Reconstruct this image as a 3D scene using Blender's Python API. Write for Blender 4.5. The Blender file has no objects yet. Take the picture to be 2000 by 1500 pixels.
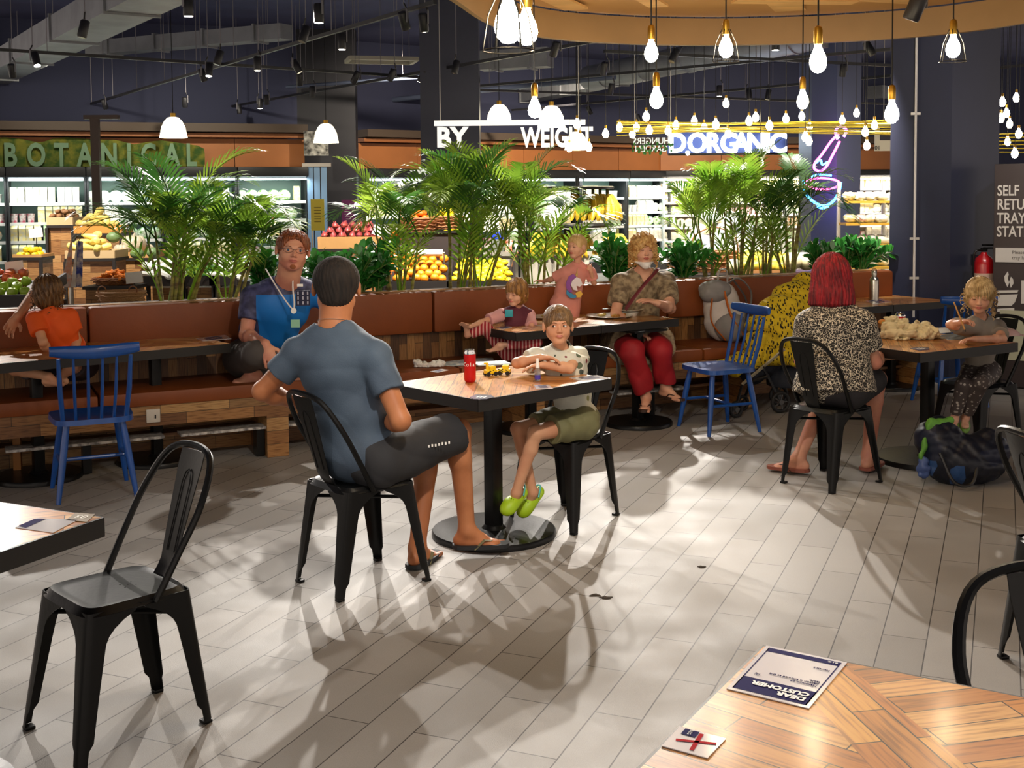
import bpy, bmesh, math, random
import numpy as np
from mathutils import Vector, Matrix
random.seed(7)
SC = bpy.context.scene
COL = SC.collection
# ---------------------------------------------------------------- camera
F, PIT, ROLL, CX, CY, H = 2290., .05768, -.00855, 1000., 516.5, 1.65
_cp, _sp, _cr, _sr = math.cos(PIT), math.sin(PIT), math.cos(ROLL), math.sin(ROLL)
FW = Vector((0, _cp, -_sp)); _u0 = Vector((0, _sp, _cp)); _r0 = Vector((1, 0, 0))
RT = _r0*_cr + _u0*_sr; UP = -_r0*_sr + _u0*_cr
cam = bpy.data.cameras.new('camera'); co = bpy.data.objects.new('camera', cam); COL.objects.link(co)
cam.sensor_width = 36; cam.lens = F/2000*36; cam.shift_y = -(750-CY)/2000; cam.clip_end = 200
m = Matrix((RT, UP, -FW)).transposed().to_4x4(); m.translation = Vector((0, 0, H)); co.matrix_world = m
SC.camera = co
def ray(x, y): return FW + RT*((x-CX)/F) - UP*((y-CY)/F)
def at(x, y, z=0.):            # the point at height z seen in direction (x, y)
    d = ray(x, y); return Vector((0, 0, H)) + d*((z-H)/d.z)
def aY(x, y, Y):               # the point at distance Y
    d = ray(x, y); return Vector((0, 0, H)) + d*(Y/d.y)
# ---------------------------------------------------------------- world, exposure
W = bpy.data.worlds.new('world'); SC.world = W; W.use_nodes = True
W.node_tree.nodes['Background'].inputs[0].default_value = (1., .86, .74, 1)
W.node_tree.nodes['Background'].inputs[1].default_value = .78
SC.view_settings.view_transform = 'Standard'; SC.view_settings.look = 'None'
SC.view_settings.exposure = 0.55; SC.view_settings.gamma = 1; SC.view_settings.use_curve_mapping = False
SC.cycles.max_bounces = 5; SC.cycles.diffuse_bounces = 2; SC.cycles.glossy_bounces = 3
SC.cycles.transmission_bounces = 4; SC.cycles.transparent_max_bounces = 6
SC.cycles.sample_clamp_indirect = 4; SC.cycles.sample_clamp_direct = 0
SC.cycles.use_denoising = True; SC.cycles.caustics_reflective = False; SC.cycles.caustics_refractive = False
def spot(loc, tgt, power, size=55, blend=.5, rad=.03, col=(1, .93, .85)):
    l = bpy.data.lights.new('spot_beam', 'SPOT'); l.energy = power; l.spot_size = math.radians(size); l.spot_blend = blend
    l.shadow_soft_size = rad; l.color = col
    o = bpy.data.objects.new('spot_beam', l); COL.objects.link(o); o.location = loc
    o.rotation_euler = (Vector(tgt)-Vector(loc)).to_track_quat('-Z', 'Y').to_euler(); return o
def area(loc, tgt, power, sx, sy, col=(1, 1, 1)):
    l = bpy.data.lights.new('lamp_panel', 'AREA'); l.energy = power; l.shape = 'RECTANGLE'; l.size = sx; l.size_y = sy; l.color = col
    o = bpy.data.objects.new('lamp_panel', l); COL.objects.link(o); o.location = loc
    o.rotation_euler = (Vector(tgt)-Vector(loc)).to_track_quat('-Z', 'Y').to_euler(); return o
# track spotlights that light the dining floor from the shop side (they throw the long shadows)
spot((1.45, 12.4, 3.22), (.3, 4.8, 0), 1120, 50)
spot((-.95, 9.3, 3.25), (.1, 5.2, 0), 260, 62)
spot((-1.95, 10.6, 3.25), (-1.3, 3.9, 0), 620, 55)
spot((3.6, 10.6, 3.25), (1.9, 5.4, 0), 560, 60)
spot((-5.3, 11.0, 3.3), (-2.6, 7.3, .5), 560, 50)
spot((.9, 11.6, 3.3), (.6, 8.1, .6), 210, 45)
spot((-1.2, 11.2, 3.3), (-1.3, 7.6, .8), 210, 40)
# added unseen fill spots under the canopy; brighten near tables and people's fronts
spot((1.7, 3.4, 2.7), (1.2, 2.2, .75), 150, 100, 1, .04)
spot((-1.9, 2.6, 2.7), (-1.6, 3.6, .6), 60, 90, 1, .04)
spot((0.2, 3.0, 2.75), (.2, 6.5, .6), 200, 80, 1, .06)
# ---------------------------------------------------------------- helpers
def lin(h):
    h = h.lstrip('#'); v = [int(h[i:i+2], 16)/255 for i in (0, 2, 4)]
    return tuple((c/12.92 if c <= .04045 else ((c+.055)/1.055)**2.4) for c in v)+(1,)
MC = {}
def nd(t, k, **p):
    n = t.nodes.new(k)
    for a, b in p.items(): setattr(n, a, b)
    return n
def mat(name, col, rough=.5, metal=0., emit=0., var=0., scale=8., col2=None, bump=0., bscale=60., alpha=None, spec=None, stretch=None, coat=0., trans=0.):
    if name in MC: return MC[name]
    m = bpy.data.materials.new(name); m.use_nodes = True; t = m.node_tree; b = t.nodes['Principled BSDF']; L = t.links.new
    c = lin(col) if isinstance(col, str) else col
    b.inputs['Base Color'].default_value = c; b.inputs['Roughness'].default_value = rough; b.inputs['Metallic'].default_value = metal
    if coat: b.inputs['Coat Weight'].default_value = coat; b.inputs['Coat Roughness'].default_value = .12
    if trans: b.inputs['Transmission Weight'].default_value = trans
    if spec is not None: b.inputs['Specular IOR Level'].default_value = spec
    if emit: b.inputs['Emission Color'].default_value = c; b.inputs['Emission Strength'].default_value = emit
    if alpha is not None: b.inputs['Alpha'].default_value = alpha
    if var or col2 or bump:
        tc = nd(t, 'ShaderNodeTexCoord'); mp = nd(t, 'ShaderNodeMapping'); L(tc.outputs['Object'], mp.inputs[0])
        if stretch: mp.inputs['Scale'].default_value = stretch
    if var or col2:
        n = nd(t, 'ShaderNodeTexNoise'); n.inputs['Scale'].default_value = scale; n.inputs['Detail'].default_value = 4; L(mp.outputs[0], n.inputs[0])
        r = nd(t, 'ShaderNodeValToRGB'); L(n.outputs[0], r.inputs[0])
        c2 = lin(col2) if col2 else tuple(x*(1-var) for x in c[:3])+(1,)
        r.color_ramp.elements[0].position = .38; r.color_ramp.elements[1].position = .62
        r.color_ramp.elements[0].color = c2; r.color_ramp.elements[1].color = c
        L(r.outputs[0], b.inputs['Base Color'])
        if emit: L(r.outputs[0], b.inputs['Emission Color'])
    if bump:
        n = nd(t, 'ShaderNodeTexNoise'); n.inputs['Scale'].default_value = bscale; n.inputs['Detail'].default_value = 3; L(mp.outputs[0], n.inputs[0])
        u = nd(t, 'ShaderNodeBump'); u.inputs['Strength'].default_value = bump; u.inputs['Distance'].default_value = .01
        L(n.outputs[0], u.inputs['Height']); L(u.outputs[0], b.inputs['Normal'])
    MC[name] = m; return m
def ramp(t, fac, stops, interp='LINEAR'):
    r = nd(t, 'ShaderNodeValToRGB'); t.links.new(fac, r.inputs[0]); r.color_ramp.interpolation = interp
    e = r.color_ramp.elements
    while len(e) < len(stops): e.new(.5)
    for i, (p, c) in enumerate(stops): e[i].position = p; e[i].color = lin(c) if isinstance(c, str) else c
    return r.outputs[0]
ORG = {}
class MB:
    def __init__(s): s.v = []; s.f = []; s.mi = []
    def add(s, vs, fs, T=None, mi=0):
        o = len(s.v)
        s.v += [tuple(T @ Vector(v)) for v in vs] if T is not None else [tuple(v) for v in vs]
        s.f += [tuple(i+o for i in f) for f in fs]; s.mi += [mi]*len(fs); return s
    def box(s, c, d, T=None, mi=0, r=0, ch=0.):
        x, y, z = [q/2 for q in d]
        if ch:                          # chamfered box
            e = min(ch, x*.99, y*.99, z*.99); bm = bmesh.new(); bmesh.ops.create_cube(bm, size=1)
            for v in bm.verts: v.co = Vector((v.co.x*2*x, v.co.y*2*y, v.co.z*2*z))
            bmesh.ops.bevel(bm, geom=bm.edges[:], offset=e, segments=2, affect='EDGES', profile=.6)
            vs = [v.co.copy() for v in bm.verts]; bm.verts.index_update(); fs = [[v.index for v in f.verts] for f in bm.faces]; bm.free()
        else:
            vs = [Vector((a*x, b*y, q*z)) for a in (-1, 1) for b in (-1, 1) for q in (-1, 1)]
            fs = [(0, 1, 3, 2), (4, 6, 7, 5), (0, 4, 5, 1), (2, 3, 7, 6), (0, 2, 6, 4), (1, 5, 7, 3)]
        R = Matrix.Rotation(r, 3, 'Z') if r else None
        vs = [(R @ v if R else v)+Vector(c) for v in vs]
        return s.add(vs, fs, T, mi)
    def tube(s, pts, r, n=8, T=None, mi=0, cap=True, closed=False, flat=1.):
        pts = [Vector(p) for p in pts]; rs = r if isinstance(r, (list, tuple)) else [r]*len(pts)
        vs = []; prev = None; N = len(pts)
        for i, p in enumerate(pts):
            if closed: d = pts[(i+1) % N]-pts[i-1]
            else: d = pts[min(i+1, N-1)]-pts[max(i-1, 0)]
            d = d.normalized() if d.length > 1e-9 else Vector((0, 0, 1))
            if prev is None:
                a = Vector((0, 0, 1)) if abs(d.z) < .9 else Vector((1, 0, 0)); x = d.cross(a).normalized()
            else:
                x = prev-d*prev.dot(d); x = x.normalized() if x.length > 1e-6 else d.orthogonal().normalized()
            prev = x; y = d.cross(x)
            for k in range(n):
                q = 2*math.pi*k/n; vs.append(p+(x*math.cos(q)+y*math.sin(q)*flat)*rs[i])
        fs = []
        for i in range(N if closed else N-1):
            j = (i+1) % N
            for k in range(n): fs.append((i*n+k, i*n+(k+1) % n, j*n+(k+1) % n, j*n+k))
        if cap and not closed: fs += [tuple(range(n))[::-1], tuple(range((N-1)*n, N*n))]
        return s.add(vs, fs, T, mi)
    def cyl(s, a, b, r0, r1=None, n=16, T=None, mi=0): return s.tube([a, b], [r0, r0 if r1 is None else r1], n, T, mi)
    def lathe(s, prof, n=20, c=(0, 0, 0), T=None, mi=0, sx=1., sy=1.):
        vs = []; fs = []
        for r, z in prof:
            for k in range(n):
                q = 2*math.pi*k/n; vs.append((c[0]+r*math.cos(q)*sx, c[1]+r*math.sin(q)*sy, c[2]+z))
        for i in range(len(prof)-1):
            for k in range(n): fs.append((i*n+k, i*n+(k+1) % n, (i+1)*n+(k+1) % n, (i+1)*n+k))
        if prof[0][0] > 1e-4: fs.append(tuple(range(n))[::-1])
        if prof[-1][0] > 1e-4: fs.append(tuple(range((len(prof)-1)*n, len(prof)*n)))
        return s.add(vs, fs, T, mi)
    def prism(s, poly, z0, z1, T=None, mi=0):
        n = len(poly); vs = [(p[0], p[1], z0) for p in poly]+[(p[0], p[1], z1) for p in poly]
        fs = [tuple(range(n))[::-1], tuple(range(n, 2*n))]+[(i, (i+1) % n, n+(i+1) % n, n+i) for i in range(n)]
        return s.add(vs, fs, T, mi)
    def sphere(s, c, r, T=None, mi=0, n=12, m=8):
        rr = r if isinstance(r, (tuple, list)) else (r, r, r); vs = [(c[0], c[1], c[2]-rr[2])]; fs = []
        for i in range(1, m):
            t = math.pi*i/m
            for k in range(n):
                q = 2*math.pi*k/n; vs.append((c[0]+rr[0]*math.sin(t)*math.cos(q), c[1]+rr[1]*math.sin(t)*math.sin(q), c[2]-rr[2]*math.cos(t)))
        vs.append((c[0], c[1], c[2]+rr[2])); e = len(vs)-1
        for k in range(n):
            fs.append((0, 1+(k+1) % n, 1+k)); fs.append((e, 1+(m-2)*n+k, 1+(m-2)*n+(k+1) % n))
            for i in range(m-2): fs.append((1+i*n+k, 1+i*n+(k+1) % n, 1+(i+1)*n+(k+1) % n, 1+(i+1)*n+k))
        return s.add(vs, fs, T, mi)
    def sheet(s, fn, nu, nv, T=None, mi=0, th=0.):
        vs = [Vector(fn(i/nu, j/nv)) for i in range(nu+1) for j in range(nv+1)]; w = nv+1
        fs = [(i*w+j, (i+1)*w+j, (i+1)*w+j+1, i*w+j+1) for i in range(nu) for j in range(nv)]
        if th:
            N = len(vs); nm = [Vector((0, 0, 0)) for _ in vs]
            for f in fs:
                k = (vs[f[1]]-vs[f[0]]).cross(vs[f[3]]-vs[f[0]])
                for i in f: nm[i] += k
            vs += [v-(nn.normalized() if nn.length > 0 else Vector((0, 0, 1)))*th for v, nn in zip(vs, nm)]
            g = [tuple(i+N for i in f[::-1]) for f in fs]
            rim = [i*w for i in range(nu)]+[nu*w+j for j in range(nv)]+[i*w+nv for i in range(nu, 0, -1)]+[j for j in range(nv, 0, -1)]
            side = [(rim[i], rim[(i+1) % len(rim)], rim[(i+1) % len(rim)]+N, rim[i]+N) for i in range(len(rim))]
            fs = fs+g+[q[::-1] for q in side]
        return s.add(vs, fs, T, mi)
    def build(s, name, ms, parent=None, smooth=40, loc=None):
        me = bpy.data.meshes.new(name); vs = s.v
        if parent is not None and parent.name in ORG:
            o = ORG[parent.name]; vs = [(x-o[0], y-o[1], z-o[2]) for x, y, z in vs]
        me.from_pydata(vs, [], s.f); ms = ms if isinstance(ms, (list, tuple)) else [ms]
        for q in ms: me.materials.append(q)
        if len(ms) > 1: me.polygons.foreach_set('material_index', s.mi)
        bm = bmesh.new(); bm.from_mesh(me); bmesh.ops.recalc_face_normals(bm, faces=bm.faces); bm.to_mesh(me); bm.free()
        if smooth: me.polygons.foreach_set('use_smooth', [True]*len(me.polygons)); me.set_sharp_from_angle(angle=math.radians(smooth))
        ob = bpy.data.objects.new(name, me); COL.objects.link(ob)
        if parent is not None: ob.parent = parent; 
        if parent is not None and parent.name in ORG: ORG[ob.name] = ORG[parent.name]
        if loc is not None: ob.location = loc
        return ob
def tag(o, label, cat, group=None, kind=None):
    if label: o['label'] = label
    if cat: o['category'] = cat
    if group: o['group'] = group
    if kind: o['kind'] = kind
    return o
def thing(name, label, cat, loc=(0, 0, 0), rz=0., group=None, world=False):
    o = bpy.data.objects.new(name, None); COL.objects.link(o); o.location = loc; o.rotation_euler = (0, 0, rz)
    o.empty_display_size = .05
    if world: ORG[o.name] = tuple(loc)
    return tag(o, label, cat, group)
def struct(o, label=None): o['kind'] = 'structure'; return o
def dup(o, loc=None, rz=None, label=None, group=None, parent=None, scale=None):
    c = o.copy(); COL.objects.link(c)
    if parent is not None: c.parent = parent
    if loc is not None: c.location = loc
    if rz is not None: c.rotation_euler = rz if isinstance(rz, (tuple, list)) else (0, 0, rz)
    if scale is not None: c.scale = (scale,)*3 if not isinstance(scale, (tuple, list)) else scale
    if label: c['label'] = label
    if group: c['group'] = group
    for ch in list(o.children): dup(ch, parent=c)
    return c
def TR(loc, rz=0., rx=0., ry=0.): return Matrix.Translation(loc) @ Matrix.Rotation(rz, 4, 'Z') @ Matrix.Rotation(ry, 4, 'Y') @ Matrix.Rotation(rx, 4, 'X')
def FR(o, x, y, z=None):          # frame from origin and two axes
    x = Vector(x).normalized(); y = Vector(y); y = (y-x*y.dot(x)).normalized(); z = x.cross(y)
    m = Matrix((x, y, z)).transposed().to_4x4(); m.translation = Vector(o); return m
def text(s, name, mt, T, size, parent=None, ext=.002, align='CENTER', bold=0., sx=1., spacing=1.):
    c = bpy.data.curves.new(name, 'FONT'); c.body = s; c.size = size; c.extrude = ext; c.align_x = align; c.align_y = 'CENTER'
    c.offset = bold; c.space_character = spacing; c.resolution_u = 3
    t = bpy.data.objects.new('tmp', c); COL.objects.link(t)
    dg = bpy.context.evaluated_depsgraph_get(); dg.update(); me = bpy.data.meshes.new_from_object(t.evaluated_get(dg))
    bpy.data.objects.remove(t); bpy.data.curves.remove(c)
    me.transform(T @ Matrix.Diagonal((sx, 1, 1, 1)))
    if parent is not None and parent.name in ORG: me.transform(Matrix.Translation(-Vector(ORG[parent.name])))
    me.name = name; me.materials.clear(); me.materials.append(mt)
    o = bpy.data.objects.new(name, me); COL.objects.link(o)
    if parent is not None: o.parent = parent
    return o
PI = math.pi
def lerp(a, b, t): return a+(b-a)*t
def bez(pts, n=12):               # Catmull-Rom through the points
    P = [Vector(p) for p in pts]; P = [P[0]*2-P[1]]+P+[P[-1]*2-P[-2]]; out = []
    for i in range(1, len(P)-2):
        for k in range(n):
            t = k/n; a, b, c, d = P[i-1], P[i], P[i+1], P[i+2]
            out.append(.5*((2*b)+(c-a)*t+(2*a-5*b+4*c-d)*t*t+(3*b-a-3*c+d)*t**3))
    out.append(P[-2]); return out
# shared materials
BLK = mat('black_powder_metal', '#151515', .34, .35, bump=.05, spec=.35)
BLKE = mat('black_table_edge', '#1a1715', .45)
WHT = mat('white_paper', '#f2efe8', .6)
PUR = mat('dark_purple_print', '#1c1650', .8, spec=.1)
REDP = mat('red_print', '#b80f1c', .8, spec=.1)
BLUE = mat('blue_painted_wood', '#144e9f', .32, coat=.3, var=.12, scale=20)
STEEL = mat('brushed_steel', '#b9b4aa', .28, 1.)
CHR = mat('chrome', '#d8d8d8', .12, 1.)
# ---------------------------------------------------------------- setting
def floor_mat():
    m = bpy.data.materials.new('grey_wood_look_tile'); m.use_nodes = True; t = m.node_tree; b = t.nodes['Principled BSDF']; L = t.links.new
    tc = nd(t, 'ShaderNodeTexCoord'); mp = nd(t, 'ShaderNodeMapping'); L(tc.outputs['Object'], mp.inputs[0])
    a = .3976; mp.inputs['Rotation'].default_value = (0, 0, -(PI/2-a))
    # after rotation x runs along the planks
    mp.inputs['Location'].default_value = (-4.165+6.85, 1.345-.1577*10+.1577*10, 0)
    mp.inputs['Location'].default_value = (-4.165+.343, -1.345, 0)
    br = nd(t, 'ShaderNodeTexBrick'); L(mp.outputs[0], br.inputs[0]); br.offset = .5; br.offset_frequency = 2
    br.inputs['Scale'].default_value = 1; br.inputs['Brick Width'].default_value = .685; br.inputs['Row Height'].default_value = .1577
    br.inputs['Mortar Size'].default_value = .0022; br.inputs['Mortar Smooth'].default_value = .1
    br.inputs['Color1'].default_value = lin('#97928c'); br.inputs['Color2'].default_value = lin('#a7a29c'); br.inputs['Mortar'].default_value = lin('#3c3632')
    n = nd(t, 'ShaderNodeTexNoise'); n.inputs['Scale'].default_value = 3; n.inputs['Detail'].default_value = 6; L(tc.outputs['Object'], n.inputs[0])
    n2 = nd(t, 'ShaderNodeTexNoise'); n2.inputs['Scale'].default_value = 350; n2.inputs['Detail'].default_value = 2; L(tc.outputs['Object'], n2.inputs[0])
    mx = nd(t, 'ShaderNodeMix', data_type='RGBA', blend_type='MULTIPLY'); mx.inputs[0].default_value = .55
    L(br.outputs[0], mx.inputs[6]); L(ramp(t, n.outputs[0], [(.3, (.72, .71, .7, 1)), (.7, (1, 1, 1, 1))]), mx.inputs[7])
    mx2 = nd(t, 'ShaderNodeMix', data_type='RGBA', blend_type='MULTIPLY'); mx2.inputs[0].default_value = .35
    L(mx.outputs[2], mx2.inputs[6]); L(ramp(t, n2.outputs[0], [(.35, (.6, .6, .6, 1)), (.65, (1, 1, 1, 1))]), mx2.inputs[7])
    L(mx2.outputs[2], b.inputs['Base Color']); L(ramp(t, n.outputs[0], [(.3, (.50,)*3+(1,)), (.7, (.66,)*3+(1,))]), b.inputs['Roughness'])
    bu = nd(t, 'ShaderNodeBump'); bu.inputs['Strength'].default_value = .35; bu.inputs['Distance'].default_value = .002; L(n2.outputs[0], bu.inputs['Height'])
    bu2 = nd(t, 'ShaderNodeBump'); bu2.inputs['Strength'].default_value = .6; bu2.inputs['Distance'].default_value = .002; bu2.invert = True
    L(br.outputs['Fac'], bu2.inputs['Height']); L(bu.outputs[0], bu2.inputs['Normal']); L(bu2.outputs[0], b.inputs['Normal'])
    return m
struct(MB().box((2, 16, -.05), (34, 44, .1)).build('floor', floor_mat(), smooth=0))
DARK = mat('dark_ceiling_paint', '#51557a', .85, var=.15, scale=1.5)
struct(MB().box((2, 18, 4.75), (40, 46, .1)).build('ceiling', DARK, smooth=0))
NAVY = mat('navy_wall_paint', '#2b2e42', .5, var=.08, scale=3)
# planks in random browns
def plank_mat(name, w, h, cols, rot=0., vert=False, rough=.45, coat=0., grain=18):
    m = bpy.data.materials.new(name); m.use_nodes = True; t = m.node_tree; b = t.nodes['Principled BSDF']; L = t.links.new
    tc = nd(t, 'ShaderNodeTexCoord'); mp = nd(t, 'ShaderNodeMapping'); L(tc.outputs['UV'], mp.inputs[0])
    mp.inputs['Rotation'].default_value = (0, 0, PI/2 if vert else rot)
    br = nd(t, 'ShaderNodeTexBrick'); L(mp.outputs[0], br.inputs[0]); br.offset = .37; br.inputs['Scale'].default_value = 1
    br.inputs['Brick Width'].default_value = w; br.inputs['Row Height'].default_value = h; br.inputs['Mortar Size'].default_value = .0015
    br.inputs['Color1'].default_value = (0, 0, 0, 1); br.inputs['Color2'].default_value = (1, 1, 1, 1); br.inputs['Mortar'].default_value = (0, 0, 0, 1)
    cr = ramp(t, br.outputs[0], [(i/(len(cols)-1), c) for i, c in enumerate(cols)])
    g = nd(t, 'ShaderNodeTexNoise'); g.inputs['Scale'].default_value = grain; g.inputs['Detail'].default_value = 5
    mg = nd(t, 'ShaderNodeMapping'); L(mp.outputs[0], mg.inputs[0]); mg.inputs['Scale'].default_value = (.6, 9, 1); L(mg.outputs[0], g.inputs[0])
    mx = nd(t, 'ShaderNodeMix', data_type='RGBA', blend_type='MULTIPLY'); mx.inputs[0].default_value = .8
    L(cr, mx.inputs[6]); L(ramp(t, g.outputs[0], [(.34, (.36, .25, .16, 1)), (.5, (.92, .86, .8, 1)), (.6, (1, 1, 1, 1))]), mx.inputs[7])
    mo = nd(t, 'ShaderNodeMix', data_type='RGBA'); L(br.outputs['Fac'], mo.inputs[0]); L(mx.outputs[2], mo.inputs[6]); mo.inputs[7].default_value = (.01, .006, .003, 1)
    L(mo.outputs[2], b.inputs['Base Color']); b.inputs['Roughness'].default_value = rough
    if coat: b.inputs['Coat Weight'].default_value = coat; b.inputs['Coat Roughness'].default_value = .15
    return m
def box_uv(o):                    # metre-scaled box projection in the object's own frame
    me = o.data; uv = me.uv_layers.new(name='uv').data
    for p in me.polygons:
        n = p.normal
        for li in p.loop_indices:
            v = me.vertices[me.loops[li].vertex_index].co
            if abs(n.z) > .7: uv[li].uv = (v.x, v.y)
            elif abs(n.y) > abs(n.x): uv[li].uv = (v.x, v.z)
            else: uv[li].uv = (v.y, v.z)
    return o
WOODS = ['#6b4628', '#9a6d3f', '#b88a55', '#7d5531', '#c49a63', '#5a3a22']
PLK = plank_mat('reclaimed_wood_planks', .42, .085, WOODS)
PLKV = plank_mat('reclaimed_wood_upright', .6, .062, ['#5b3d24', '#8c6238', '#a57a48', '#6d4a2b', '#4a3220'], vert=True)
LEA = mat('brown_leather', '#85451f', .5, spec=.35, bump=.08, bscale=40, var=.12, scale=3)
# bench frame
BA = Vector((-1.633, 7.346, 0)); BANG = math.atan2(.434, .901); BT = TR(BA, BANG)
def bp(s, n, z): return BT @ Vector((s, n, z))
def bench():
    b = thing('banquette', 'long brown leather banquette with reclaimed wood base before the planter', 'bench', BA, BANG)
    s0, s1 = -2.0, 5.78
    box_uv(MB().box(((s0+s1)/2, .30, .335), (s1-s0, .56, .13)).box(((s0+s1)/2, .52, .14), (s1-s0, .10, .28)).build('wood_apron', PLK, b, 0))
    box_uv(MB().box(((s0+s1)/2, .60, .60), (s1-s0, .07, .60)).build('wood_back_panel', PLKV, b, 0))
    box_uv(MB().box(((s0+s1)/2, .68, .49), (s1-s0, .09, .97)).build('rear_board', PLK, b, 0))
    for k in range(5): box_uv(MB().box((s0+.3+k*1.85, .27, .135), (.14, .5, .27)).build('support', PLK, b, 0))
    st = MB().box(((s0+s1)/2, .3, .17), (s1-s0, .16, .02)); st.build('foot_rail', mat('step_wood', '#7c5532', .5), b)
    n = 6; e = [-2.0, -.93, .36, 1.42, 2.45, 3.42, 4.7, 5.78]
    for i in range(len(e)-1):
        a, c = e[i], e[i+1]
        MB().box(((a+c)/2, .30, .44), (c-a-.008, .60, .09), ch=.022).build('seat_cushion', LEA, b)
        MB().box(((a+c)/2, .545, .825), (c-a-.008, .11, .30), ch=.028).build('back_cushion', LEA, b)
    return b
bench()
# planter behind the bench
pt = thing('planter_trough', 'long dark planter trough behind the brown banquette', 'planter', BA, BANG)
MB().box((1.9, .93, .47), (7.7, .38, .94)).build('trough', mat('planter_black', '#191a20', .5), pt, 0)
MB().box((1.9, .93, .925), (7.6, .30, .05)).build('soil', mat('dark_soil', '#1d140d', .95, bump=.5), pt, 0)
# step plates under the bench
for s, L_ in ((-1.0, .9), (.05, 1.0), (3.0, .6)):
    o = MB().box((0, 0, 0), (L_, .14, .016)).build('tread_plate', mat('white_patterned_tile', '#c9c4bd', .4, col2='#6e6a6a', scale=30, stretch=(1, 3, 1)))
    o.location = bp(s, .12, .19); o.rotation_euler = (0, 0, BANG)
    tag(o, {-1.0: 'white patterned plate below the banquette behind the blue chair', .05: 'white patterned plate below the banquette right of the socket', 3.0: 'white patterned plate below the banquette behind the red trousers'}[s], 'plate')
    MB().box((0, 0, -.095), (.05, .1, .174)).build('bracket', BLK, o, 0)
o = thing('wall_socket', 'white power socket with key slot on the banquette base', 'socket', bp(-.62, .012, .335), BANG)
MB().box((0, 0, 0), (.082, .014, .082), ch=.004).build('cover_plate', mat('socket_white', '#cfc7bb', .4), o)
MB().box((.012, -.008, -.005), (.008, .004, .022)).build('key_slot', BLK, o)
# columns (structure)
def column(poly, z1, name, m=NAVY): return struct(MB().prism(poly, 0, z1).build(name, m, smooth=0))
# big right-hand column, its corner towards us
c0 = aY(1738, 380, 10.6); c1 = aY(1857, 380, 10.15); c2 = aY(1950, 380, 10.55)
column([(c0.x, c0.y), (c1.x, c1.y), (c2.x, c2.y), (c2.x-.2, c2.y+.9), (c0.x+.42, c0.y+.9)], 4.7, 'wall_right')
# store-side columns
a = aY(822, 300, 15.); b_ = aY(936, 300, 15.)
column([(a.x, 15), (b_.x, 15.1), (b_.x, 15.8), (a.x, 15.7)], 4.7, 'wall_pillar')
a = aY(1585, 300, 15.6); b_ = aY(1634, 300, 15.2); c_ = aY(1681, 300, 15.6)
column([(a.x, 15.6), (b_.x, 15.2), (c_.x, 15.6), (c_.x, 16.3), (a.x, 16.3)], 4.7, 'wall_neon', mat('blue_grey_column', '#3c4566', .5))
# conduit pipe on the right column
q = aY(1787, 380, 10.38)
pp = thing('conduit_pipe', 'thin white conduit pipe running up the navy column', 'pipe', (q.x, q.y, 0))
MB().cyl((0, 0, .55), (0, 0, 3.3), .011, n=8).build('pipe', mat('pipe_white', '#c9c2bb', .4), pp)
for z in (.9, 1.25, 2.35):
    MB().box((0, 0, z), (.085, .012, .022)).build('pipe_clip', STEEL, pp)
# wood ring canopy above the dining area
def canopy():
    px = [(700, -140), (790, -60), (890, 0), (945, 38), (1000, 60), (1100, 77), (1250, 86), (1400, 88), (1550, 85), (1700, 78), (1850, 66), (2000, 45), (2150, 10), (2300, -60)]
    zb = 2.62; ring = [at(x, y, zb) for x, y in px]; c = sum(ring, Vector())/len(ring)
    t = thing('ceiling_canopy', 'round wooden canopy with slatted underside above the diners', 'canopy', (c.x, 4.5, zb), world=True)
    r2 = bez([(p.x, p.y, zb) for p in ring], 4)
    r2 = [Vector((r2[0].x-.6, 2.6, zb))]+r2+[Vector((r2[-1].x+.5, 2.6, zb))]
    mb = MB(); k = len(r2)
    cc = Vector((1.4, 2.5, zb)); out = [p+(p-cc).normalized()*.05 for p in r2]
    vs = [(p.x, p.y, zb) for p in r2]+[(p.x, p.y, zb+.17) for p in r2]+[(p.x, p.y, zb) for p in out]+[(p.x, p.y, zb+.17) for p in out]
    fs = []
    for i in range(k-1): fs += [(i, i+1, k+i+1, k+i), (2*k+i, 3*k+i, 3*k+i+1, 2*k+i+1), (i, 2*k+i, 2*k+i+1, i+1), (k+i, k+i+1, 3*k+i+1, 3*k+i)]
    mb.add(vs, fs); mb.build('rim_band', mat('canopy_rim', '#9a7a52', .5, var=.1, scale=3), t, 60)
    # slats under the deck, one mesh, clipped to the ring
    P2 = [(p.x, p.y) for p in r2]
    deck = MB(); deck.prism(P2, zb+.18, zb+.22); deck.build('deck', mat('canopy_deck', '#b98d58', .6), t, 0)
    def inside(x, y):
        c_ = False; j = len(P2)-1
        for i in range(len(P2)):
            if (P2[i][1] > y) != (P2[j][1] > y) and x < (P2[j][0]-P2[i][0])*(y-P2[i][1])/(P2[j][1]-P2[i][1])+P2[i][0]: c_ = not c_
            j = i
        return c_
    sl = MB(); random.seed(3)
    for i in range(130):
        ang = random.choice((.35, -.5, .12, 1.2)); x = random.uniform(-1.6, 4.3); y = random.uniform(2.8, 7.2); ln = random.uniform(.5, 1.3)
        dx, dy = math.cos(ang)*ln/2, math.sin(ang)*ln/2
        if all(inside(x+s*dx, y+s*dy) for s in (-1, 1)): sl.box((x, y, zb+.168-.012*(i % 4)), (ln, random.uniform(.1, .2), .014), r=ang)
    sl.build('slat_boards', mat('pale_pine', '#d8ab6f', .5, var=.2, scale=4, stretch=(1, 8, 1)), t, 0)
    for x in (-.8, 1.5, 3.6): MB().cyl((x, 3.5 if x != 1.5 else 6, zb+.2), (x, 3.5 if x != 1.5 else 6, 4.72), .012, n=6).build('hanger_rod', BLK, t)
    return t
canopy()
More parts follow.
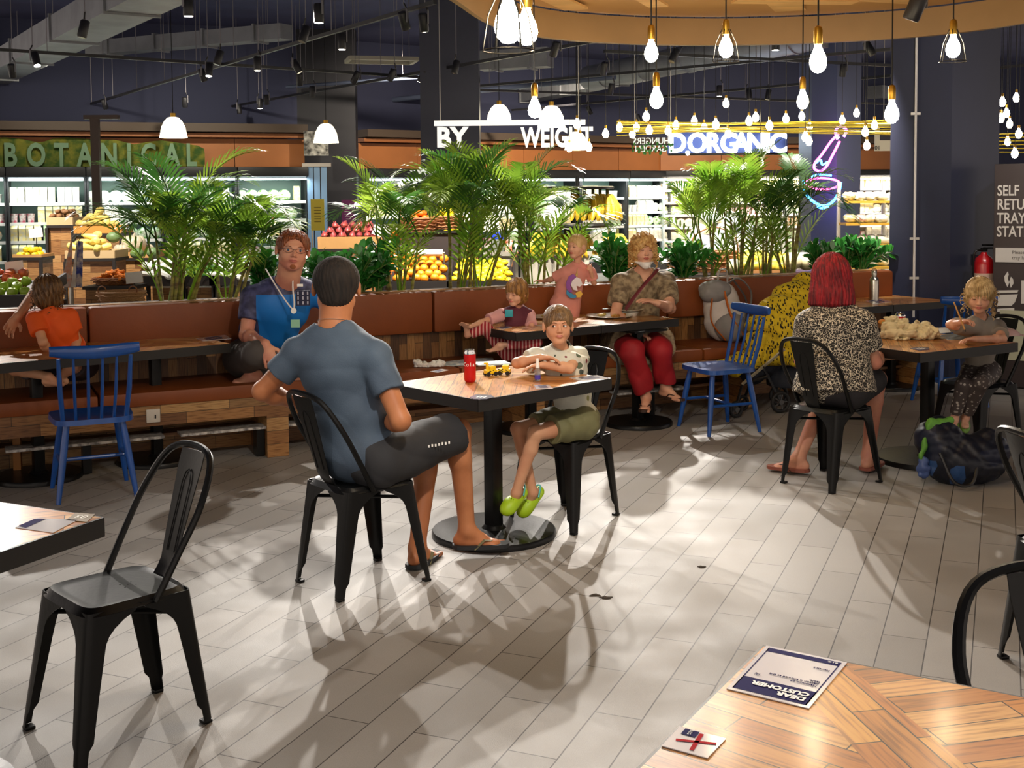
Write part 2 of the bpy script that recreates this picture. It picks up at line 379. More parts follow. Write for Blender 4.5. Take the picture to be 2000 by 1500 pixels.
# ---------------------------------------------------------------- furniture
def tolix(name, label, loc, rz, group='black metal cafe chairs'):
    t = thing(name, label, 'chair', (loc[0], loc[1], 0), rz, group)
    s = MB()
    def seat(u, v):
        x = (u-.5)*2; y = (v-.5)*2; w = .178-.012*(1-v)
        k = min(1, max(abs(x), abs(y))); q = (abs(x)**6+abs(y)**6)**(1/6) if (x or y) else 1
        f = k/q if q > 0 else 1
        z = .448+(.004 if k > .82 else -.004*(1-k)); z -= .022*max(0, k-.93)/.07
        return (x*w*f, y*.178*f, z)
    s.sheet(seat, 20, 20, th=.003); s.build('seat', BLK, t)
    h = MB()
    for x, y in ((0, 0), (.018, .018), (-.018, .018), (.018, -.018), (-.018, -.018)): h.cyl((x, y-.04, .4425), (x, y-.04, .4455), .003, n=6)
    h.build('drain_holes', mat('hole_black', '#020202', .9), t)
    for sx, sy in ((-1, 1), (1, 1), (-1, -1), (1, -1)):
        fx, fy = (.205, .225) if sy > 0 else (.178, -.225)
        tx, ty = .165, .165*sy; l = MB()
        def leg(u, v, sx=sx, sy=sy, fx=fx, fy=fy, tx=tx, ty=ty):
            z = lerp(.440, .012, u); k = (.440-z)/.43
            cx, cy = lerp(tx, fx, k), lerp(ty, fy, k)
            w = .030+.030*(1-k)**1.2+ (.012 if k < .9 else 0)
            if z > .33: w = min(.165, w+.13*((z-.33)/.11)**2.4)
            r = .026
            pts = [(-w, 0), (-(w+r)/2, 0), (-r, 0), (-r*.35, -r*.1), (-r*.1, -r*.35), (0, -r), (0, -(w+r)/2), (0, -w)]
            q = pts[int(round(v*7))]
            return (sx*(cx+q[0]), cy+q[1]*(1 if sy > 0 else -1), z)
        l.sheet(leg, 22, 7, th=.003); ob = l.build('leg', BLK, t, 60)
        MB().box((sx*(fx-.016), fy-.016*sy, .006), (.032, .032, .012), ch=.004).build('foot_cap', BLK, ob)
    b = MB()
    b.tube([(-.155, -.155, .37), (.155, .155, .37)], .008, 6); b.tube([(.155, -.155, .37), (-.155, .155, .37)], .008, 6); b.build('cross_brace', BLK, t)
    hp = bez([(-.173, -.045, .432), (-.184, -.115, .56), (-.187, -.195, .70), (-.132, -.262, .822), (0, -.284, .850), (.132, -.262, .822), (.187, -.195, .70), (.184, -.115, .56), (.173, -.045, .432)], 6)
    MB().tube(hp, .0115, 8).build('back_hoop', BLK, t)
    sp = MB()
    def splat(u, v):
        z = lerp(.447, .835, u); w = lerp(.042, .072, min(1, u*1.15)); y = -.165-.30*max(0, z-.447)**1.05
        if u < .1: y += .02*(1-u/.1)
        x = (v-.5)*2
        return (x*w, y-.006*(1-x*x), z)
    sp.sheet(splat, 16, 6, th=.003); so = sp.build('back_splat', BLK, t)
    rp = []
    for a, z in ((-1, .52), (-1, .6), (-1, .68), (-1, .735), (-.6, .765), (0, .775), (.6, .765), (1, .735), (1, .68), (1, .6), (1, .52)):
        u = (z-.447)/.388; y = -.165-.30*(z-.447)**1.05-.006; rp.append((a*.024, y-.003, z))
    MB().tube(rp+[(x, y+.008, z) for x, y, z in reversed(rp)], .0022, 5, closed=False).build('pressed_ridge', BLK, so)
    return t
CH = tolix('metal_chair', 'empty black metal cafe chair standing alone at the left front', (-1.243, 3.59), math.radians(133.8))
def chair2(loc, deg, label): return dup(CH, (loc[0], loc[1], 0), math.radians(deg), label)
chair2((-.662, 4.98), -49.9, 'black metal chair the man in the grey-blue shirt sits on')
chair2((.27, 5.92), 142, 'black metal chair the boy sits on at the middle table')
chair2((1.81, 6.64), -50, 'black metal chair the woman with red hair sits on')
chair2((2.98, 7.45), 118, 'black metal chair the curly blonde girl sits on')
chair2((1.19, 2.21), 188, 'black metal chair cut off at the lower right behind the herringbone table').scale = (1.34, 1, 1)
chair2((1.97, 3.96), -78, 'black metal chair cut off by the right edge in front of the dark bag')
# blue spindle chairs
def bluechair(label, loc, rz, nsp=6):
    t = thing('spindle_chair', label, 'chair', (loc[0], loc[1], 0), rz, 'blue wooden spindle chairs')
    s = MB()
    def seat(u, v):
        a = (u-.5)*2; b = (v-.5)*2
        w = lerp(.205, .225, v); q = (abs(a)**5+abs(b)**5)**.2 if (a or b) else 1; k = max(abs(a), abs(b)); f = k/q
        return (a*w*f, b*.205*f, .452-.012*(1-k*k)*(1 if abs(a) < .9 else .6)-.006*max(0, v-.8))
    s.sheet(seat, 16, 16, th=.030); s.build('seat', BLUE, t)
    legs = {}
    for sx, sy in ((-1, 1), (1, 1), (-1, -1), (1, -1)):
        a = Vector((sx*.145, sy*.14, .43)); b = Vector((sx*.205, sy*.205, .0)); legs[(sx, sy)] = (a, b)
        MB().tube([a, a.lerp(b, .3), a.lerp(b, .6), b], [.017, .0205, .019, .013], 10).build('leg', BLUE, t)
    def P(k, z): a, b = legs[k]; return a.lerp(b, (.43-z)/.43)
    for sx in (-1, 1): MB().cyl(P((sx, 1), .2), P((sx, -1), .2), .0105, n=8).build('stretcher', BLUE, t)
    MB().cyl((P((-1, 1), .2)+P((-1, -1), .2))/2, (P((1, 1), .2)+P((1, -1), .2))/2, .0105, n=8).build('stretcher', BLUE, t)
    for i in range(nsp):
        k = (i/(nsp-1)-.5)*2; r = .013 if i in (0, nsp-1) else .0085
        MB().tube([(k*.165, -.165-.01*(1-k*k), .44), (k*.18, -.215-.018*(1-k*k), .62), (k*.187, -.25-.02*(1-k*k), .80)], [r, r*1.1, r*.8], 8).build('spindle', BLUE, t)
    c = MB()
    def crest(u, v):
        a = (u-.5)*2; q = 2*PI*v
        return (a*.232, -.26-.035*(1-a*a)+.0135*math.cos(q), .832+.012*abs(a)**1.5+(.036-.010*abs(a)**3)*math.sin(q)*1.0)
    c.sheet(crest, 20, 12); vs = c.v; n = 13
    c.f += [tuple(range(12))[::-1], tuple(20*n+j for j in range(12))]; c.mi += [0, 0]
    c.build('crest_rail', BLUE, t, 50)
    return t
B1 = bluechair('blue wooden spindle chair at the left with its back to us', (-2.38, 6.56), BANG)
dup(B1, (1.45, 8.2, 0), math.radians(112), 'blue wooden spindle chair beside the backpack bench, seen side-on')
dup(B1, (3.42, 9.12, 0), math.radians(10), 'blue wooden spindle chair at the far right table by the navy column')
# tables
def chev_mat(name, cols, w=.30, h=.062, coat=.3):
    return plank_mat(name, w, h, cols, rough=.32, coat=coat, grain=12)
TOPW = chev_mat('varnished_mixed_planks', ['#96551f', '#d08d45', '#e8b978', '#b86f30', '#dca052', '#a35f26'])
def table(label, P, U, w, d, z=.75, base=None, br=.25, zones=None, name='cafe_table', th=.055, colr=.034, cat='table'):
    # P: near corner, U: direction of the side of length w; the other side is U turned left
    U = Vector((U[0], U[1], 0)).normalized(); V = Vector((-U.y, U.x, 0)); P = Vector((P[0], P[1], 0))
    c = P+U*(w/2)+V*(d/2) if base is None else Vector((base[0], base[1], 0))
    rz = math.atan2(U.y, U.x); t = thing(name, label, cat, c, rz, 'square cafe tables with black edges')
    Pl = Matrix.Rotation(-rz, 3, 'Z') @ (P-c)
    top = MB(); x0, y0 = Pl.x+.004, Pl.y+.004; x1, y1 = Pl.x+w-.004, Pl.y+d-.004; zt = z
    me_f = []; uvs = []
    if zones is None:
        xm, ym = (x0+x1)/2, (y0+y1)/2
        zones = [([(x0, y0), (xm, y0), (xm, y1), (x0, y1)], 45), ([(xm, y0), (x1, y0), (x1, y1), (xm, y1)], -45)]
    for poly, ang in zones:
        n = len(poly); o = len(top.v); top.v += [(p[0], p[1], zt) for p in poly]; top.f.append(tuple(range(o, o+n))); top.mi.append(0); uvs.append((poly, ang))
    o = len(top.v); top.v += [(x0, y0, zt-.03), (x1, y0, zt-.03), (x1, y1, zt-.03), (x0, y1, zt-.03)]; top.f.append((o, o+3, o+2, o+1)); top.mi.append(0)
    ob = top.build('tabletop', TOPW, t, 0); uv = ob.data.uv_layers.new(name='uv').data
    for p in ob.data.polygons:
        a = math.radians(uvs[p.index][1]) if p.index < len(uvs) else 0
        for li in p.loop_indices:
            v = ob.data.vertices[ob.data.loops[li].vertex_index].co; uv[li].uv = (v.x*math.cos(a)+v.y*math.sin(a)+3.1*p.index, -v.x*math.sin(a)+v.y*math.cos(a))
    e = MB(); cx, cy = Pl.x+w/2, Pl.y+d/2; zz = zt-.0005
    for q in ((cx, Pl.y+.004, w, .012), (cx, Pl.y+d-.004, w, .012)): e.box((q[0], q[1], zz-th/2), (q[2], q[3], th))
    for q in ((Pl.x+.004, cy, .012, d-.016), (Pl.x+w-.004, cy, .012, d-.016)): e.box((q[0], q[1], zz-th/2), (q[2], q[3], th))
    e.box((cx, cy, zz-th+.006), (w-.02, d-.02, .006)); e.build('edge_band', BLKE, t, 0)
    MB().box((0, 0, z/2-.02), (colr*2*.92, colr*2*.92, z-th-.05), ch=.006).build('column', BLK, t)
    MB().box((0, 0, z-th-.008), (.3, .3, .012)).build('mounting_plate', BLK, t)
    MB().lathe([(br, 0), (br, .022), (br-.006, .030), (.06, .034), (.045, .05), (.0, .05)], 40).build('base_disc', BLK, t)
    return t
N = at(935, 781, .76); R_ = at(1201, 737.5, .76)
mt = table('middle cafe table with the cola can and toy, man and boy seated at it', N, R_-N, .86, .66, .76, base=(-.10, 5.66), br=.305, colr=.036)
L2 = at(452, 671, .75); U2 = Vector((.80, .60, 0)).normalized(); V2 = Vector((-.6, .8, 0))
table('cafe table in the left row holding the crumpled napkin', L2-U2*.72, U2, .715, .70)
table('cafe table at the left edge behind the blue chair', L2-U2*1.44, U2, .715, .70)
N2 = at(1008, 650, .75)
M2a = table('cafe table in front of the toddler in the pink top', N2, Vector((.83, .56, 0)), .715, .70)
M2b = table('cafe table in front of the curly haired woman, carrying her plates', N2+Vector((.83, .56, 0)).normalized()*.72, Vector((.83, .56, 0)), .715, .70, base=(.90, 8.40))
N3 = at(1797, 690, .75)
table('cafe table at the right with cola can, cloth and foil tray', N3, Vector((.86, .51, 0)), .86, .70, base=(2.55, 7.16), br=.305)
N4 = at(1699, 599, .75)
table('far right cafe table with the steel water bottle', N4-Vector((.88, .47, 0))*.45, Vector((.88, .47, 0)), .70, .72)
table('far right cafe table next to the blue chair by the navy column', N4+Vector((.88, .47, 0))*.26, Vector((.88, .47, 0)), .70, .72)
# table with the 03 sign at the left edge
N5 = at(203, 1010, .75); D5 = (at(0, 1078, .75)-N5).normalized()
table('cafe table cut off at the left front, numbered 03', N5+Vector((D5.x, D5.y, 0))*.7, (-D5.x, -D5.y), .70, .70)
# big foreground table at the lower right
C6 = at(1490, 1260, .75); A6 = at(1245, 1500, .75); U6 = (C6-A6); U6.z = 0; U6.normalize(); V6 = Vector((-U6.y, U6.x, 0))
w6, d6 = .75, .75
P6 = C6-U6*w6; 
# the table lies to the right of the left edge: use the far edge direction as U instead
UE = Vector((-V6.x, -V6.y, 0)); P6 = C6-U6*d6
c6 = P6+UE*(w6/2)+U6*(d6/2); rz6 = math.atan2(UE.y, UE.x)
def loc6(x, y):
    p = at(x, y, .75)-c6; return Matrix.Rotation(-rz6, 3, 'Z') @ Vector((p.x, p.y, 0))
hx, hy = w6/2-.004, d6/2-.004
la, lb = loc6(1580, 1385), loc6(1700, 1515); lc, ld = loc6(1652, 1296), loc6(1850, 1465)
def hit(p, q, y):
    t_ = (y-p.y)/(q.y-p.y); return p.x+(q.x-p.x)*t_
def ang6(p, q): d = loc6(*q)-loc6(*p); return math.degrees(math.atan2(d.y, d.x))
xa0, xa1 = hit(la, lb, hy), hit(la, lb, -hy); xb0, xb1 = hit(lc, ld, hy), hit(lc, ld, -hy)
xa1 = max(-hx, min(hx, xa1)); xb1 = max(-hx, min(hx, xb1)); xa0 = max(-hx+.001, xa0)
Z6 = [([(-hx, -hy), (xa1, -hy), (xa0, hy), (-hx, hy)], ang6((1430, 1235), (1640, 1290))), ([(xa1, -hy), (xb1, -hy), (xb0, hy), (xa0, hy)], math.degrees(math.atan2((ld-lc).y, (ld-lc).x))), ([(xb1, -hy), (hx, -hy), (hx, hy), (xb0, hy)], ang6((1804, 1420), (2000, 1396)))]
if xb1 >= hx-.002:
    yb = lc.y+(ld.y-lc.y)*(hx-lc.x)/(ld.x-lc.x); Z6[1] = ([(xa1, -hy), (hx, -hy), (hx, yb), (xb0, hy), (xa0, hy)], Z6[1][1]); Z6[2] = ([(hx, yb), (hx, hy), (xb0, hy)], Z6[2][1])
table('large foreground cafe table with the DEAR CUSTOMER card, lower right', P6, UE, w6, d6, .75, zones=Z6)
# small table corner at the right edge
N7 = at(1973, 858, .75)
table('cafe table cut off at the right edge behind the black chair', N7, Vector((.75, -.66, 0)), .70, .70)
# printed cards lying on tables
def card(name, label, pts, z, col, cat='sign', grp=None, th=.0015):
    p = [at(x, y, z) for x, y in pts]; c = sum(p, Vector())/len(p); c.z = z
    t = thing(name, label, cat, c, 0, grp, world=True)
    MB().prism([(q.x, q.y) for q in p], z, z+th).build('sheet', col, t, 0)
    return t, p
t, p = card('customer_notice', 'laminated DEAR CUSTOMER notice at the corner of the foreground table', [(1497, 1262), (1655, 1295), (1580, 1385), (1419, 1346)], .7505, mat('laminated_paper', '#e9e6ea', .12, coat=1.), 'sign')
p0, p1, p2, p3 = p; zz = .7525
def onc(a, b): return p2.lerp(p3, a).lerp(p1.lerp(p0, a), b)+Vector((0, 0, .002))  # a along reading direction, b down the page
def quad(mb, a0, b0, a1, b1, dz=0): mb.add([onc(a0, b0)+Vector((0, 0, dz)), onc(a1, b0)+Vector((0, 0, dz)), onc(a1, b1)+Vector((0, 0, dz)), onc(a0, b1)+Vector((0, 0, dz))], [(0, 1, 2, 3)])
mb = MB(); quad(mb, .05, .04, .95, .30); quad(mb, .05, .88, .95, .96)
for q in ((.05, .04, .065, .96), (.935, .04, .95, .96)): quad(mb, *q)
mb.build('printed_banner', PUR, t, 0)
xd = (p3-p2).normalized(); yd = (p2-p1).normalized()
fr = lambda a, b: FR(onc(a, b)+Vector((0, 0, .001)), xd, yd)
W_ = (p3-p2).length
text('DEAR\nCUSTOMER', 'heading_text', WHT, fr(.10, .165), W_*.135, t, .0003, 'LEFT', .001)
text('Maximum of\nperson is allowed at this\ntable.', 'body_text', PUR, fr(.10, .44), W_*.062, t, .0003, 'LEFT')
text('(2)', 'number_text', PUR, fr(.78, .38), W_*.062, t, .0003, 'LEFT')
text('Nearest 2', 'footer_text', PUR, fr(.10, .74), W_*.05, t, .0003, 'LEFT')
text('B.I.G.', 'corner_text', WHT, fr(.08, .92), W_*.06, t, .0003, 'LEFT')
t, p = card('seat_marker', 'white seat marker with a red X on the foreground table', [(1328, 1420), (1418, 1444), (1382, 1482), (1292, 1458)], .7505, mat('laminated_paper', '#e9e6ea'), 'sign')
p0, p1, p2, p3 = p; xd = (p1-p0).normalized(); yd = (p0-p3).normalized(); cc = sum(p, Vector())/4+xd*.006; n = Vector((0, 0, .0025))
mb = MB()
for a, b in (((.030, .012), (-.034, -.010)), ((.002, -.030), (-.004, .032))):
    q0 = cc+xd*a[0]+yd*a[1]; q1 = cc+xd*b[0]+yd*b[1]; d = (q1-q0).normalized(); s_ = Vector((-d.y, d.x, 0))*.0038
    mb.add([q0-s_+n, q1-s_+n, q1+s_+n, q0+s_+n], [(0, 1, 2, 3)])
mb.build('red_cross', REDP, t, 0)
mb = MB(); q = p0+xd*.012-yd*.004+n; mb.add([q, q+xd*.026, q+xd*.026-yd*.022, q-yd*.022], [(0, 1, 2, 3)]); mb.build('logo_block', PUR, t, 0)
text('B.I.G', 'logo_text', WHT, FR(q+xd*.013-yd*.011+Vector((0, 0, .001)), -yd, xd), .009, t, .0002)
t, p = card('table_notice', 'white notice with dark heading on the 03 table', [(30, 1031), (72, 1013), (152, 1016), (104, 1041)], .7505, mat('laminated_paper', '#e9e6ea'), 'sign')
mb = MB(); q = [p[0].lerp(p[1], .15), p[0].lerp(p[1], .85), p[3].lerp(p[2], .85).lerp(p[1], .75), p[3].lerp(p[2], .15).lerp(p[0], .75)]
mb.add([v+Vector((0, 0, .0025)) for v in q], [(0, 1, 2, 3)]); mb.build('printed_banner', PUR, t, 0)
t, p = card('table_number', 'small brown table number tag reading 03', [(128, 1017), (148, 1002), (186, 1005), (170, 1020)], .7505, mat('tag_brown', '#6b5320', .4), 'sign')
text('03', 'number_text', WHT, FR(sum(p, Vector())/4+Vector((0, 0, .002)), p[3]-p[0], p[0]-p[1]) @ Matrix.Rotation(PI, 4, 'Z'), .04, t, .0004)
LAM = mat('laminated_paper', '#e9e6ea')
for lab, pts, z in (('white seat marker near the front edge of the middle table', [(1043, 753), (1072, 752), (1080, 759), (1047, 760)], .7605),
                    ('white notice at the right corner of the middle table', [(1112, 738), (1166, 733), (1190, 739), (1132, 744)], .7605),
                    ('dark round sticker on the near corner of the middle table', [(917, 776), (930, 771), (960, 772), (965, 776), (950, 780), (925, 780)], .7605),
                    ('white seat marker at the back left of the middle table', [(840, 726), (862, 721), (876, 723), (855, 728)], .7605),
                    ('white notice on the left row table beside the napkin', [(382, 661), (440, 654), (452, 662), (396, 666)], .7505),
                    ('white notice on the table before the toddler', [(950, 627), (978, 622), (990, 627), (962, 632)], .7505),
                    ('dark round sticker on the near corner of the right table', [(1778, 681), (1790, 678), (1815, 679), (1815, 683), (1795, 685)], .7505),
                    ('white papers on the far right table by the steel bottle', [(1690, 588), (1720, 583), (1742, 590), (1704, 594)], .7505),
                    ('white seat marker beside the fork on the toddler table', [(968, 640), (990, 636), (1000, 640), (980, 644)], .7505)):
    dark = 'dark' in lab
    t, p = card('sticker' if dark else 'paper_notice', lab, pts, z, mat('dark_sticker', '#3a3550', .3) if dark else LAM, 'sign')
    c = sum(p, Vector())/len(p); mb = MB()
    for k in (-1, 0, 1):
        d = (p[1]-p[0])*.28; o_ = c+(p[2]-p[1])*(.22*k)+Vector((0, 0, .0022)); e_ = (p[2]-p[1])*.05
        mb.add([o_-d-e_, o_+d-e_, o_+d+e_, o_-d+e_], [(0, 1, 2, 3)])
    mb.build('print_lines', WHT if dark else PUR, t, 0)
# ---------------------------------------------------------------- shop
FAS = mat('orange_brown_fascia', '#b5713c', .5, var=.12, scale=1.5)
FRW = mat('fridge_back_green', '#6f8c80', .5)
SHW = mat('shelf_grey', '#bfc6c4', .4)
CANO = mat('dark_canopy', '#1d1f22', .5)
STRIP = mat('fridge_tube_light', '#eafcff', .5, emit=5)
WARM = mat('warm_tube_light', '#ffe7c4', .5, emit=7)
def wall_seg(nm, a, b, z1=4.7):
    d = (b-a); L_ = d.length; r = math.atan2(d.y, d.x); c = (a+b)/2
    o = MB().box((0, 0, z1/2), (L_+.3, .2, z1)).build(nm, mat('shop_back_wall', '#363a55', .8), smooth=0); o.location = (c.x, c.y, 0); o.rotation_euler = (0, 0, r); struct(o)
W0 = at(-140, 328, 2.2); W1 = at(588, 328, 2.2); W2 = at(680, 331, 2.2); W3 = at(1268, 335, 2.2); W4 = at(1742, 332, 2.2)
for p in (W0, W1, W2, W3, W4): p.z = 0
PROD = []
def prod(name, mb, m): o = mb.build(name, m); o.hide_render = False; return o
def prods():
    r = []
    for nm, col in (('milk_carton', '#f4f1e4'), ('yellow_carton', '#f0dc8a'), ('green_carton', '#8fc46a')):
        mb = MB().box((0, 0, .08), (.08, .08, .16)); mb.add([(-.04, -.04, .16), (.04, -.04, .16), (.04, .04, .16), (-.04, .04, .16), (-.04, 0, .2), (.04, 0, .2)], [(0, 1, 5, 4), (2, 3, 4, 5), (0, 4, 3), (1, 2, 5)])
        r.append((nm, mb, mat(nm+'_print', col, .5, col2='#d8d2c0', scale=25), .095))
    for nm, col in (('salad_bag', '#5f9b3c'), ('white_bag', '#eceee6'), ('orange_bag', '#e09a5a')):
        mb = MB().sphere((0, 0, .075), (.085, .045, .08), n=10, m=6); r.append((nm, mb, mat(nm+'_film', col, .3, col2='#e8eddc', scale=22), .15))
    for nm, col in (('yoghurt_tub', '#f6f6f2'), ('berry_tub', '#b4475a')):
        mb = MB().lathe([(.036, 0), (.046, .10), (.05, .105), (.05, .115), (0, .118)], 10); r.append((nm, mb, mat(nm+'_plastic', col, .4, col2='#f2efe8', scale=18), .105))
    return r
PR = prods(); PROT = {}
CNT = {}
def put_prod(k, p, rz, where, scale=1.):
    nm, mb, m, w = PR[k]; key = (k, where); lab = {'milk_carton': 'white carton', 'yellow_carton': 'pale yellow carton', 'green_carton': 'green carton', 'salad_bag': 'green salad bag', 'white_bag': 'white bag', 'orange_bag': 'orange bag', 'yoghurt_tub': 'white tub', 'berry_tub': 'dark red tub'}[nm]
    if CNT.get(k, 0) >= 290: return
    CNT[k] = CNT.get(k, 0)+1
    if k not in PROT: o = mb.build(nm, m); PROT[k] = o
    else: o = PROT[k].copy(); COL.objects.link(o)
    o.location = p; o.rotation_euler = (0, 0, rz); o.scale = (scale*1.3,)*3
    tag(o, lab+' standing on '+where, nm.split('_')[1], lab+'s on '+where)
def fridge(a, b, n, name, where, zs=(.28, .66, .98, 1.28, 1.6), warm=False, dens=1.):
    d = b-a; L_ = d.length; r = math.atan2(d.y, d.x); u = d.normalized(); nn = Vector((u.y, -u.x, 0)); w = L_/n
    for i in range(n):
        c = a+u*(w*(i+.5))+nn*.40
        t = thing('open_fridge' if not warm else 'shelf_rack', f'{name}, {["first", "second", "third", "fourth", "fifth", "sixth"][i]} bay from left', 'fridge' if not warm else 'shelves', c, r)
        # local frame: x along the wall, -y towards the room
        MB().box((0, .27, 1.1), (w-.01, .05, 2.2)).build('back_panel', FRW if not warm else mat('rack_back', '#d8c9ae', .6), t, 0)
        for s in (-1, 1): MB().box((s*(w/2-.02), -.03, 1.1), (.03, .6, 2.2)).build('side_panel', CANO if not warm else SHW, t, 0)
        MB().box((0, -.08, 2.11), (w, .75, .18), ch=.04).build('canopy', CANO, t)
        MB().box((0, -.05, .12), (w, .70, .24)).build('plinth', CANO, t, 0)
        MB().box((0, -.40, 1.99), (w-.08, .05, .035)).build('tube_light', WARM if warm else STRIP, t, 0)
        for z in zs:
            s_ = MB().box((0, 0, z), (w-.06, .50, .025)).build('shelf', SHW, t, 0)
            MB().box((0, -.26, z-.005), (w-.06, .012, .05)).build('price_rail', mat('price_rail_white', '#f2f2ee', .4), s_, 0)
            if z < 1.7: MB().box((0, -.22, z-.0175), (w-.1, .02, .01)).build('shelf_light', mat('added_strip_warm', '#ffe2b8', .5, emit=6) if warm else mat('added_strip_cool', '#eefcff', .5, emit=7), s_, 0)  # glowing strip added below each shelf to brighten the goods
        MB().box((0, -.02, 2.43), (w-.012, .04, .52)).build('fascia_panel', FAS, t, 0)
        MB().box((0, -.12, 2.74), (w, .34, .07)).build('cornice', mat('cornice_wood', '#9a5f33', .5), t, 0)
        MB().box((0, -.18, 2.86), (w, .5, .14)).build('top_ledge', mat('ledge_dark', '#4a3c30', .6), t, 0)
        if not warm:
            q = c+nn*.52; area((q.x, q.y, 1.97), (c.x, c.y, .7), 7*w, w*.9, .12, (.94, 1, .93))
        else:
            q = c+nn*.6; area((q.x, q.y, 2.0), (c.x, c.y, .9), 26*w, w*.9, .12, (1, .88, .72))
        for z in zs:
            x = -w/2+.09; k = random.choice((0, 1, 1, 2, 0, 3, 5, 4, 6, 7, 1)); run = random.randint(3, 6)
            while x < w/2-.09:
                pw = PR[k][3]
                for dy in ((-.14,) if z < 1.5 else (-.14,)):
                    p = c+u*x-nn*(-.14+random.uniform(-.02, .02)); put_prod(k, (p.x, p.y, z+.0125), r+random.uniform(-.15, .15), where)
                x += pw*1.22; run -= 1
                if run == 0: k = random.choice((0, 1, 1, 2, 0, 3, 5, 4, 6, 7, 1)); run = random.randint(3, 7); x += .03
fridge(W0, W1, 5, 'bright open fridge below the left fascia', 'the left chilled wall')
fridge(W2, W3, 6, 'bright open fridge behind the middle palms', 'the middle chilled wall')
fridge(W3+Vector((.15, 0, 0)), W4, 4, 'warm lit grocery rack behind the right palms', 'the warm right grocery rack', zs=(.3, .62, .92, 1.2, 1.48, 1.76), warm=True)
u_ = (W1-W0).normalized()
wall_seg('wall_back', W0+Vector((.1, .35, 0)), W1+Vector((.1, .35, 0))); wall_seg('wall_back_middle', W2+Vector((-.2, .35, 0)), W3+Vector((-.2, .35, 0))); wall_seg('wall_back_right', W3+Vector((0, .4, 0)), W4+Vector((5, .4, 0)))
# dark cabin and cloth-like strips between the two fridge walls
a = aY(590, 400, 21.0); b = aY(678, 400, 22.); c = (a+b)/2
o = MB().box((0, 0, 2.35), ((b-a).length, .3, 4.7)).build('wall_gap', mat('gap_dark', '#1c1d26', .6), smooth=0); o.location = (c.x, c.y, 0); struct(o)
t = thing('strip_curtain', 'hanging pale blue plastic strip curtain in the dark gap left of centre', 'curtain', aY(620, 400, 20.4))
t.location.z = .0
for k in range(3): MB().box((-.12+.12*k, 0, 1.15), (.10, .01, 2.1)).build('strip', mat('strip_blue', '#6f8fb0', .3), t, 0)
MB().box((0, 0, 2.23), (.5, .05, .06)).build('rail', STEEL, t, 0)
MB().box((0, -.02, 2.6), (.42, .05, .42)).build('poster_frame', mat('poster_white', '#c8c8c0', .5, col2='#30302c', scale=9), t, 0)
# post before BOTANICAL
q = aY(190, 400, 17.2); t = thing('display_post', 'slim dark post in front of the BOTANICAL sign', 'post', (q.x, q.y, 0))
MB().box((0, 0, 1.415), (.12, .08, 2.83)).build('post', mat('post_brown', '#4a3a30', .5), t, 0)
MB().box((.1, 0, 2.86), (.5, .1, .06)).build('bracket', mat('post_brown', '#4a3a30'), t, 0)
# BOTANICAL sign
def onwall(px, py, off):          # point on the left chilled wall plane moved off towards us
    d = (W1-W0).normalized(); n = Vector((d.y, -d.x, 0)); P0 = W0+n*off; r_ = ray(px, py); tt = ((P0-Vector((0, 0, H))).dot(n))/r_.dot(n); return Vector((0, 0, H))+r_*tt
t = thing('botanical_sign', 'mossy green BOTANICAL sign with wavy top on the left fascia', 'sign', onwall(200, 300, .55), world=True)
xd = (W1-W0).normalized(); yd = Vector((0, 0, 1))
top = [(-20, 270), (10, 268), (40, 271), (68, 277), (85, 277), (105, 270), (130, 268), (180, 272), (225, 273), (262, 282), (290, 277), (315, 274), (350, 279), (385, 284), (398, 290), (400, 300)]
poly = [onwall(x, y, .55) for x, y in top]+[onwall(400, 325, .55), onwall(-20, 326, .55)]
nn = Vector((xd.y, -xd.x, 0)); k = len(poly)
vs = [p for p in poly]+[p-nn*.12 for p in poly]
MB().add(vs, [tuple(range(k)), tuple(range(k, 2*k))[::-1]]+[(i, k+i, k+(i+1) % k, (i+1) % k) for i in range(k)]).build('moss_panel', mat('moss_green', '#36551f', .9, col2='#7d7d2a', scale=6, bump=1., bscale=25), t, 0)
for ch, x in zip('BOTANICAL', (20, 71, 120, 166, 213, 252, 290, 336, 373)):
    p = onwall(x, 305, .60); text(ch, 'letter', mat('sage_letter', '#6f9070', .6), FR(p, xd, yd), .52, t, .04, bold=.016, sx=.68)
# hanging white BY WEIGHT sign
q = aY(990, 262, 14.); t = thing('hanging_sign', 'hanging white BY WEIGHT sign with a white top bar above the middle palms', 'sign', q, world=True)
sx_ = aY(1145, 262, 14.)-aY(848, 262, 14.); sx_.z = 0; sxd = sx_.normalized()
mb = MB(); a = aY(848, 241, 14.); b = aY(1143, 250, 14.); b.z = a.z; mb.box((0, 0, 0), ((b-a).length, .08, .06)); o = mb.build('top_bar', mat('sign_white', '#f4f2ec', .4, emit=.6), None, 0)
o.parent = t; o.location = (a+b)/2-q; o.rotation_euler = (0, 0, math.atan2(sxd.y, sxd.x)); ORG.pop(o.name, None)
SGN = mat('sign_white', '#f4f2ec')
for s, x0, sz in (('BY', 882, .32), ('WEIGHT', 1088, .32)):
    p = aY(x0, 270, 13.98); text(s, 'lettering', SGN, FR(p, sxd, (0, 0, 1)), sz, t, .02, bold=.012, sx=.95 if s == 'BY' else .66, spacing=1.05)
for x in (860, 1130): p = aY(x, 240, 14.); MB().cyl(p, p+Vector((0, 0, 2.2)), .006, n=5).build('hanger_wire', STEEL, t)
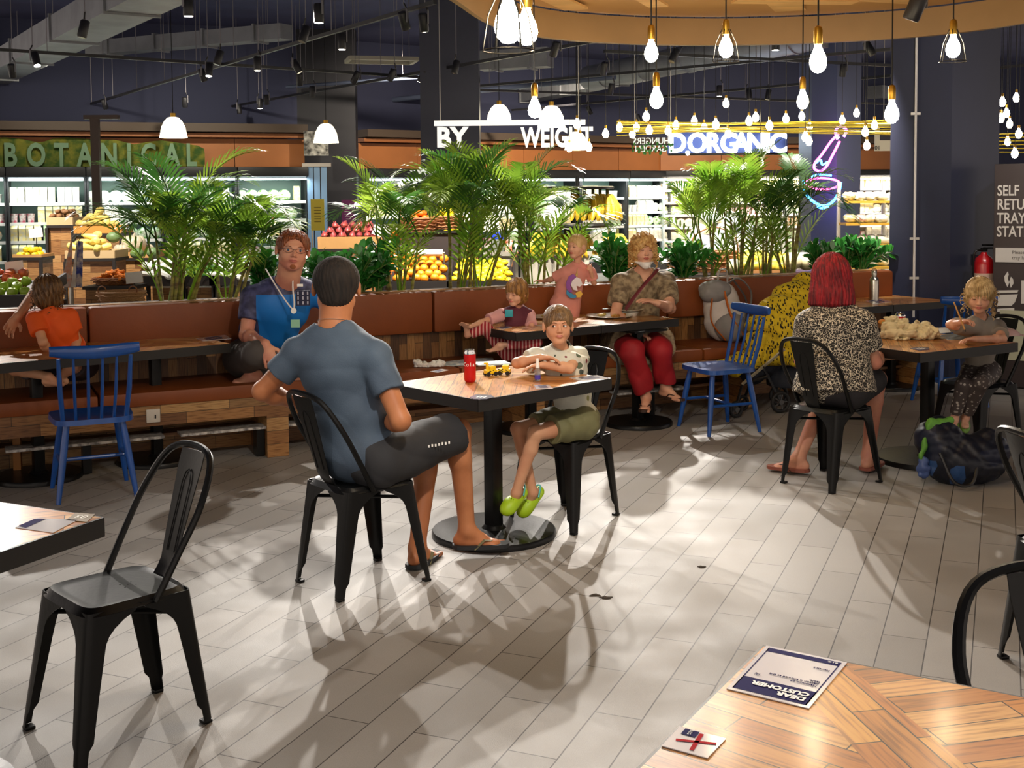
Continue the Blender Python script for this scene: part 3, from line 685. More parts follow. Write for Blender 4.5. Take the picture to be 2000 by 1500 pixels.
# D.ORGANIC lit letters
q = aY(1420, 282, 17.5); t = thing('lit_sign', 'glowing white D.ORGANIC letters above the right palms', 'sign', q, world=True)
LIT = mat('lit_letter_white', '#e4f3ff', .4, emit=4.5)
for ch, x in zip('D.ORGANIC', (1323, 1343, 1362, 1393, 1424, 1448, 1477, 1499, 1520)):
    p = aY(x, 281 if ch != '.' else 286, 17.5); text(ch, 'letter', LIT, FR(p, (1, 0, 0), (0, 0, 1)), .40, t, .03, bold=.012, sx=.9)
a = aY(1305, 301, 17.5); b = aY(1540, 301, 17.5); MB().box((a+b)/2, ((b-a).length, .06, .03)).build('base_rail', BLK, t, 0)
MB().box((a+b)/2+Vector((0, .1, .18)), ((b-a).length, .04, .34)).build('backing_board', mat('sign_back_blue', '#2a3560', .6), t, 0)
for x in (1310, 1535): p = aY(x, 301, 17.5); MB().cyl(p, p+Vector((0, 0, 2.4)), .008, n=5).build('hanger_wire', STEEL, t)
# reversed sign
q = aY(1272, 284, 16.); t = thing('reversed_sign', 'white lettering seen from behind, hung with small vines', 'sign', q, world=True)
for s, y in (('HUNGERS', 276), ('GARDEN', 291)):
    p = aY(1272, y, 16.); text(s, 'lettering', mat('lit_soft_white', '#dfe6dc', .4, emit=.6), FR(p, (-1, 0, 0), (0, 0, 1)), .13, t, .008, sx=.85)
p = aY(1272, 283, 16.0); MB().box(p, (.55, .02, .015)).build('rail', BLK, t, 0)
vb = MB()
for i in range(40):
    x = random.uniform(1235, 1315); p = aY(x, random.uniform(280, 300), 15.97); vb.sphere(p, (.018, .008, .022), n=5, m=3)
vb.build('vine_leaves', mat('vine_green', '#3d8a34', .6), t)
for x in (1240, 1305): p = aY(x, 283, 16.); MB().cyl(p, p+Vector((0, 0, 2.3)), .006, n=5).build('hanger_wire', STEEL, t)
# neon mortar and pestle
t = thing('neon_sign', 'pink and blue neon mortar and pestle on the blue-grey column', 'sign', aY(1610, 330, 15.0), world=True)
NP = mat('neon_pink', '#ff3a9a', .4, emit=14); NB = mat('neon_blue', '#2f8cff', .4, emit=15); NV = mat('neon_violet', '#c06aff', .4, emit=7)
def neon(nm, px, m, r=.016, closed=False):
    pts = bez([aY(x, y, 15.0) for x, y in (px+[px[0]] if closed else px)], 5); MB().tube(pts, r, 6).build(nm, m, t)
neon('pestle_tube', [(1638, 262), (1624, 275), (1605, 302), (1592, 318), (1591, 330), (1602, 334), (1614, 325), (1625, 305), (1640, 276)], NP)
neon('pestle_head', [(1636, 272), (1632, 258), (1637, 248), (1647, 248), (1653, 256), (1648, 267)], NV, .018)
neon('pestle_inner', [(1594, 318), (1603, 312), (1606, 322), (1616, 316)], NB, .012)
neon('rim_ellipse', [(1572, 356), (1590, 349), (1610, 348), (1632, 352), (1641, 360), (1625, 368), (1600, 370), (1580, 364)], NP, .014, True)
neon('bowl_outline', [(1570, 352), (1572, 372), (1582, 388), (1596, 398), (1612, 402), (1628, 392), (1638, 376), (1642, 356)], NB, .018)
neon('bowl_foot', [(1596, 403), (1606, 407), (1618, 403)], NB, .014)
neon('upper_rim', [(1580, 346), (1600, 341), (1624, 343)], NB, .014)
for x, y in ((1612, 402), (1575, 360), (1640, 362), (1595, 325), (1640, 268)): p = aY(x, y, 15.0); MB().cyl(p, p+Vector((0, .42, 0)), .006, n=5).build('standoff', STEEL, t)
# pedestal board SELF RETURN TRAY STATION
qa = aY(1941, 420, 9.9); qb = aY(2110, 420, 9.55); xd2 = (qb-qa); xd2.z = 0; w2 = xd2.length; xd2.normalize(); r2 = math.atan2(xd2.y, xd2.x)
t = thing('tray_station', 'dark brown tray return board reading SELF RETURN TRAY STATION', 'cabinet', (qa.x, qa.y, 0), r2)
MB().box((w2/2, .25, .95), (w2, .5, 1.88), ch=.01).build('cabinet_body', mat('station_brown', '#3a2f2e', .5), t)
ST = mat('station_white', '#d8d2ca', .5)
T0 = lambda x, z: Matrix.Translation((x, -.004, z)) @ Matrix.Rotation(PI/2, 4, 'X')
for s, py in (('SELF', 373), ('RETURN', 400), ('TRAY', 427), ('STATION', 453)):
    z = 1.65-(py-376)/2290*9.85; text(s, 'lettering', ST, T0(.025, z), .125, t, .002, 'LEFT', .002, .72)
z = 1.65-(498-376)/2290*9.85; MB().box((w2/2+.005, -.006, z), (w2-.03, .012, .12)).build('notice_plate', mat('plate_white', '#cfc9c2', .4), t, 0)
for s, dz in (('Please return your', .024), ('tray here', -.022)): text(s, 'small_text', mat('ink_grey', '#6a6460', .6), Matrix.Translation((.15, -.014, z+dz)) @ Matrix.Rotation(PI/2, 4, 'X'), .04, t, .0008, 'LEFT')
def icon(nm, px):
    vs = [(((x-1941)/(2000-1941))*(59*9.9/2290), 1.65-(y-376)/2290*9.85) for x, y in px]; n_ = len(vs)
    MB().add([(x, -.003, z) for x, z in vs]+[(x, .002, z) for x, z in vs], [tuple(range(n_)), tuple(range(n_, 2*n_))[::-1]]+[(i, n_+i, n_+(i+1) % n_, (i+1) % n_) for i in range(n_)]).build(nm, ST, t, 0)
icon('steam_icon', [(1968, 530), (1962, 540), (1963, 550), (1968, 561), (1971, 552), (1968, 543), (1970, 536)])
icon('steam_icon', [(1974, 540), (1971, 550), (1974, 562), (1979, 553), (1978, 545)])
icon('bowl_icon', [(1950, 568), (1988, 566), (1986, 571), (1950, 573)]); icon('bowl_icon', [(1950, 577), (1987, 574), (1982, 590), (1976, 597), (1950, 598)])
icon('tray_icon', [(1950, 604), (1981, 601), (1981, 606), (1950, 610)]); icon('screen_icon', [(1993, 547), (2030, 546), (2030, 590), (1993, 592)])
icon('curve_icon', [(1948, 622), (1975, 612), (2010, 610), (2010, 616), (1975, 620), (1958, 630), (1950, 645)])
MB().box((w2/2+.02, -.002, .45), (w2-.08, .006, .42)).build('lower_panel', mat('panel_cream', '#b9b79a', .5), t, 0)
# fire extinguisher
q = aY(1921, 540, 10.08); t = thing('fire_extinguisher', 'red fire extinguisher hung on the navy column beside the tray station', 'extinguisher', (q.x, q.y, .70))
MB().lathe([(.075, 0), (.082, .02), (.082, .33), (.07, .385), (.03, .42), (.025, .44), (0, .44)], 24).build('cylinder', mat('extinguisher_red', '#b3121a', .3, coat=.5), t)
MB().lathe([(.0835, .12), (.0835, .26)], 24).build('label_band', mat('label_cream', '#cfae9a', .5), t)
h = MB().box((0, 0, .46), (.05, .03, .03)); h.box((.05, 0, .50), (.13, .025, .014), r=0).box((.05, 0, .475), (.11, .02, .012)); h.build('handle', BLK, t)
MB().tube(bez([(-.02, -.02, .46), (-.09, -.03, .44), (-.1, -.02, .3), (-.09, -.01, .12)], 6), .009, 6).build('hose', BLK, t)
MB().box((0, .14, .36), (.05, .16, .1)).build('wall_bracket', STEEL, t, 0)
# ------------------------------------------------- produce
OR = mat('orange_peel', '#f08a12', .42, var=.18, scale=12, bump=.3, bscale=120)
LE = mat('lemon_peel', '#f2cd1c', .42, var=.1, scale=12, bump=.3, bscale=100)
CRD = mat('cardboard', '#c39256', .8, var=.1, scale=6)
DKF = mat('dark_frame', '#231d1a', .5)
PLN = PLK
def fruit_proto(kind):
    mb = MB()
    if kind == 'orange': mb.sphere((0, 0, .041), (.042, .042, .040), n=14, m=9).cyl((0, 0, .078), (0, 0, .083), .004, n=5); return mb.build('orange', OR)
    if kind == 'lemon': mb.tube([(-.046, 0, .031), (-.041, 0, .031), (-.034, 0, .031), (-.018, 0, .031), (.004, 0, .031), (.024, 0, .031), (.036, 0, .031), (.044, 0, .031), (.049, 0, .031)], [.003, .008, .020, .0295, .032, .028, .017, .008, .004], 12); return mb.build('lemon', LE)
    if kind == 'red_apple': mb.lathe([(0, .008), (.02, .002), (.036, .02), (.041, .045), (.034, .068), (.016, .074), (0, .066)], 14).cyl((0, 0, .06), (.004, 0, .086), .002, n=4); return mb.build('apple', mat('apple_red', '#b5372b', .35, col2='#e08a48', scale=14))
    if kind == 'green_apple': mb.lathe([(0, .008), (.02, .002), (.036, .02), (.041, .045), (.034, .068), (.016, .074), (0, .066)], 14).cyl((0, 0, .06), (.004, 0, .086), .002, n=4); return mb.build('apple', mat('apple_green', '#9dbb3a', .35, var=.1))
    if kind == 'squash':
        mb.tube([(-.09, 0, .04), (-.08, 0, .04), (-.04, 0, .04), (.02, .01, .035), (.07, .02, .03), (.1, .02, .03)], [.01, .03, .042, .030, .022, .01], 10); return mb.build('squash', mat('squash_skin', '#f0d774', .45, var=.12))
    if kind == 'pumpkin':
        for k in range(9): a_ = 2*PI*k/9; mb.sphere((.055*math.cos(a_), .055*math.sin(a_), .07), (.05, .05, .068), n=8, m=6)
        mb.cyl((0, 0, .12), (.01, 0, .16), .012, .008, n=6); return mb.build('pumpkin', mat('pumpkin_grey', '#c3b79b', .5, var=.15))
    if kind == 'melon': mb.sphere((0, 0, .075), (.08, .08, .075), n=14, m=9); return mb.build('melon', mat('melon_skin', '#ead9a8', .5, var=.1))
    if kind == 'green_melon': mb.sphere((0, 0, .075), (.095, .075, .075), n=14, m=9); return mb.build('melon', mat('melon_green', '#6f8a55', .5, var=.25))
    if kind == 'mango': mb.tube([(-.075, 0, .04), (-.068, 0, .04), (-.04, 0, .042), (0, 0, .045), (.045, 0, .04), (.07, 0, .036), (.08, 0, .035)], [.006, .022, .038, .044, .034, .018, .004], 12); return mb.build('mango', mat('mango_skin', '#e2b437', .4, col2='#a9a23a', scale=9))
    if kind == 'carrot': mb.tube([(-.08, 0, .014), (-.07, 0, .014), (0, 0, .012), (.08, 0, .008)], [.006, .016, .012, .003], 8); return mb.build('carrot', mat('carrot_skin', '#e8842a', .5))
    if kind == 'radish': mb.tube([(-.12, 0, .03), (-.1, 0, .03), (0, 0, .03), (.1, 0, .02), (.14, 0, .015)], [.01, .03, .03, .02, .004], 8); return mb.build('white_radish', mat('radish_white', '#efeee2', .45))
    if kind == 'cucumber': mb.tube([(-.12, 0, .022), (-.1, 0, .022), (0, .01, .022), (.1, 0, .022), (.12, 0, .022)], [.008, .021, .023, .021, .008], 8); return mb.build('cucumber', mat('cucumber_skin', '#3f7a2e', .4, var=.2))
    if kind == 'onion': mb.lathe([(0, 0), (.02, .004), (.036, .025), (.03, .05), (.008, .066), (.004, .08), (0, .08)], 10); return mb.build('red_onion', mat('onion_skin', '#8a2f48', .35, col2='#c25a4a', scale=9))
    if kind == 'tangerine': mb.sphere((0, 0, .032), (.036, .036, .031), n=10, m=7); return mb.build('tangerine', mat('tangerine_peel', '#ee6a14', .4))
    if kind == 'potato': mb.sphere((0, 0, .03), (.045, .034, .03), n=8, m=6); return mb.build('potato', mat('potato_skin', '#8a6038', .7, var=.2))
FP = {}
def fput(kind, loc, label, cat, group, rot=None, scale=1.):
    if kind not in FP: FP[kind] = o = fruit_proto(kind)
    else: o = FP[kind].copy(); COL.objects.link(o)
    o.location = loc; o.rotation_euler = rot if rot is not None else (random.uniform(-.4, .4), random.uniform(-.3, .3), random.uniform(0, 6.3)); o.scale = (scale,)*3
    return tag(o, label, cat, group)
def pile(kind, label, cat, group, px0, px1, py0, py1, Y0, depth, step, rows, jit=.12, scale=1., taper=0.):
    # rows climb from the front edge (py1 at Y0) to the back (py0 at Y0+depth)
    for i in range(rows):
        k = i/max(1, rows-1); Y = Y0+depth*k; py = lerp(py1, py0, k)
        a, b = aY(px0+taper*k, py, Y), aY(px1-taper*k, py, Y); n = max(1, int((b.x-a.x)/step))
        for j in range(n+1):
            f = (j+.5*(i % 2))/n
            if f > 1.02: continue
            p = a.lerp(b, f); fput(kind, (p.x+random.uniform(-1, 1)*step*jit, p.y+random.uniform(-1, 1)*step*jit, p.z-.035*scale+random.uniform(-.006, .012)), label, cat, group, scale=scale*random.uniform(.93, 1.07))
def tray(name, label, px0, px1, py0, py1, Y0, depth, m=DKF, base=True, cat='tray', wood=PLK):
    a, b, c, d = aY(px0, py1, Y0), aY(px1, py1, Y0), aY(px1, py0, Y0+depth), aY(px0, py0, Y0+depth)
    a.x -= .03; d.x = a.x; b.x += .03; c.x = b.x; cx = (a.x+b.x)/2
    t = thing(name, label, cat, (cx, Y0, 0), world=True); z0, z1 = a.z-.07, d.z-.07
    MB().add([(a.x, Y0, z0), (b.x, Y0, z0), (b.x, Y0+depth, z1), (a.x, Y0+depth, z1), (a.x, Y0, z0-.03), (b.x, Y0, z0-.03), (b.x, Y0+depth, z1-.03), (a.x, Y0+depth, z1-.03)], [(0, 1, 2, 3), (4, 7, 6, 5), (0, 4, 5, 1), (1, 5, 6, 2), (2, 6, 7, 3), (3, 7, 4, 0)]).build('tray_floor', m, t, 0)
    MB().box((cx, Y0-.01, z0+.02), (b.x-a.x+.04, .025, .09)).build('front_lip', m, t, 0)
    for x in (a.x, b.x): MB().add([(x-.012, Y0, z0-.03), (x+.012, Y0, z0-.03), (x+.012, Y0+depth, z1-.03), (x-.012, Y0+depth, z1-.03), (x-.012, Y0, z0+.06), (x+.012, Y0, z0+.06), (x+.012, Y0+depth, z1+.06), (x-.012, Y0+depth, z1+.06)], [(0, 1, 2, 3), (4, 7, 6, 5), (0, 4, 5, 1), (1, 5, 6, 2), (2, 6, 7, 3), (3, 7, 4, 0)]).build('side_rail', m, t, 0)
    if base:
        box_uv(MB().box((cx, Y0+depth/2, (z0-.05)/2), (b.x-a.x-.08, depth-.1, z0-.05)).build('plank_base', wood, t, 0))
        for x in (a.x+.01, b.x-.01):
            for y in (Y0+.02, Y0+depth-.02): MB().box((x, y, (z0-.03)/2), (.035, .035, z0-.03)).build('leg', m, t, 0)
    return t
tray('produce_stand', 'black sloping stand heaped with oranges behind the planter', 770, 872, 498, 548, 10.7, .62)
pile('orange', 'orange in the heap on the black stand left of the lemons', 'orange', 'oranges on the black stand', 775, 866, 500, 545, 10.74, .55, .082, 6)
tray('produce_stand', 'black sloping stand heaped with lemons right of the oranges', 884, 998, 506, 548, 10.7, .62)
pile('lemon', 'lemon in the heap on the black stand right of the oranges', 'lemon', 'lemons on the black stand', 890, 992, 508, 545, 10.74, .55, .074, 8, taper=10)
tray('produce_stand', 'small stand with tangerines at the left of the orange heap', 748, 768, 496, 540, 10.9, .4)
pile('tangerine', 'tangerine on the small stand left of the oranges', 'tangerine', 'tangerines left of the oranges', 750, 766, 500, 536, 10.95, .35, .07, 5)
# cardboard boxes with lemons and onions behind
def crate(label, px0, px1, py0, py1, Y, dep=.35, m=CRD, stand=True, name='produce_box', cat='box'):
    a, b = aY(px0, py1, Y), aY(px1, py0, Y); w = b.x-a.x; h = b.z-a.z; cx = (a.x+b.x)/2
    t = thing(name, label, cat, (cx, Y, a.z)); e = .012
    MB().box((0, dep/2, e/2), (w, dep, e)).build('bottom', m, t, 0); MB().box((0, 0, h/2), (w, e, h)).build('front_board', m, t, 0); MB().box((0, dep, h/2), (w, e, h)).build('back_board', m, t, 0)
    for s in (-1, 1): MB().box((s*w/2, dep/2, h/2), (e, dep, h)).build('side_board', m, t, 0)
    if stand and a.z > .15:
        s_ = thing('display_table', 'plank sided display table under '+label, 'table', (cx, Y, 0))
        box_uv(MB().box((0, dep/2, (a.z-.03)/2), (w*.94, dep*.94, a.z-.03)).build('plank_base', PLK, s_, 0))
        MB().box((0, dep/2, a.z-.0155), (w*1.04, dep*1.06, .03)).build('top_board', DKF, s_, 0)
        for sx in (-1, 1): MB().box((sx*w*.5, -.01, (a.z-.03)/2), (.03, .03, a.z-.03)).build('leg', DKF, s_, 0)
    return t, a, b
def fill(kind, label, cat, group, px0, px1, py, Y, dep, step, layers=2, scale=1., rise=.05):
    a, b = aY(px0, py, Y), aY(px1, py, Y)
    for l in range(layers):
        n = max(1, int((b.x-a.x-l*step)/step)); nd_ = max(1, int((dep-l*step*.5)/step))
        for i in range(n):
            for j in range(nd_):
                fput(kind, (a.x+step*(.5+i+.5*l)+random.uniform(-.1, .1)*step, Y+.05+step*(j+.5*l)*.95, a.z-.02+l*rise), label, cat, group, scale=scale*random.uniform(.9, 1.08))
crate('long cardboard box of lemons above the lemon stand', 850, 938, 470, 490, 11.8)
fill('lemon', 'lemon in the long cardboard box at the back', 'lemon', 'lemons in the cardboard box', 853, 935, 468, 11.8, .33, .085, 3)
crate('long cardboard box of red onions behind the bench man', 622, 745, 462, 486, 11.8)
fill('onion', 'red onion in the cardboard box behind the shrubs', 'onion', 'red onions in the cardboard box', 626, 742, 462, 11.8, .33, .085, 3)
crate('cardboard box of tangerines at the back beside the onions', 752, 800, 472, 496, 11.7)
fill('tangerine', 'tangerine in the back cardboard box', 'tangerine', 'tangerines in the cardboard box', 755, 798, 470, 11.7, .3, .08, 2)
# wicker baskets
WK = mat('wicker', '#7a4526', .6, col2='#a8703f', scale=40, bump=.8, bscale=90)
def basket(label, px, py, Y, r=.17, h=.11, handle=True, m=WK, z=None, cat='basket', sy=.8):
    p = aY(px, py, Y); zz = p.z if z is None else z
    t = thing('wicker_basket', label, cat, (p.x, p.y, zz)); b = MB()
    b.lathe([(r*.78, 0), (r*.9, h*.5), (r, h), (r-.012, h), (r*.88, h*.5), (r*.76, .01), (0, .01)], 24, sy=sy); b.build('body', m, t)
    mb = MB()
    for k in range(3):
        zz2 = h*(.2+.3*k); rr = r*(.80+.09*(.5+1.5*k)/1.2); mb.tube([(rr*math.cos(q*PI/12), rr*sy*math.sin(q*PI/12), zz2+.004*(-1)**q) for q in range(24)], .007, 5, closed=True)
    mb.build('weave_rings', m, t)
    MB().tube([((r-.003)*math.cos(q*PI/12), (r-.003)*sy*math.sin(q*PI/12), h) for q in range(24)], .012, 6, closed=True).build('rim', m, t)
    if handle: MB().tube(bez([(-r, 0, h), (-r*.8, 0, h+.16), (0, 0, h+.24), (r*.8, 0, h+.16), (r, 0, h)], 6), .008, 6).build('handle', m, t)
    return t, Vector((p.x, p.y, zz))
def bfill(kind, lab, cat, grp, c, r, h, n=14, sy=.8, scale=1.):
    for l in range(3):
        for k in range(max(1, int(n/(1+l*.8)))):
            a_ = 2*PI*k/max(1, int(n/(1+l*.8)))+l; rr = r*(.62-.22*l)*random.uniform(.8, 1); fput(kind, (c.x+rr*math.cos(a_), c.y+rr*sy*math.sin(a_), c.z+h*.45+l*.045), lab, cat, grp, scale=scale)
t_, c_ = basket('wicker basket heaped with oranges on the tall stand', 822, 452, 11.6, .21, .13); bfill('tangerine', 'tangerine in the wicker basket on the tall stand', 'tangerine', 'tangerines in the wicker basket', c_, .21, .13, 12)
t_, c2_ = basket('wicker basket heaped with lemons on the tall stand', 872, 447, 11.6, .17, .12, False); bfill('lemon', 'lemon in the wicker basket on the tall stand', 'lemon', 'lemons in the wicker basket', c2_, .17, .12, 10)
t = thing('basket_stand', 'dark cabinet carrying the two wicker fruit baskets', 'stand', ((c_.x+c2_.x)/2, 11.6, 0)); MB().box((0, .02, c_.z/2-.01), (.62, .34, c_.z-.02)).build('cabinet', mat('stand_dark', '#241a16', .6), t, 0)
MB().box((0, .02, c_.z-.006), (.70, .40, .012)).build('top_board', DKF, t, 0)
# white plastic bag roll
q = aY(833, 494, 10.95); t = thing('bag_roll', 'white roll of plastic bags above the orange heap', 'roll', q); MB().cyl((-.15, 0, 0), (.15, 0, 0), .032, n=16).build('roll', WHT, t); MB().cyl((-.17, 0, 0), (.17, 0, 0), .008, n=6).build('spindle_rod', STEEL, t)
for s in (-.165, .165): MB().box((s, 0, -.05), (.012, .02, .1)).build('holder', STEEL, t, 0)
q = aY(378, 505, 11.2); t = thing('bag_roll', 'white roll of plastic bags behind the left palm', 'roll', q); MB().cyl((-.1, .05, 0), (.1, -.05, 0), .04, n=16).build('roll', WHT, t); MB().cyl((-.13, .065, 0), (.13, -.065, 0), .012, n=6).build('core', DKF, t)
MB().box((0, 0, -.09), (.03, .03, .12)).build('holder', STEEL, t, 0)
# left side produce
t = tray('apple_stand', 'dark angled stand with red and green apples at the left edge', -60, 52, 532, 575, 8.9, .7)
pile('red_apple', 'red apple at the top of the left stand', 'apple', 'red apples on the left stand', -50, 46, 534, 552, 9.3, .3, .085, 3)
pile('green_apple', 'green apple at the front of the left stand', 'apple', 'green apples on the left stand', -50, 46, 552, 572, 8.95, .3, .085, 3)
crate('small cabinet of citrus at the far left', 25, 80, 497, 503, 12.5)
fill('lemon', 'yellow citrus fruit on the far left cabinet', 'citrus', 'citrus on the far left cabinet', 27, 78, 500, 12.5, .3, .085, 2)
crate('pale crate of yellow squash at the left', 128, 223, 489, 505, 11.6, .4, mat('pale_wood', '#c9ab7c', .6))
fill('squash', 'yellow squash in the pale crate', 'squash', 'squash in the pale crate', 132, 220, 488, 11.6, .38, .12, 3, rise=.055)
crate('raised orange-brown crate of squash at the left', 145, 236, 441, 456, 12.6, .4, mat('honey_wood', '#d08d3c', .6))
fill('squash', 'pale squash in the raised crate', 'squash', 'squash in the raised crate', 148, 233, 440, 12.6, .38, .12, 3, rise=.06)
crate('open box of potatoes behind the squash', 92, 142, 424, 440, 13.6, .35, mat('pale_wood', '#c9ab7c'))
fill('potato', 'brown potato in the open box at the back left', 'potato', 'potatoes in the back box', 94, 140, 424, 13.6, .33, .09, 2)
crate('wide box of pumpkins behind the left palm', 226, 300, 492, 504, 12.2, .5, CRD)
for i, (x, y) in enumerate(((238, 484), (262, 478), (285, 486))): p = aY(x, y+14, 12.3+.1*i); fput('pumpkin', (p.x, p.y, p.z), ['pale ribbed pumpkin at the left of the wide box', 'large pale ribbed pumpkin in the middle of the wide box', 'pale ribbed pumpkin at the right of the wide box'][i], 'pumpkin', 'pumpkins in the wide box', (0, 0, 0), [.8, 1.25, .9][i])
for i, (x, y) in enumerate(((222, 470), (268, 502), (300, 500))): p = aY(x, y+4, 12.05); fput('green_melon', p, ['dark green melon left of the large pumpkin', 'dark green melon before the large pumpkin', 'dark green melon right of the large pumpkin'][i], 'melon', 'green melons by the pumpkins', (0, 0, .4), .75)
t_, c_ = basket('low wicker tray of carrots on the small table', 225, 556, 10.6, .20, .06, False, sy=.7)
for k in range(34): a_ = random.uniform(0, 6.28); rr = random.uniform(0, .15); fput('carrot', (c_.x+rr*math.cos(a_), c_.y+.7*rr*math.sin(a_), c_.z+.045+.05*(1-rr/.15)+random.uniform(0, .02)), 'carrot in the low wicker tray', 'carrot', 'carrots in the wicker tray', (0, random.uniform(-.2, .2), random.uniform(0, 6.3)))
t = thing('display_table', 'small dark topped plank table under the carrots', 'table', (c_.x, c_.y, 0)); box_uv(MB().box((0, 0, (c_.z-.03)/2), (.42, .34, c_.z-.03)).build('plank_base', PLK, t, 0)); MB().box((0, 0, c_.z-.016), (.46, .38, .03)).build('top_board', DKF, t, 0)
t_, c_ = basket('empty pale wicker basket with two ring handles behind the bench', 238, 600, 9.9, .20, .13, False, mat('pale_wicker', '#b98a5c', .6, bump=.8, bscale=80))
for s in (-1, 1): MB().tube([(s*.13+.035*math.cos(q*PI/6), -.1, .15+.035*math.sin(q*PI/6)) for q in range(12)], .006, 5, closed=True).build('ring_handle', WK, t_)
t = thing('low_shelf', 'low plank shelf below the empty wicker basket', 'shelf', (c_.x, c_.y, 0)); box_uv(MB().box((0, 0, c_.z/2-.001), (.5, .4, c_.z-.004)).build('plank_base', PLK, t, 0))
for i, (x0, x1) in enumerate(((292, 352), (362, 415), (420, 452))):
    lab = ['left black angled crate of white radishes', 'middle black angled crate of leeks and cucumbers', 'right black angled crate by the second palm'][i]
    tray('angled_crate', lab, x0, x1, 512, 538, 10.9, .4)
    kind, nm = [('radish', 'white radish'), ('cucumber', 'green cucumber'), ('radish', 'white radish')][i]
    pile(kind, nm+' in the '+lab.split(' of')[0].split(' by')[0], nm.split()[1], nm+'s in the '+lab.split()[0]+' crate', x0+4, x1-2, 512, 536, 10.93, .34, .075, 4)
# right side produce
tray('produce_stand', 'wooden tray stand of mangoes behind the right palms', 1445, 1535, 505, 527, 11.4, .5, mat('tray_brown', '#9a6a3a', .6))
pile('mango', 'yellow mango in the wooden tray behind the right palms', 'mango', 'mangoes in the wooden tray', 1450, 1530, 500, 522, 11.45, .4, .12, 4, scale=1.25)
for i, (x, y, s) in enumerate(((1428, 528, 1.), (1545, 520, 1.1), (1572, 522, 1.1), (1260+88, 520, 1.))):
    p = aY(x, y+6, 11.3); fput('melon', p, ['cream melon left of the mangoes', 'cream melon right of the mangoes', 'cream melon partly behind the red hair', 'cream melon by the curly haired woman'][i], 'melon', 'cream melons on the right', scale=s)
t = thing('display_table', 'long plank sided display table under the cream melons', 'table', (aY(1480, 530, 11.5).x, 11.55, 0)); zt_ = aY(1480, 534, 11.3).z
box_uv(MB().box((0, 0, zt_/2-.02), (2.3, .6, zt_-.04)).build('plank_base', PLK, t, 0)); MB().box((0, 0, zt_-.018), (2.4, .68, .03)).build('top_board', DKF, t, 0)
t_, c_ = basket('large wicker basket on the right display table', 1395, 530, 11.6, .24, .2, True, z=zt_, sy=.6)
t_, c_ = basket('second wicker basket behind the right palms', 1333, 530, 11.6, .17, .2, False, z=zt_, sy=.6)
# bananas
BAN = mat('banana_peel', '#dfb526', .45, col2='#a8891c', scale=14)
def hand_mesh(n=5):
    mb = MB()
    for k in range(n):
        a_ = (k-(n-1)/2)*.46; pts = []
        for i in range(7):
            q = i/6; pts.append((.10*math.sin(a_)*q+.03*math.sin(a_), -.02-.07*math.sin(q*1.9)*math.cos(a_), -.02-.20*q))
        mb.tube(bez(pts, 2), [.006]+[.013+.009*math.sin(PI*min(1, i/12)) for i in range(1, 12)]+[.004], 7)
    return mb
hm = hand_mesh().build('banana_bunch', BAN); first = True
MB().cyl((0, 0, -.03), (0, 0, .02), .014, n=6).build('crown', mat('banana_crown', '#4a4a1c', .7), hm)
def bunch(px, py, Y, lab, sc=1., rz=0., grp='bananas on the banana stand'):
    global first
    p = aY(px, py, Y)
    if first: o = hm; first = False; o.location = p; o.rotation_euler = (0, 0, rz); o.scale = (sc,)*3; tag(o, lab, 'bananas', grp)
    else: dup(hm, p, rz, lab, grp, scale=sc); 
    if not first and o_is_first(hm): pass
def o_is_first(x): return False
for i, x in enumerate((1052, 1068, 1086, 1104, 1120, 1138)): bunch(x, 450+2*(i % 2), 11.9+.1*(i % 2), 'hanging banana bunch below the black round rack', 1.25, random.uniform(-.6, .6))
for i, x in enumerate((1190, 1206)): bunch(x, 452, 11.8, 'banana bunch below the rack right of the toddler', 1.2, random.uniform(-.6, .6), 'bananas right of the toddler')
for i, x in enumerate((1118, 1142, 1158, 1172, 1186)): bunch(x, 374, 12.0+.08*(i % 2), 'banana bunch hung on the upper banana hooks', 1.35, .9, 'bananas on the upper hooks')
p = aY(1128, 440, 12.0); t = thing('banana_rack', 'black round tiered rack holding the hanging bananas', 'rack', (p.x, p.y, 0))
MB().cyl((0, 0, .02), (0, 0, 1.85), .022, n=10).build('pole', BLK, t)
MB().lathe([(.30, 0), (.30, .03), (0, .04)], 24).build('foot_plate', BLK, t)
MB().lathe([(0, 0), (.36, 0), (.37, .02), (.36, .035), (0, .03)], 32, c=(0, 0, p.z-.02)).build('round_tray', BLK, t)
MB().lathe([(0, 0), (.37, 0), (.38, .02), (.36, .03), (0, .03)], 32, c=(0, 0, 1.72-.0)).build('upper_ring', BLK, t)
# grey counter with boxes
a = aY(952, 492, 11.9); b = aY(1150, 492, 11.9); cx = (a.x+b.x)/2
t = thing('counter', 'grey panelled counter behind the tall middle palm', 'counter', (cx, 12.1, 0)); zc = a.z
MB().box((0, 0, zc/2-.02), (b.x-a.x, .5, zc-.04)).build('counter_body', mat('counter_grey', '#a09a8a', .5), t, 0); MB().box((0, 0, zc-.02), (b.x-a.x+.06, .56, .04)).build('worktop', mat('worktop_grey', '#8a8577', .4), t, 0)
for k in range(-3, 4): MB().box((k*.14, -.252, zc/2-.03), (.006, .006, zc-.1)).build('panel_seam', DKF, t, 0)
for lab, px, w, h, col, Y in (('small orange-red printed tin on the grey counter', 994, .08, .12, '#d8482a', 11.95), ('grey box stack on the grey counter', 975, .17, .12, '#6f7468', 12.15), ('white tub on the grey counter', 1012, .07, .08, '#e4e2da', 11.95)):
    q = aY(px, 480, Y); o = MB().box((0, 0, h/2), (w, .1, h), ch=.006).build('printed_box', mat('box_'+col[1:], col, .5, col2='#e8e0cc' if 'orange' in lab else None, scale=20)); o.location = (q.x, Y, zc); tag(o, lab, 'box')
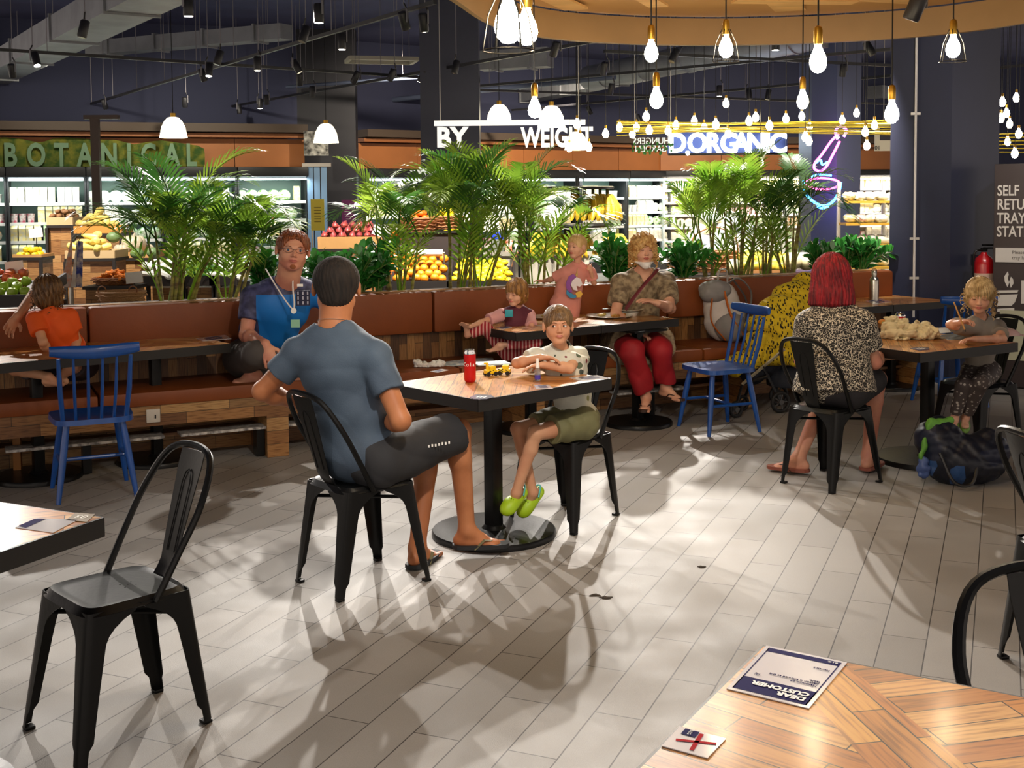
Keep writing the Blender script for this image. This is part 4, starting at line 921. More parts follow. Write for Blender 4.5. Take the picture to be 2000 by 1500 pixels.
q = aY(972, 450, 12.15); o = MB().box((0, 0, .035), (.12, .1, .07), ch=.004).build('blue_box', mat('box_blue', '#1c3fc0', .5)); o.location = (q.x, 12.15, zc+.12); tag(o, 'bright blue box on top of the grey box stack', 'box')
# scale with pole
q = aY(1018, 460, 11.3); t = thing('price_scale', 'white slanted price scale head on a black forked stand', 'scale', (q.x, 11.3, 0))
MB().box((0, 0, 1.50), (.10, .05, .30), ch=.01, T=TR((0, 0, 0), 0)).build('scale_head', mat('scale_white', '#dcd8cc', .4), t)
MB().tube([(0, 0, 1.35), (-.02, 0, 1.25), (-.02, 0, 1.12)], .014, 8).build('neck', BLK, t)
MB().tube(bez([(-.12, 0, .85), (-.08, 0, 1.02), (-.02, 0, 1.12), (.05, 0, 1.06), (.09, 0, .98)], 5), .008, 6).build('fork', mat('fork_brown', '#8a5f3c', .5), t)
MB().cyl((-.02, 0, 0), (-.02, 0, 1.12), .012, n=8).build('pole', BLK, t); MB().lathe([(.16, 0), (.16, .02), (0, .03)], 20).build('foot', BLK, t)
# banners
for lab, px, col, txt in (('yellow upright banner in front of the dark gap', 621, '#e8d44a', '#7d6a18'), ('purple upright banner with a pale emblem', 681, '#93397f', '#e0c8dc')):
    y0, y1 = (389, 450) if px == 621 else (390, 442); a, b = aY(px, y1, 14.), aY(px, y0, 14.); h = b.z-a.z
    t = thing('banner_stand', lab, 'banner', (a.x, a.y, 0)); MB().box((0, 0, a.z+h/2), (.16, .012, h)).build('banner_panel', mat('banner_'+col[1:], col, .5), t, 0)
    MB().box((-.07, .012, (a.z+.3)/2), (.015, .015, a.z+.3)).build('stand_pole', STEEL, t, 0); MB().box((0, .02, .01), (.2, .2, .02)).build('stand_foot', STEEL, t, 0)
    mb = MB()
    for k in range(6): w_ = .03+.03*math.sin(PI*(k+.5)/6) if px == 681 else .05; mb.box((0, -.008, a.z+h*(.28+.09*k)), (w_*1.6, .003, .01))
    mb.build('printed_lines', mat('banner_print_'+txt[1:], txt, .5), t, 0)
# white price cards on sticks
for i, (x, y, Y, lab) in enumerate(((743, 452, 11.5, 'white tilted price card over the onion box'), (28, 522, 9.6, 'white price card above the apples'), (262, 542, 10.4, 'white price card beside the carrots'), (960, 438, 11.7, 'white price card above the box of lemons'), (70, 455, 13, 'white price card by the back potatoes'), (1078, 420, 11.6, 'tall white card on the banana rack'), (903, 425, 11.9, 'white arched card on the counter'))):
    p = aY(x, y, Y); t = thing('price_card', lab, 'sign', p); big = i in (5,); MB().box((0, 0, 0), (.15, .006, .10 if not big else .22), T=Matrix.Rotation(.35 if i in (0, 5) else -.1, 4, 'Y')).build('card', WHT, t, 0)
    MB().cyl((0, .01, -.05), (0, .01, -min(p.z-.02, [.45, .4, .3, 1.4, 1.1, 1.5, .5][i])), .005, n=5).build('stick', BLK, t)
t = thing('leaning_banner', 'folded orange and blue printed banner leaning behind the child in orange', 'banner', (aY(135, 540, 10.2).x, 10.2, 0), world=True)
for k, (x0, x1, col) in enumerate(((112, 134, '#e08a5a'), (132, 144, '#e8e2da'), (142, 155, '#33408a'))):
    a, b, c, d = aY(x0+6, 560, 10.1), aY(x1+4, 562, 10.1), aY(x1+6, 472, 10.3), aY(x0+26-8*k, 470, 10.3); MB().add([a, b, c, d]+[v+Vector((0, .02, 0)) for v in (a, b, c, d)], [(0, 1, 2, 3), (4, 7, 6, 5), (0, 4, 5, 1), (1, 5, 6, 2), (2, 6, 7, 3), (3, 7, 4, 0)]).build('printed_fold', mat('fold_'+col[1:], col, .6, col2='#d8c8b8', scale=18), t, 0)
q = aY(135, 560, 10.15); MB().cyl((q.x, 10.2, 0), (q.x, 10.2, q.z+.1), .02, n=8).build('stand_pole', STEEL, t)
# heap of wrapped bags behind right palms (individual bags)
BAGM = [mat('bag_film_%d' % i, c, .25, col2='#f4f4f0', scale=14) for i, c in enumerate(('#e8e6e0', '#c9d8e8', '#e8b8c8', '#e8e0a8'))]
bagp = []
for i in range(4):
    mb = MB(); random.seed(40+i)
    def bf(u, v, s=i): 
        th = u*2*PI; ph = v*PI; r = 1+.12*math.sin(5*th+s)*math.sin(ph)+.08*math.sin(9*ph+3*th); return (.13*r*math.sin(ph)*math.cos(th), .09*r*math.sin(ph)*math.sin(th), .07-.07*r*math.cos(ph))
    mb.sheet(bf, 14, 9); bagp.append(mb.build('snack_bag', BAGM[i]))
used = [False]*4; random.seed(11)
def bag(loc, lab, grp, rz=0, sc=1., i=None):
    i = random.randrange(4) if i is None else i
    if not used[i]: o = bagp[i]; used[i] = True
    else: o = bagp[i].copy(); COL.objects.link(o)
    o.location = loc; o.rotation_euler = (random.uniform(-.3, .3), random.uniform(-.3, .3), rz); o.scale = (sc,)*3; tag(o, ['white', 'pale blue', 'pink', 'pale yellow'][i]+' '+lab, 'bag', ['white', 'pale blue', 'pink', 'pale yellow'][i]+' '+grp)
zb_ = aY(1400, 500, 12.6).z
t = thing('bag_table', 'low white table under the heap of wrapped bags', 'table', (aY(1420, 500, 12.8).x, 12.85, 0)); MB().box((0, 0, zb_-.02), (2.0, .8, .04)).build('table_top', WHT, t, 0)
for sx in (-.9, .9): MB().box((sx, 0, zb_/2-.02), (.05, .7, zb_-.04)).build('leg', WHT, t, 0)
for l in range(4):
    for k in range(9-2*l): p = aY(1348+l*14+k*20, 500, 12.7+.12*(k % 2)); bag((p.x, p.y, zb_+.11*l), 'wrapped bag in the heap behind the right palms', 'bags in the heap behind the right palms', k)
# display right of the neon column
a = aY(1655, 520, 14.2); b = aY(1745, 520, 14.2)
t = thing('snack_rack', 'tiered yellow edged snack rack right of the neon column', 'rack', ((a.x+b.x)/2, 14.4, 0)); w = b.x-a.x
for z in (.75, 1.02, 1.28, 1.55):
    MB().box((0, .0+.12*(z-.75), z), (w, .4, .03)).build('shelf', mat('yellow_shelf', '#d0a540', .5), t, 0)
for s in (-1, 1): MB().box((s*w/2, .2, .9), (.04, .04, 1.8)).build('upright', WHT, t, 0)
MB().box((0, .1, .35), (w, .5, .7)).build('base_cabinet', mat('honey_wood', '#d08d3c'), t, 0)
for z in (.765, 1.035, 1.295, 1.565):
    for k in range(4): bag(((a.x+b.x)/2-w/2+.1+k*(w-.2)/3, 14.36+.12*(z-.75), z), 'snack bag on the yellow edged rack', 'snack bags on the yellow rack', k, .8)
area(((a.x+b.x)/2, 13.6, 2.6), ((a.x+b.x)/2, 14.4, 1.), 40, .8, .3, (1, .85, .6))
# produce lighting: pendants and track beams over the islands
for x, y, p in ((-4.2, 11.2, 150), (-1.6, 10.6, 150), (0.2, 10.4, 220), (1.6, 11.2, 150), (3.0, 11.0, 150), (-6., 13., 160), (2.2, 13.5, 150)):
    spot((x, y-.6, 3.25), (x, y+.6, .9), p*3.2, 75, .8, .05)

for x in (150, 420): q = onwall(x, 300, .3); spot((q.x+.6, q.y-2.6, 3.6), (q.x, q.y, 2.4), 120, 95, .9, .05, (1, .9, .7))
for x, Y in ((800, 20.), (1100, 22.5), (1500, 23.5)): q = aY(x, 310, Y); spot((q.x, q.y-1.5, 3.7), (q.x, q.y+1.5, 2.3), 420, 100, .9, .05, (1, .85, .65))
spot((3.3, 8.2, 3.4), (3.4, 10.6, 2.2), 70, 90, 1, .05); spot((4.0, 8.0, 3.0), (4.25, 9.7, 1.4), 60, 80, 1, .05)
# ---------------------------------------------------------------- plants
def leaf_mat(name, c1, c2, tr=.4, rough=.4):
    m = bpy.data.materials.new(name); m.use_nodes = True; t = m.node_tree; b = t.nodes['Principled BSDF']; L = t.links.new
    tc = nd(t, 'ShaderNodeTexCoord'); n = nd(t, 'ShaderNodeTexNoise'); n.inputs['Scale'].default_value = 3.; L(tc.outputs['Object'], n.inputs[0])
    c = ramp(t, n.outputs[0], [(.35, c1), (.65, c2)]); L(c, b.inputs['Base Color']); b.inputs['Roughness'].default_value = rough
    ts = nd(t, 'ShaderNodeBsdfTranslucent'); L(c, ts.inputs[0]); mx = nd(t, 'ShaderNodeMixShader'); mx.inputs[0].default_value = tr
    L(b.outputs[0], mx.inputs[1]); L(ts.outputs[0], mx.inputs[2]); L(mx.outputs[0], t.nodes['Material Output'].inputs[0]); return m
PALM = [leaf_mat('palm_leaf_lit', '#5a8a24', '#a9c648'), leaf_mat('palm_leaf_shaded', '#2b5520', '#4f7d34')]  # one leaf in two greens: light and shade put into the colour
CANE = mat('palm_cane', '#8a8b3c', .5, col2='#5c4a22', scale=9, stretch=(1, 1, 4))
def frond(parent, p, az, tilt, L, droop, m, nl=20, ll=.26):
    mb = MB(); pts = []; d = Vector((math.cos(az)*math.sin(tilt), math.sin(az)*math.sin(tilt), math.cos(tilt))); q = Vector(p); n = 14
    for i in range(n+1):
        pts.append(q.copy()); q = q+d*(L/n); d = (d+Vector((0, 0, -droop/n*(1+i/n*1.2)))+Vector((math.cos(az), math.sin(az), 0))*.02).normalized()
    mb.tube(pts, [.006-.0045*i/n for i in range(n+1)], 4)
    for i in range(nl):
        k = .22+.78*i/(nl-1); f = k*n; j = min(n-1, int(f)); a = pts[j].lerp(pts[j+1], f-j); t_ = (pts[j+1]-pts[j]).normalized()
        sd = t_.cross(Vector((0, 0, 1)))
        sd = sd.normalized() if sd.length > .05 else Vector((-math.sin(az), math.cos(az), 0)); up = sd.cross(t_).normalized()
        l = ll*math.sin(PI*min(.97, .18+.78*k))**.7*random.uniform(.9, 1.1); w = .0078*(.7+.6*math.sin(PI*k))
        for s in (-1, 1):
            ld = (t_*(.75+.5*k)+sd*s*(1.1-.5*k)+up*.25).normalized(); wd = ld.cross(up).normalized()
            m1 = a+ld*l*.35; m2 = a+ld*l*.72+Vector((0, 0, -l*.06)); tp = a+ld*l+Vector((0, 0, -l*.2))
            mb.add([a, m1+wd*w, m1-wd*w, m2+wd*w*.7, m2-wd*w*.7, tp], [(0, 2, 1), (1, 2, 4, 3), (3, 4, 5)])
    return mb.build('frond', m, parent, 0)
def on_planter(px, n=.93, z=.95):
    k = (px-CX)/F; s = (k*7.346+1.633+k*n*.901+n*.434)/(.901-.434*k)
    return bp(s, n, z)
def palm(px, label, crown_px, top_y, seed, nc=5, nf=11, spread=.12, L=.62, dark=.5):
    random.seed(seed); b = on_planter(px); t = thing('potted_palm', label, 'palm', b, group='areca palms in the planter', world=True)
    zt = 1.65-(top_y-388)/2290*b.y; xc = (crown_px-px)/2290*b.y; H_ = zt-b.z
    for i in range(nc):
        a = random.uniform(0, 6.28); r = random.uniform(.02, .07); p0 = b+Vector((r*math.cos(a)*1.6, r*math.sin(a), -.03))
        h = H_*random.uniform(.32, .5); p1 = b+Vector((xc*.5+spread*math.cos(a), spread*math.sin(a)*.6, h))
        pts = bez([p0, p0.lerp(p1, .5)+Vector((0, 0, .03)), p1], 4); MB().tube(pts, [lerp(.014, .007, k/(len(pts)-1)) for k in range(len(pts))], 6).build('cane', CANE, t)
        for k in range(2 if nf > 8 else 1):
            if i*2+k >= nf: break
            az = a+random.uniform(-.9, .9)+k*2.4; frond(t, p1, az, random.uniform(.12, .62), L*random.uniform(.85, 1.15)*(H_/1.15), random.uniform(.7, 1.7), PALM[1 if random.random() < dark else 0])
    for k in range(max(0, nf-nc*2)):
        az = random.uniform(0, 6.28); frond(t, b+Vector((xc*.5+.05*math.cos(az), .04*math.sin(az), H_*.35)), az, random.uniform(.2, .9), L*(H_/1.15), random.uniform(.8, 1.9), PALM[1 if random.random() < dark else 0])
    for k in range(4):
        az = random.uniform(0, 6.28); frond(t, b+Vector((.04*math.cos(az), .03*math.sin(az), 0)), az, random.uniform(.2, .5), L*1.25, random.uniform(.5, 1.1), PALM[0], 14, .2)
    return t
palm(322, 'tall palm in front of the last letters of BOTANICAL', 330, 262, 1, 6, 15, .16, .66)
palm(355, 'palm just right of the tallest left palm, leaning right', 400, 300, 22, 4, 9, .14, .6)
palm(440, 'palm left of the man with glasses', 470, 330, 2, 5, 12, .15, .60)
palm(780, 'palm over the oranges, left of the navy pillar', 770, 275, 3, 5, 12, .17, .64, .3)
palm(893, 'bright green palm over the lemons in front of the navy pillar', 900, 258, 4, 6, 13, .12, .66, .15)
palm(935, 'palm right of the brightest palm, arching to the right', 990, 262, 14, 4, 9, .15, .66, .4)
palm(1042, 'palm left of the standing toddler with thin canes', 1060, 278, 5, 6, 12, .15, .62, .35)
palm(1085, 'short palm behind the standing toddler', 1105, 310, 15, 3, 7, .12, .56, .5)
palm(1385, 'palm right of the curly haired woman', 1360, 300, 6, 5, 12, .17, .64, .35)
palm(1445, 'tall palm under the D.ORGANIC letters', 1445, 270, 7, 6, 13, .15, .66, .2)
palm(1540, 'dark palm left of the neon bowl', 1528, 285, 8, 6, 12, .13, .62, .95)
palm(1490, 'palm between the two tallest right palms', 1490, 320, 18, 4, 8, .14, .56, .6)
SHR = leaf_mat('shrub_leaf_glossy', '#1f5a22', '#3f8a35', .2, .25)
def shrub(px, label, w, top_y, seed, ns=11, n=.9):
    random.seed(seed); b = on_planter(px, n); t = thing('leafy_shrub', label, 'shrub', b, group='glossy low shrubs in the planter', world=True)
    H_ = 1.65-(top_y-388)/2290*b.y-b.z; W_ = w/2290*b.y/2; st = MB(); lf = MB()
    for i in range(ns):
        a = 2*PI*i/ns+random.uniform(-.3, .3); r = W_*random.uniform(.35, 1.5); h = H_*random.uniform(.7, 1.02)*(1-.25*r/W_)
        pts = bez([b+Vector((.03*math.cos(a), .03*math.sin(a), -.02)), b+Vector((r*.35*math.cos(a), r*.35*math.sin(a), h*.55)), b+Vector((r*math.cos(a), r*.8*math.sin(a), h))], 7)
        st.tube(pts, [lerp(.006, .003, k/(len(pts)-1)) for k in range(len(pts))], 5)
        for j in range(2, len(pts)-1):
            for s in (-1, 1):
                tt = (pts[j+1]-pts[j]).normalized(); sd = tt.cross(Vector((math.cos(a+s), math.sin(a*3+j), .3))).normalized()*(1 if s > 0 else -1)
                ld = (tt*.7+sd*.9).normalized(); wd = ld.cross(Vector((random.uniform(-.6, .6), random.uniform(-.8, .2), 1))).normalized(); l = random.uniform(.07, .115); o = pts[j]
                lf.add([o, o+ld*l*.4+wd*l*.22, o+ld*l*.4-wd*l*.22, o+ld*l*.75+wd*l*.16, o+ld*l*.75-wd*l*.16, o+ld*l-Vector((0, 0, .012))], [(0, 2, 1), (1, 2, 4, 3), (3, 4, 5)])
    st.build('stems', mat('shrub_stem', '#55702c', .5), t); lf.build('leaves', SHR, t, 0); return t
shrub(512, 'shrub directly left of the man with glasses', 60, 478, 31)
shrub(632, 'shrub directly right of the man with glasses', 95, 478, 32, 14)
shrub(700, 'large dense shrub behind the dark haired man', 120, 486, 33, 20)
shrub(735, 'tall thin stemmed shrub before the onion box', 90, 440, 34, 9)
shrub(1198, 'shrub between the standing toddler and the curly haired woman', 60, 452, 35, 14)
shrub(1225, 'low shrub left of the curly haired woman', 60, 475, 45, 12)
shrub(1335, 'shrub directly right of the curly haired woman', 80, 468, 36, 15)
shrub(1600, 'low shrub left of the red haired woman', 70, 478, 37, 12)
shrub(1682, 'wide shrub at the right end of the planter', 90, 468, 38, 20)
shrub(1655, 'shrub right of the red haired woman', 70, 462, 39, 13)
# ---------------------------------------------------------------- ceiling services
TRK = mat('track_black', '#1b1b20', .45); LENS = mat('spot_lens_lit', '#fff3df', .4, emit=40); DUC = mat('galvanised_duct', '#8f9298', .5, .3, var=.2, scale=3)
ZT = 3.3
def track(label, p, q, name='track_rail', m=TRK, w=.035, z=ZT, rods=True, cat='track', top=4.7, sp=1.3):
    a, b = at(p[0], p[1], z), at(q[0], q[1], z); d = b-a; L_ = d.length; r = math.atan2(d.y, d.x); c = (a+b)/2
    t = thing(name, label, cat, c, r); MB().box((0, 0, 0), (L_, w, w)).build('rail', m, t, 0)
    if rods:
        n = min(9, max(2, int(L_/sp)))
        for k in range(n): x = -L_/2+L_*(k+.5)/n; MB().cyl((x, 0, 0), (x, 0, top-z+.02), .005, n=5).build('hanger_rod', mat('rod_grey', '#7d7a80', .4, .4), t)
    return t
track('black lighting track crossing level from the left edge', (-30, 95), (930, 158))
track('black lighting track rising steeply from the BOTANICAL sign to the top', (160, 208), (850, 4))
track('black lighting track rising from above the left fascia to the canopy', (372, 222), (1175, 78))
track('long black lighting track right of the navy pillar, upper', (890, 172), (1740, 96))
track('long black lighting track right of the navy pillar, lower', (1000, 215), (1740, 148))
track('black lighting track falling to the right above the lit letters', (830, 172), (1740, 203))
track('thin black rail close under the canopy rim', (1180, 100), (1740, 128))
track('short black lighting track at the upper right corner', (1950, 132), (2100, 118))
for lab, p, q, r in (('thin blue-grey pipe above the left fascia', (372, 230), (826, 243), .03), ('pale cable tray above the hanging sign', (575, 215), (1200, 150), .05), ('grey pipe running behind the left pendants', (560, 170), (830, 150), .03)):
    a, b = at(p[0], p[1], 3.6), at(q[0], q[1], 3.6); t = thing('ceiling_pipe', lab, 'pipe', (a+b)/2, world=True); MB().cyl(a, b, r, n=10).build('pipe', mat('pipe_bluegrey', '#566078', .4), t)
    for k in (.15, .5, .85): c = a.lerp(b, k); MB().cyl(c, c+Vector((0, 0, 1.1)), .005, n=5).build('hanger_rod', mat('rod_grey', '#7d7a80'), t)
def duct(lab, p, q, w, h, z, rnd=False, flanges=4):
    a, b = at(p[0], p[1], z), at(q[0], q[1], z); d = b-a; L_ = d.length; t = thing('air_duct', lab, 'duct', (a+b)/2, math.atan2(d.y, d.x))
    if rnd: MB().cyl((-L_/2, 0, 0), (L_/2, 0, 0), w/2, n=24).build('duct_body', DUC, t)
    else: MB().box((0, 0, 0), (L_, w, h)).build('duct_body', DUC, t, 0)
    for k in range(flanges):
        x = -L_/2+L_*(k+.5)/flanges
        if rnd: MB().cyl((x-.02, 0, 0), (x+.02, 0, 0), w/2+.015, n=24).build('flange', DUC, t)
        else: MB().box((x, 0, 0), (.04, w+.05, h+.05)).build('flange', DUC, t, 0)
        MB().cyl((x, w/2+.03, 0), (x, w/2+.03, 4.72-z), .006, n=5).build('hanger_rod', mat('rod_grey', '#7d7a80'), t)
duct('large pale duct at the upper left running to the top edge', (-30, 150), (330, -40), .55, .30, 3.75)
duct('round galvanised duct under the canopy at the right', (1150, 152), (1620, 62), .42, .42, 3.75, True, 5)
duct('short grey duct box right of the navy pillar', (938, 120), (1075, 112), .30, .28, 3.7, flanges=2)
duct('pale angled duct behind the bell pendants', (935, 208), (1260, 140), .42, .26, 3.8)
duct('dark duct above the fridge wall at the left', (180, 96), (560, 62), .3, .22, 4.1)
duct('grey duct far behind the bulbs at the right', (1300, 215), (1735, 180), .5, .3, 4.0)
t_ = thing('ceiling_cassette', 'pale metal ceiling frame left of the navy pillar', 'vent', at(745, 118, 3.6), .25)
for a_, b_ in (((0, .28), (.95, .05)), ((0, -.28), (.95, .05))): MB().box((a_[0], a_[1], 0), (b_[0], b_[1], .05)).build('frame_side', mat('pale_metal', '#b9b6a4', .4), t_, 0)
for s in (-.47, .47): MB().box((s, 0, 0), (.05, .56, .05)).build('frame_end', mat('pale_metal', '#b9b6a4'), t_, 0)
for s in (-.4, .4): MB().cyl((s, 0, 0), (s, 0, 1.12), .006, n=5).build('hanger_rod', mat('rod_grey', '#7d7a80'), t_)
MB().box((0, 0, .01), (.9, .06, .02)).build('cross_bar', mat('pale_metal', '#b9b6a4'), t_, 0)
def track_spot():
    mk = {}
    for lit in (0, 1):
        t = thing('track_spotlight', 'x', 'spotlight', (0, 0, -10))
        h = MB().lathe([(.038, 0), (.042, .01), (.042, .15), (.034, .16), (0, .16)], 14).build('lamp_head', TRK, t)
        MB().lathe([(0, -.001), (.034, -.001), (.034, .004), (0, .004)], 12).build('lens', LENS if lit else mat('lens_dark', '#6a6255', .2), h)
        MB().box((.05, 0, .13), (.008, .02, .12)).build('yoke', mat('yoke_grey', '#77757a', .4, .5), t, 0); MB().cyl((.05, 0, .18), (.02, 0, .24), .008, n=6).build('stem', TRK, t)
        MB().cyl((.02, 0, .24), (.02, 0, 1.62), .005, n=5).build('drop_rod', mat('rod_grey', '#7d7a80', .4, .4), t); mk[lit] = t
    return mk
SPK = track_spot(); sused = {0: False, 1: False}
LITS = [(368, 32), (623, 45), (668, 97), (826, 62), (410, 150), (68, 132), (202, 214), (831, 163), (508, 212), (503, 138), (410, 235), (489, 248), (361, 210), (1515, 98), (1405, 188), (1610, 198)]
UNL = [(168, 75), (22, 152), (600, 85), (573, 145), (392, 160), (585, 168), (466, 222), (432, 128), (520, 205), (893, 145), (1322, 125), (1088, 112), (1182, 148), (1195, 185), (930, 165), (1462, 195), (1502, 195), (1648, 150), (1690, 112), (785, 60), (770, 160), (700, 165), (1147, 225), (610, 190), (1245, 240)]
def place_spot(lit, x, y, z=3.1, lab=None):
    p = at(x, y, z) if y < 300 else aY(x, y, 15)
    rz = random.uniform(0, 6.3); tl = random.uniform(.1, .55)*(0 if lit and random.random() < .3 else 1)
    lab = lab or ('lit black track spotlight among the ceiling tracks' if lit else 'unlit black track spotlight among the ceiling tracks'); grp = 'lit track spotlights' if lit else 'unlit track spotlights'
    if not sused[lit]: o = SPK[lit]; sused[lit] = True; o.location = p; o.rotation_euler = (0, 0, rz); tag(o, lab, 'spotlight', grp)
    else: o = dup(SPK[lit], p, rz, lab, grp)
    for ch in o.children:
        if ch.name.startswith('lamp_head'): ch.rotation_euler = (tl, 0, 0); ch.location = (0, .16*math.sin(tl), .16*(1-math.cos(tl)))
random.seed(5)
ORD = 'first second third fourth fifth sixth seventh eighth ninth tenth eleventh twelfth thirteenth fourteenth fifteenth sixteenth seventeenth eighteenth nineteenth twentieth twenty-first twenty-second twenty-third twenty-fourth twenty-fifth'.split()
for i, (x, y) in enumerate(sorted(LITS)): place_spot(1, x, y, lab=f'lit black track spotlight, {ORD[i]} of the lit ones from the left')
for i, (x, y) in enumerate(sorted(UNL)): place_spot(0, x, y, lab=f'unlit black track spotlight, {ORD[i]} of the unlit ones from the left')
o = dup(SPK[0], aY(1803, 42, 5.9), (0, 0, 1), 'large dark cylinder spotlight below the canopy rim, upper right', None); o['group'] = 'cylinder lamp under the canopy'
# bulbs
BLB = mat('bulb_glow', '#ffe9bf', .3, emit=75); BRS = mat('aged_brass', '#a8812f', .3, .9); GLS = mat('clear_glass', '#ffffff', .02, trans=1.)
def bulb(name, r=.032):
    t = thing(name, 'x', 'bulb', (0, 0, -12)); s = r/.032
    MB().lathe([(q*s, w*s) for q, w in [(0, -.115), (.014, -.112), (.027, -.098), (.032, -.078), (.028, -.056), (.018, -.035), (.012, -.018), (.012, 0)]], 12).build('glass_bulb', BLB, t)
    MB().lathe([(.016*s, -.012*s), (.017*s, .0), (.017*s, .035*s), (.013*s, .05*s), (.004, .056*s)], 12).build('lamp_socket', BRS, t)
    return t
BG = bulb('pendant_bulb'); MB().cyl((0, 0, .05), (0, 0, .95), .0035, n=5).build('cord', BLK, BG)
bl = [((1598, 80), 4.9, 'pendant bulb with brass socket, largest right of the canopy centre', 1.15, 0), ((1418, 62), 5.2, 'caged pendant bulb left of the largest brass bulb', 1., 1), ((1862, 62), 5.2, 'caged pendant bulb near the upper right in front of the column', 1., 1), ((1272, 72), 5.9, 'pendant bulb at the lower canopy rim left of the caged bulb', 1.1, 0), ((1282, 164), 6.6, 'pendant bulb hanging below the canopy rim at centre right', 1.2, 0), ((1568, 170), 6.8, 'pendant bulb hanging lower, above the neon pestle', 1.1, 0), ((1742, 190), 6.2, 'pendant bulb in front of the edge of the navy column', 1.2, 0), ((1044, 184), 6.8, 'pendant bulb above the hanging WEIGHT letters', 1.2, 0), ((992, -15), 4.0, 'big bright bulb at the top edge left of the canopy centre', 1.5, 1), ((1028, 8), 4.3, 'smaller bulb right beside the big one at the top edge', 1.3, 0)]
fst = True
for (x, y), Y, lab, sc, cage in bl:
    p = aY(x, y, Y)
    if fst: o = BG; o.location = p; o.scale = (sc,)*3; tag(o, lab, 'bulb', 'pendant bulbs under the canopy'); fst = False
    else: o = dup(BG, p, 0, lab, 'pendant bulbs under the canopy', scale=sc)
    for ch in o.children:
        if ch.name.startswith('cord'): ch.scale = (1, 1, max(.02, (2.79-p.z)/(.95*sc)))
    if cage:
        for k in range(6):
            a_ = k*PI/3; MB().tube([(.018*math.cos(a_), .018*math.sin(a_), .01), (.045*math.cos(a_), .045*math.sin(a_), -.05), (.058*math.cos(a_), .058*math.sin(a_), -.13)], .0018, 4).build('cage_wire', BLK, o)
        MB().tube([(.058*math.cos(q*PI/9), .058*math.sin(q*PI/9), -.13) for q in range(18)], .0018, 4, closed=True).build('cage_ring', BLK, o)
FB = thing('small_bulb', 'small bare bulb in the cluster hung above the right of the shop', 'bulb', (0, 0, -12), group='small bulbs in the right cluster')
MB().lathe([(0, -.075), (.02, -.07), (.032, -.05), (.036, -.03), (.03, -.008), (.012, .02), (.012, .03)], 8).build('glass_bulb', mat('bulb_glow_far', '#fff0c8', .3, emit=32), FB)
MB().cyl((0, 0, .02), (0, 0, .06), .013, n=6).build('lamp_socket', BRS, FB); MB().cyl((0, 0, .05), (0, 0, .9), .003, n=4).build('cord', BLK, FB)
fb = [(1127, 243), (1133, 272), (1150, 288), (1183, 262), (1210, 250), (1235, 263), (1262, 228), (1268, 255), (1305, 256), (1320, 245), (1356, 237), (1375, 250), (1398, 244), (1463, 237), (1476, 230), (1535, 233), (1566, 228), (1581, 249), (1573, 268), (1580, 276), (1485, 317), (1422, 262), (1645, 236), (1673, 222), (1690, 258), (1693, 285), (1708, 245), (1418, 203), (1243, 250), (1112, 290), (1503, 246), (1958, 200), (1966, 222), (1985, 192), (1972, 243), (1968, 278), (1982, 300), (1990, 262), (1955, 232)]
for i, (x, y) in enumerate(fb):
    Y = 11.6+.35*((i*7) % 6); p = aY(x, y-6, Y)
    if i == 0: FB.location = p; o = FB
    else: o = dup(FB, p)
    for ch in o.children:
        if ch.name.startswith('cord'): ch.scale = (1, 1, (4.7-p.z-.05)/.85); ch.location = (0, 0, .05*(1-(4.7-p.z-.05)/.85))
WY = mat('yellow_wire', '#c9b23a', .5)
t = thing('wire_net', 'net of thin yellow wires strung above the lit letters', 'wires', aY(1470, 250, 12.6), world=True); random.seed(9)
for k in range(16):
    y0 = random.uniform(236, 268); y1 = random.uniform(232, 266); MB().tube([aY(1205, y0, 12.2+.1*k), aY(1745, y1, 12.2+.12*k)], .0055, 4).build('wire', WY, t)
t = thing('wire_net', 'short yellow wires right of the navy column', 'wires', aY(1975, 290, 12.6), world=True)
for k in range(6): MB().tube([aY(1952, 262+7*k, 12.6), aY(2060, 258+8*k, 12.6)], .0055, 4).build('wire', WY, t)
# bell pendants
BELL = thing('bell_pendant', 'x', 'lamp', (0, 0, -14))
MB().lathe([(.03, .27), (.07, .26), (.11, .22), (.15, .14), (.17, .04), (.178, 0), (.172, 0), (.16, .05), (.14, .13), (.10, .21), (.06, .25), (.0, .26)], 24).build('glass_shade', mat('bell_glass_glow', '#fff2cf', .3, emit=3.2), BELL)
MB().sphere((0, 0, .1), .045).build('inner_bulb', mat('bell_bulb', '#fff0cf', .3, emit=60), BELL); MB().cyl((0, 0, .26), (0, 0, .32), .035, n=10).build('cap', BRS, BELL)
MB().cyl((0, 0, .3), (0, 0, 2.75), .005, n=5).build('cord', BLK, BELL)
for i, (x, y, Y, lab, sc) in enumerate(((339, 269, 15.4, 'glowing bell pendant above the BOTANICAL sign', 1.), (637, 279, 16.6, 'glowing bell pendant left of the navy pillar', 1.), (975, 243, 16., 'glowing bell pendant above the white sign bar, left one', 1.), (1077, 248, 15., 'glowing bell pendant above the WEIGHT letters, right one', 1.), (1126, 293, 17.5, 'glowing bell pendant right of the WEIGHT letters', 1.))):
    p = aY(x, y, Y); sc = 1.
    if i == 0: BELL.location = p; BELL.scale = (sc,)*3; tag(BELL, lab, 'lamp', 'bell pendants in the shop')
    else: dup(BELL, p, 0, lab, 'bell pendants in the shop')
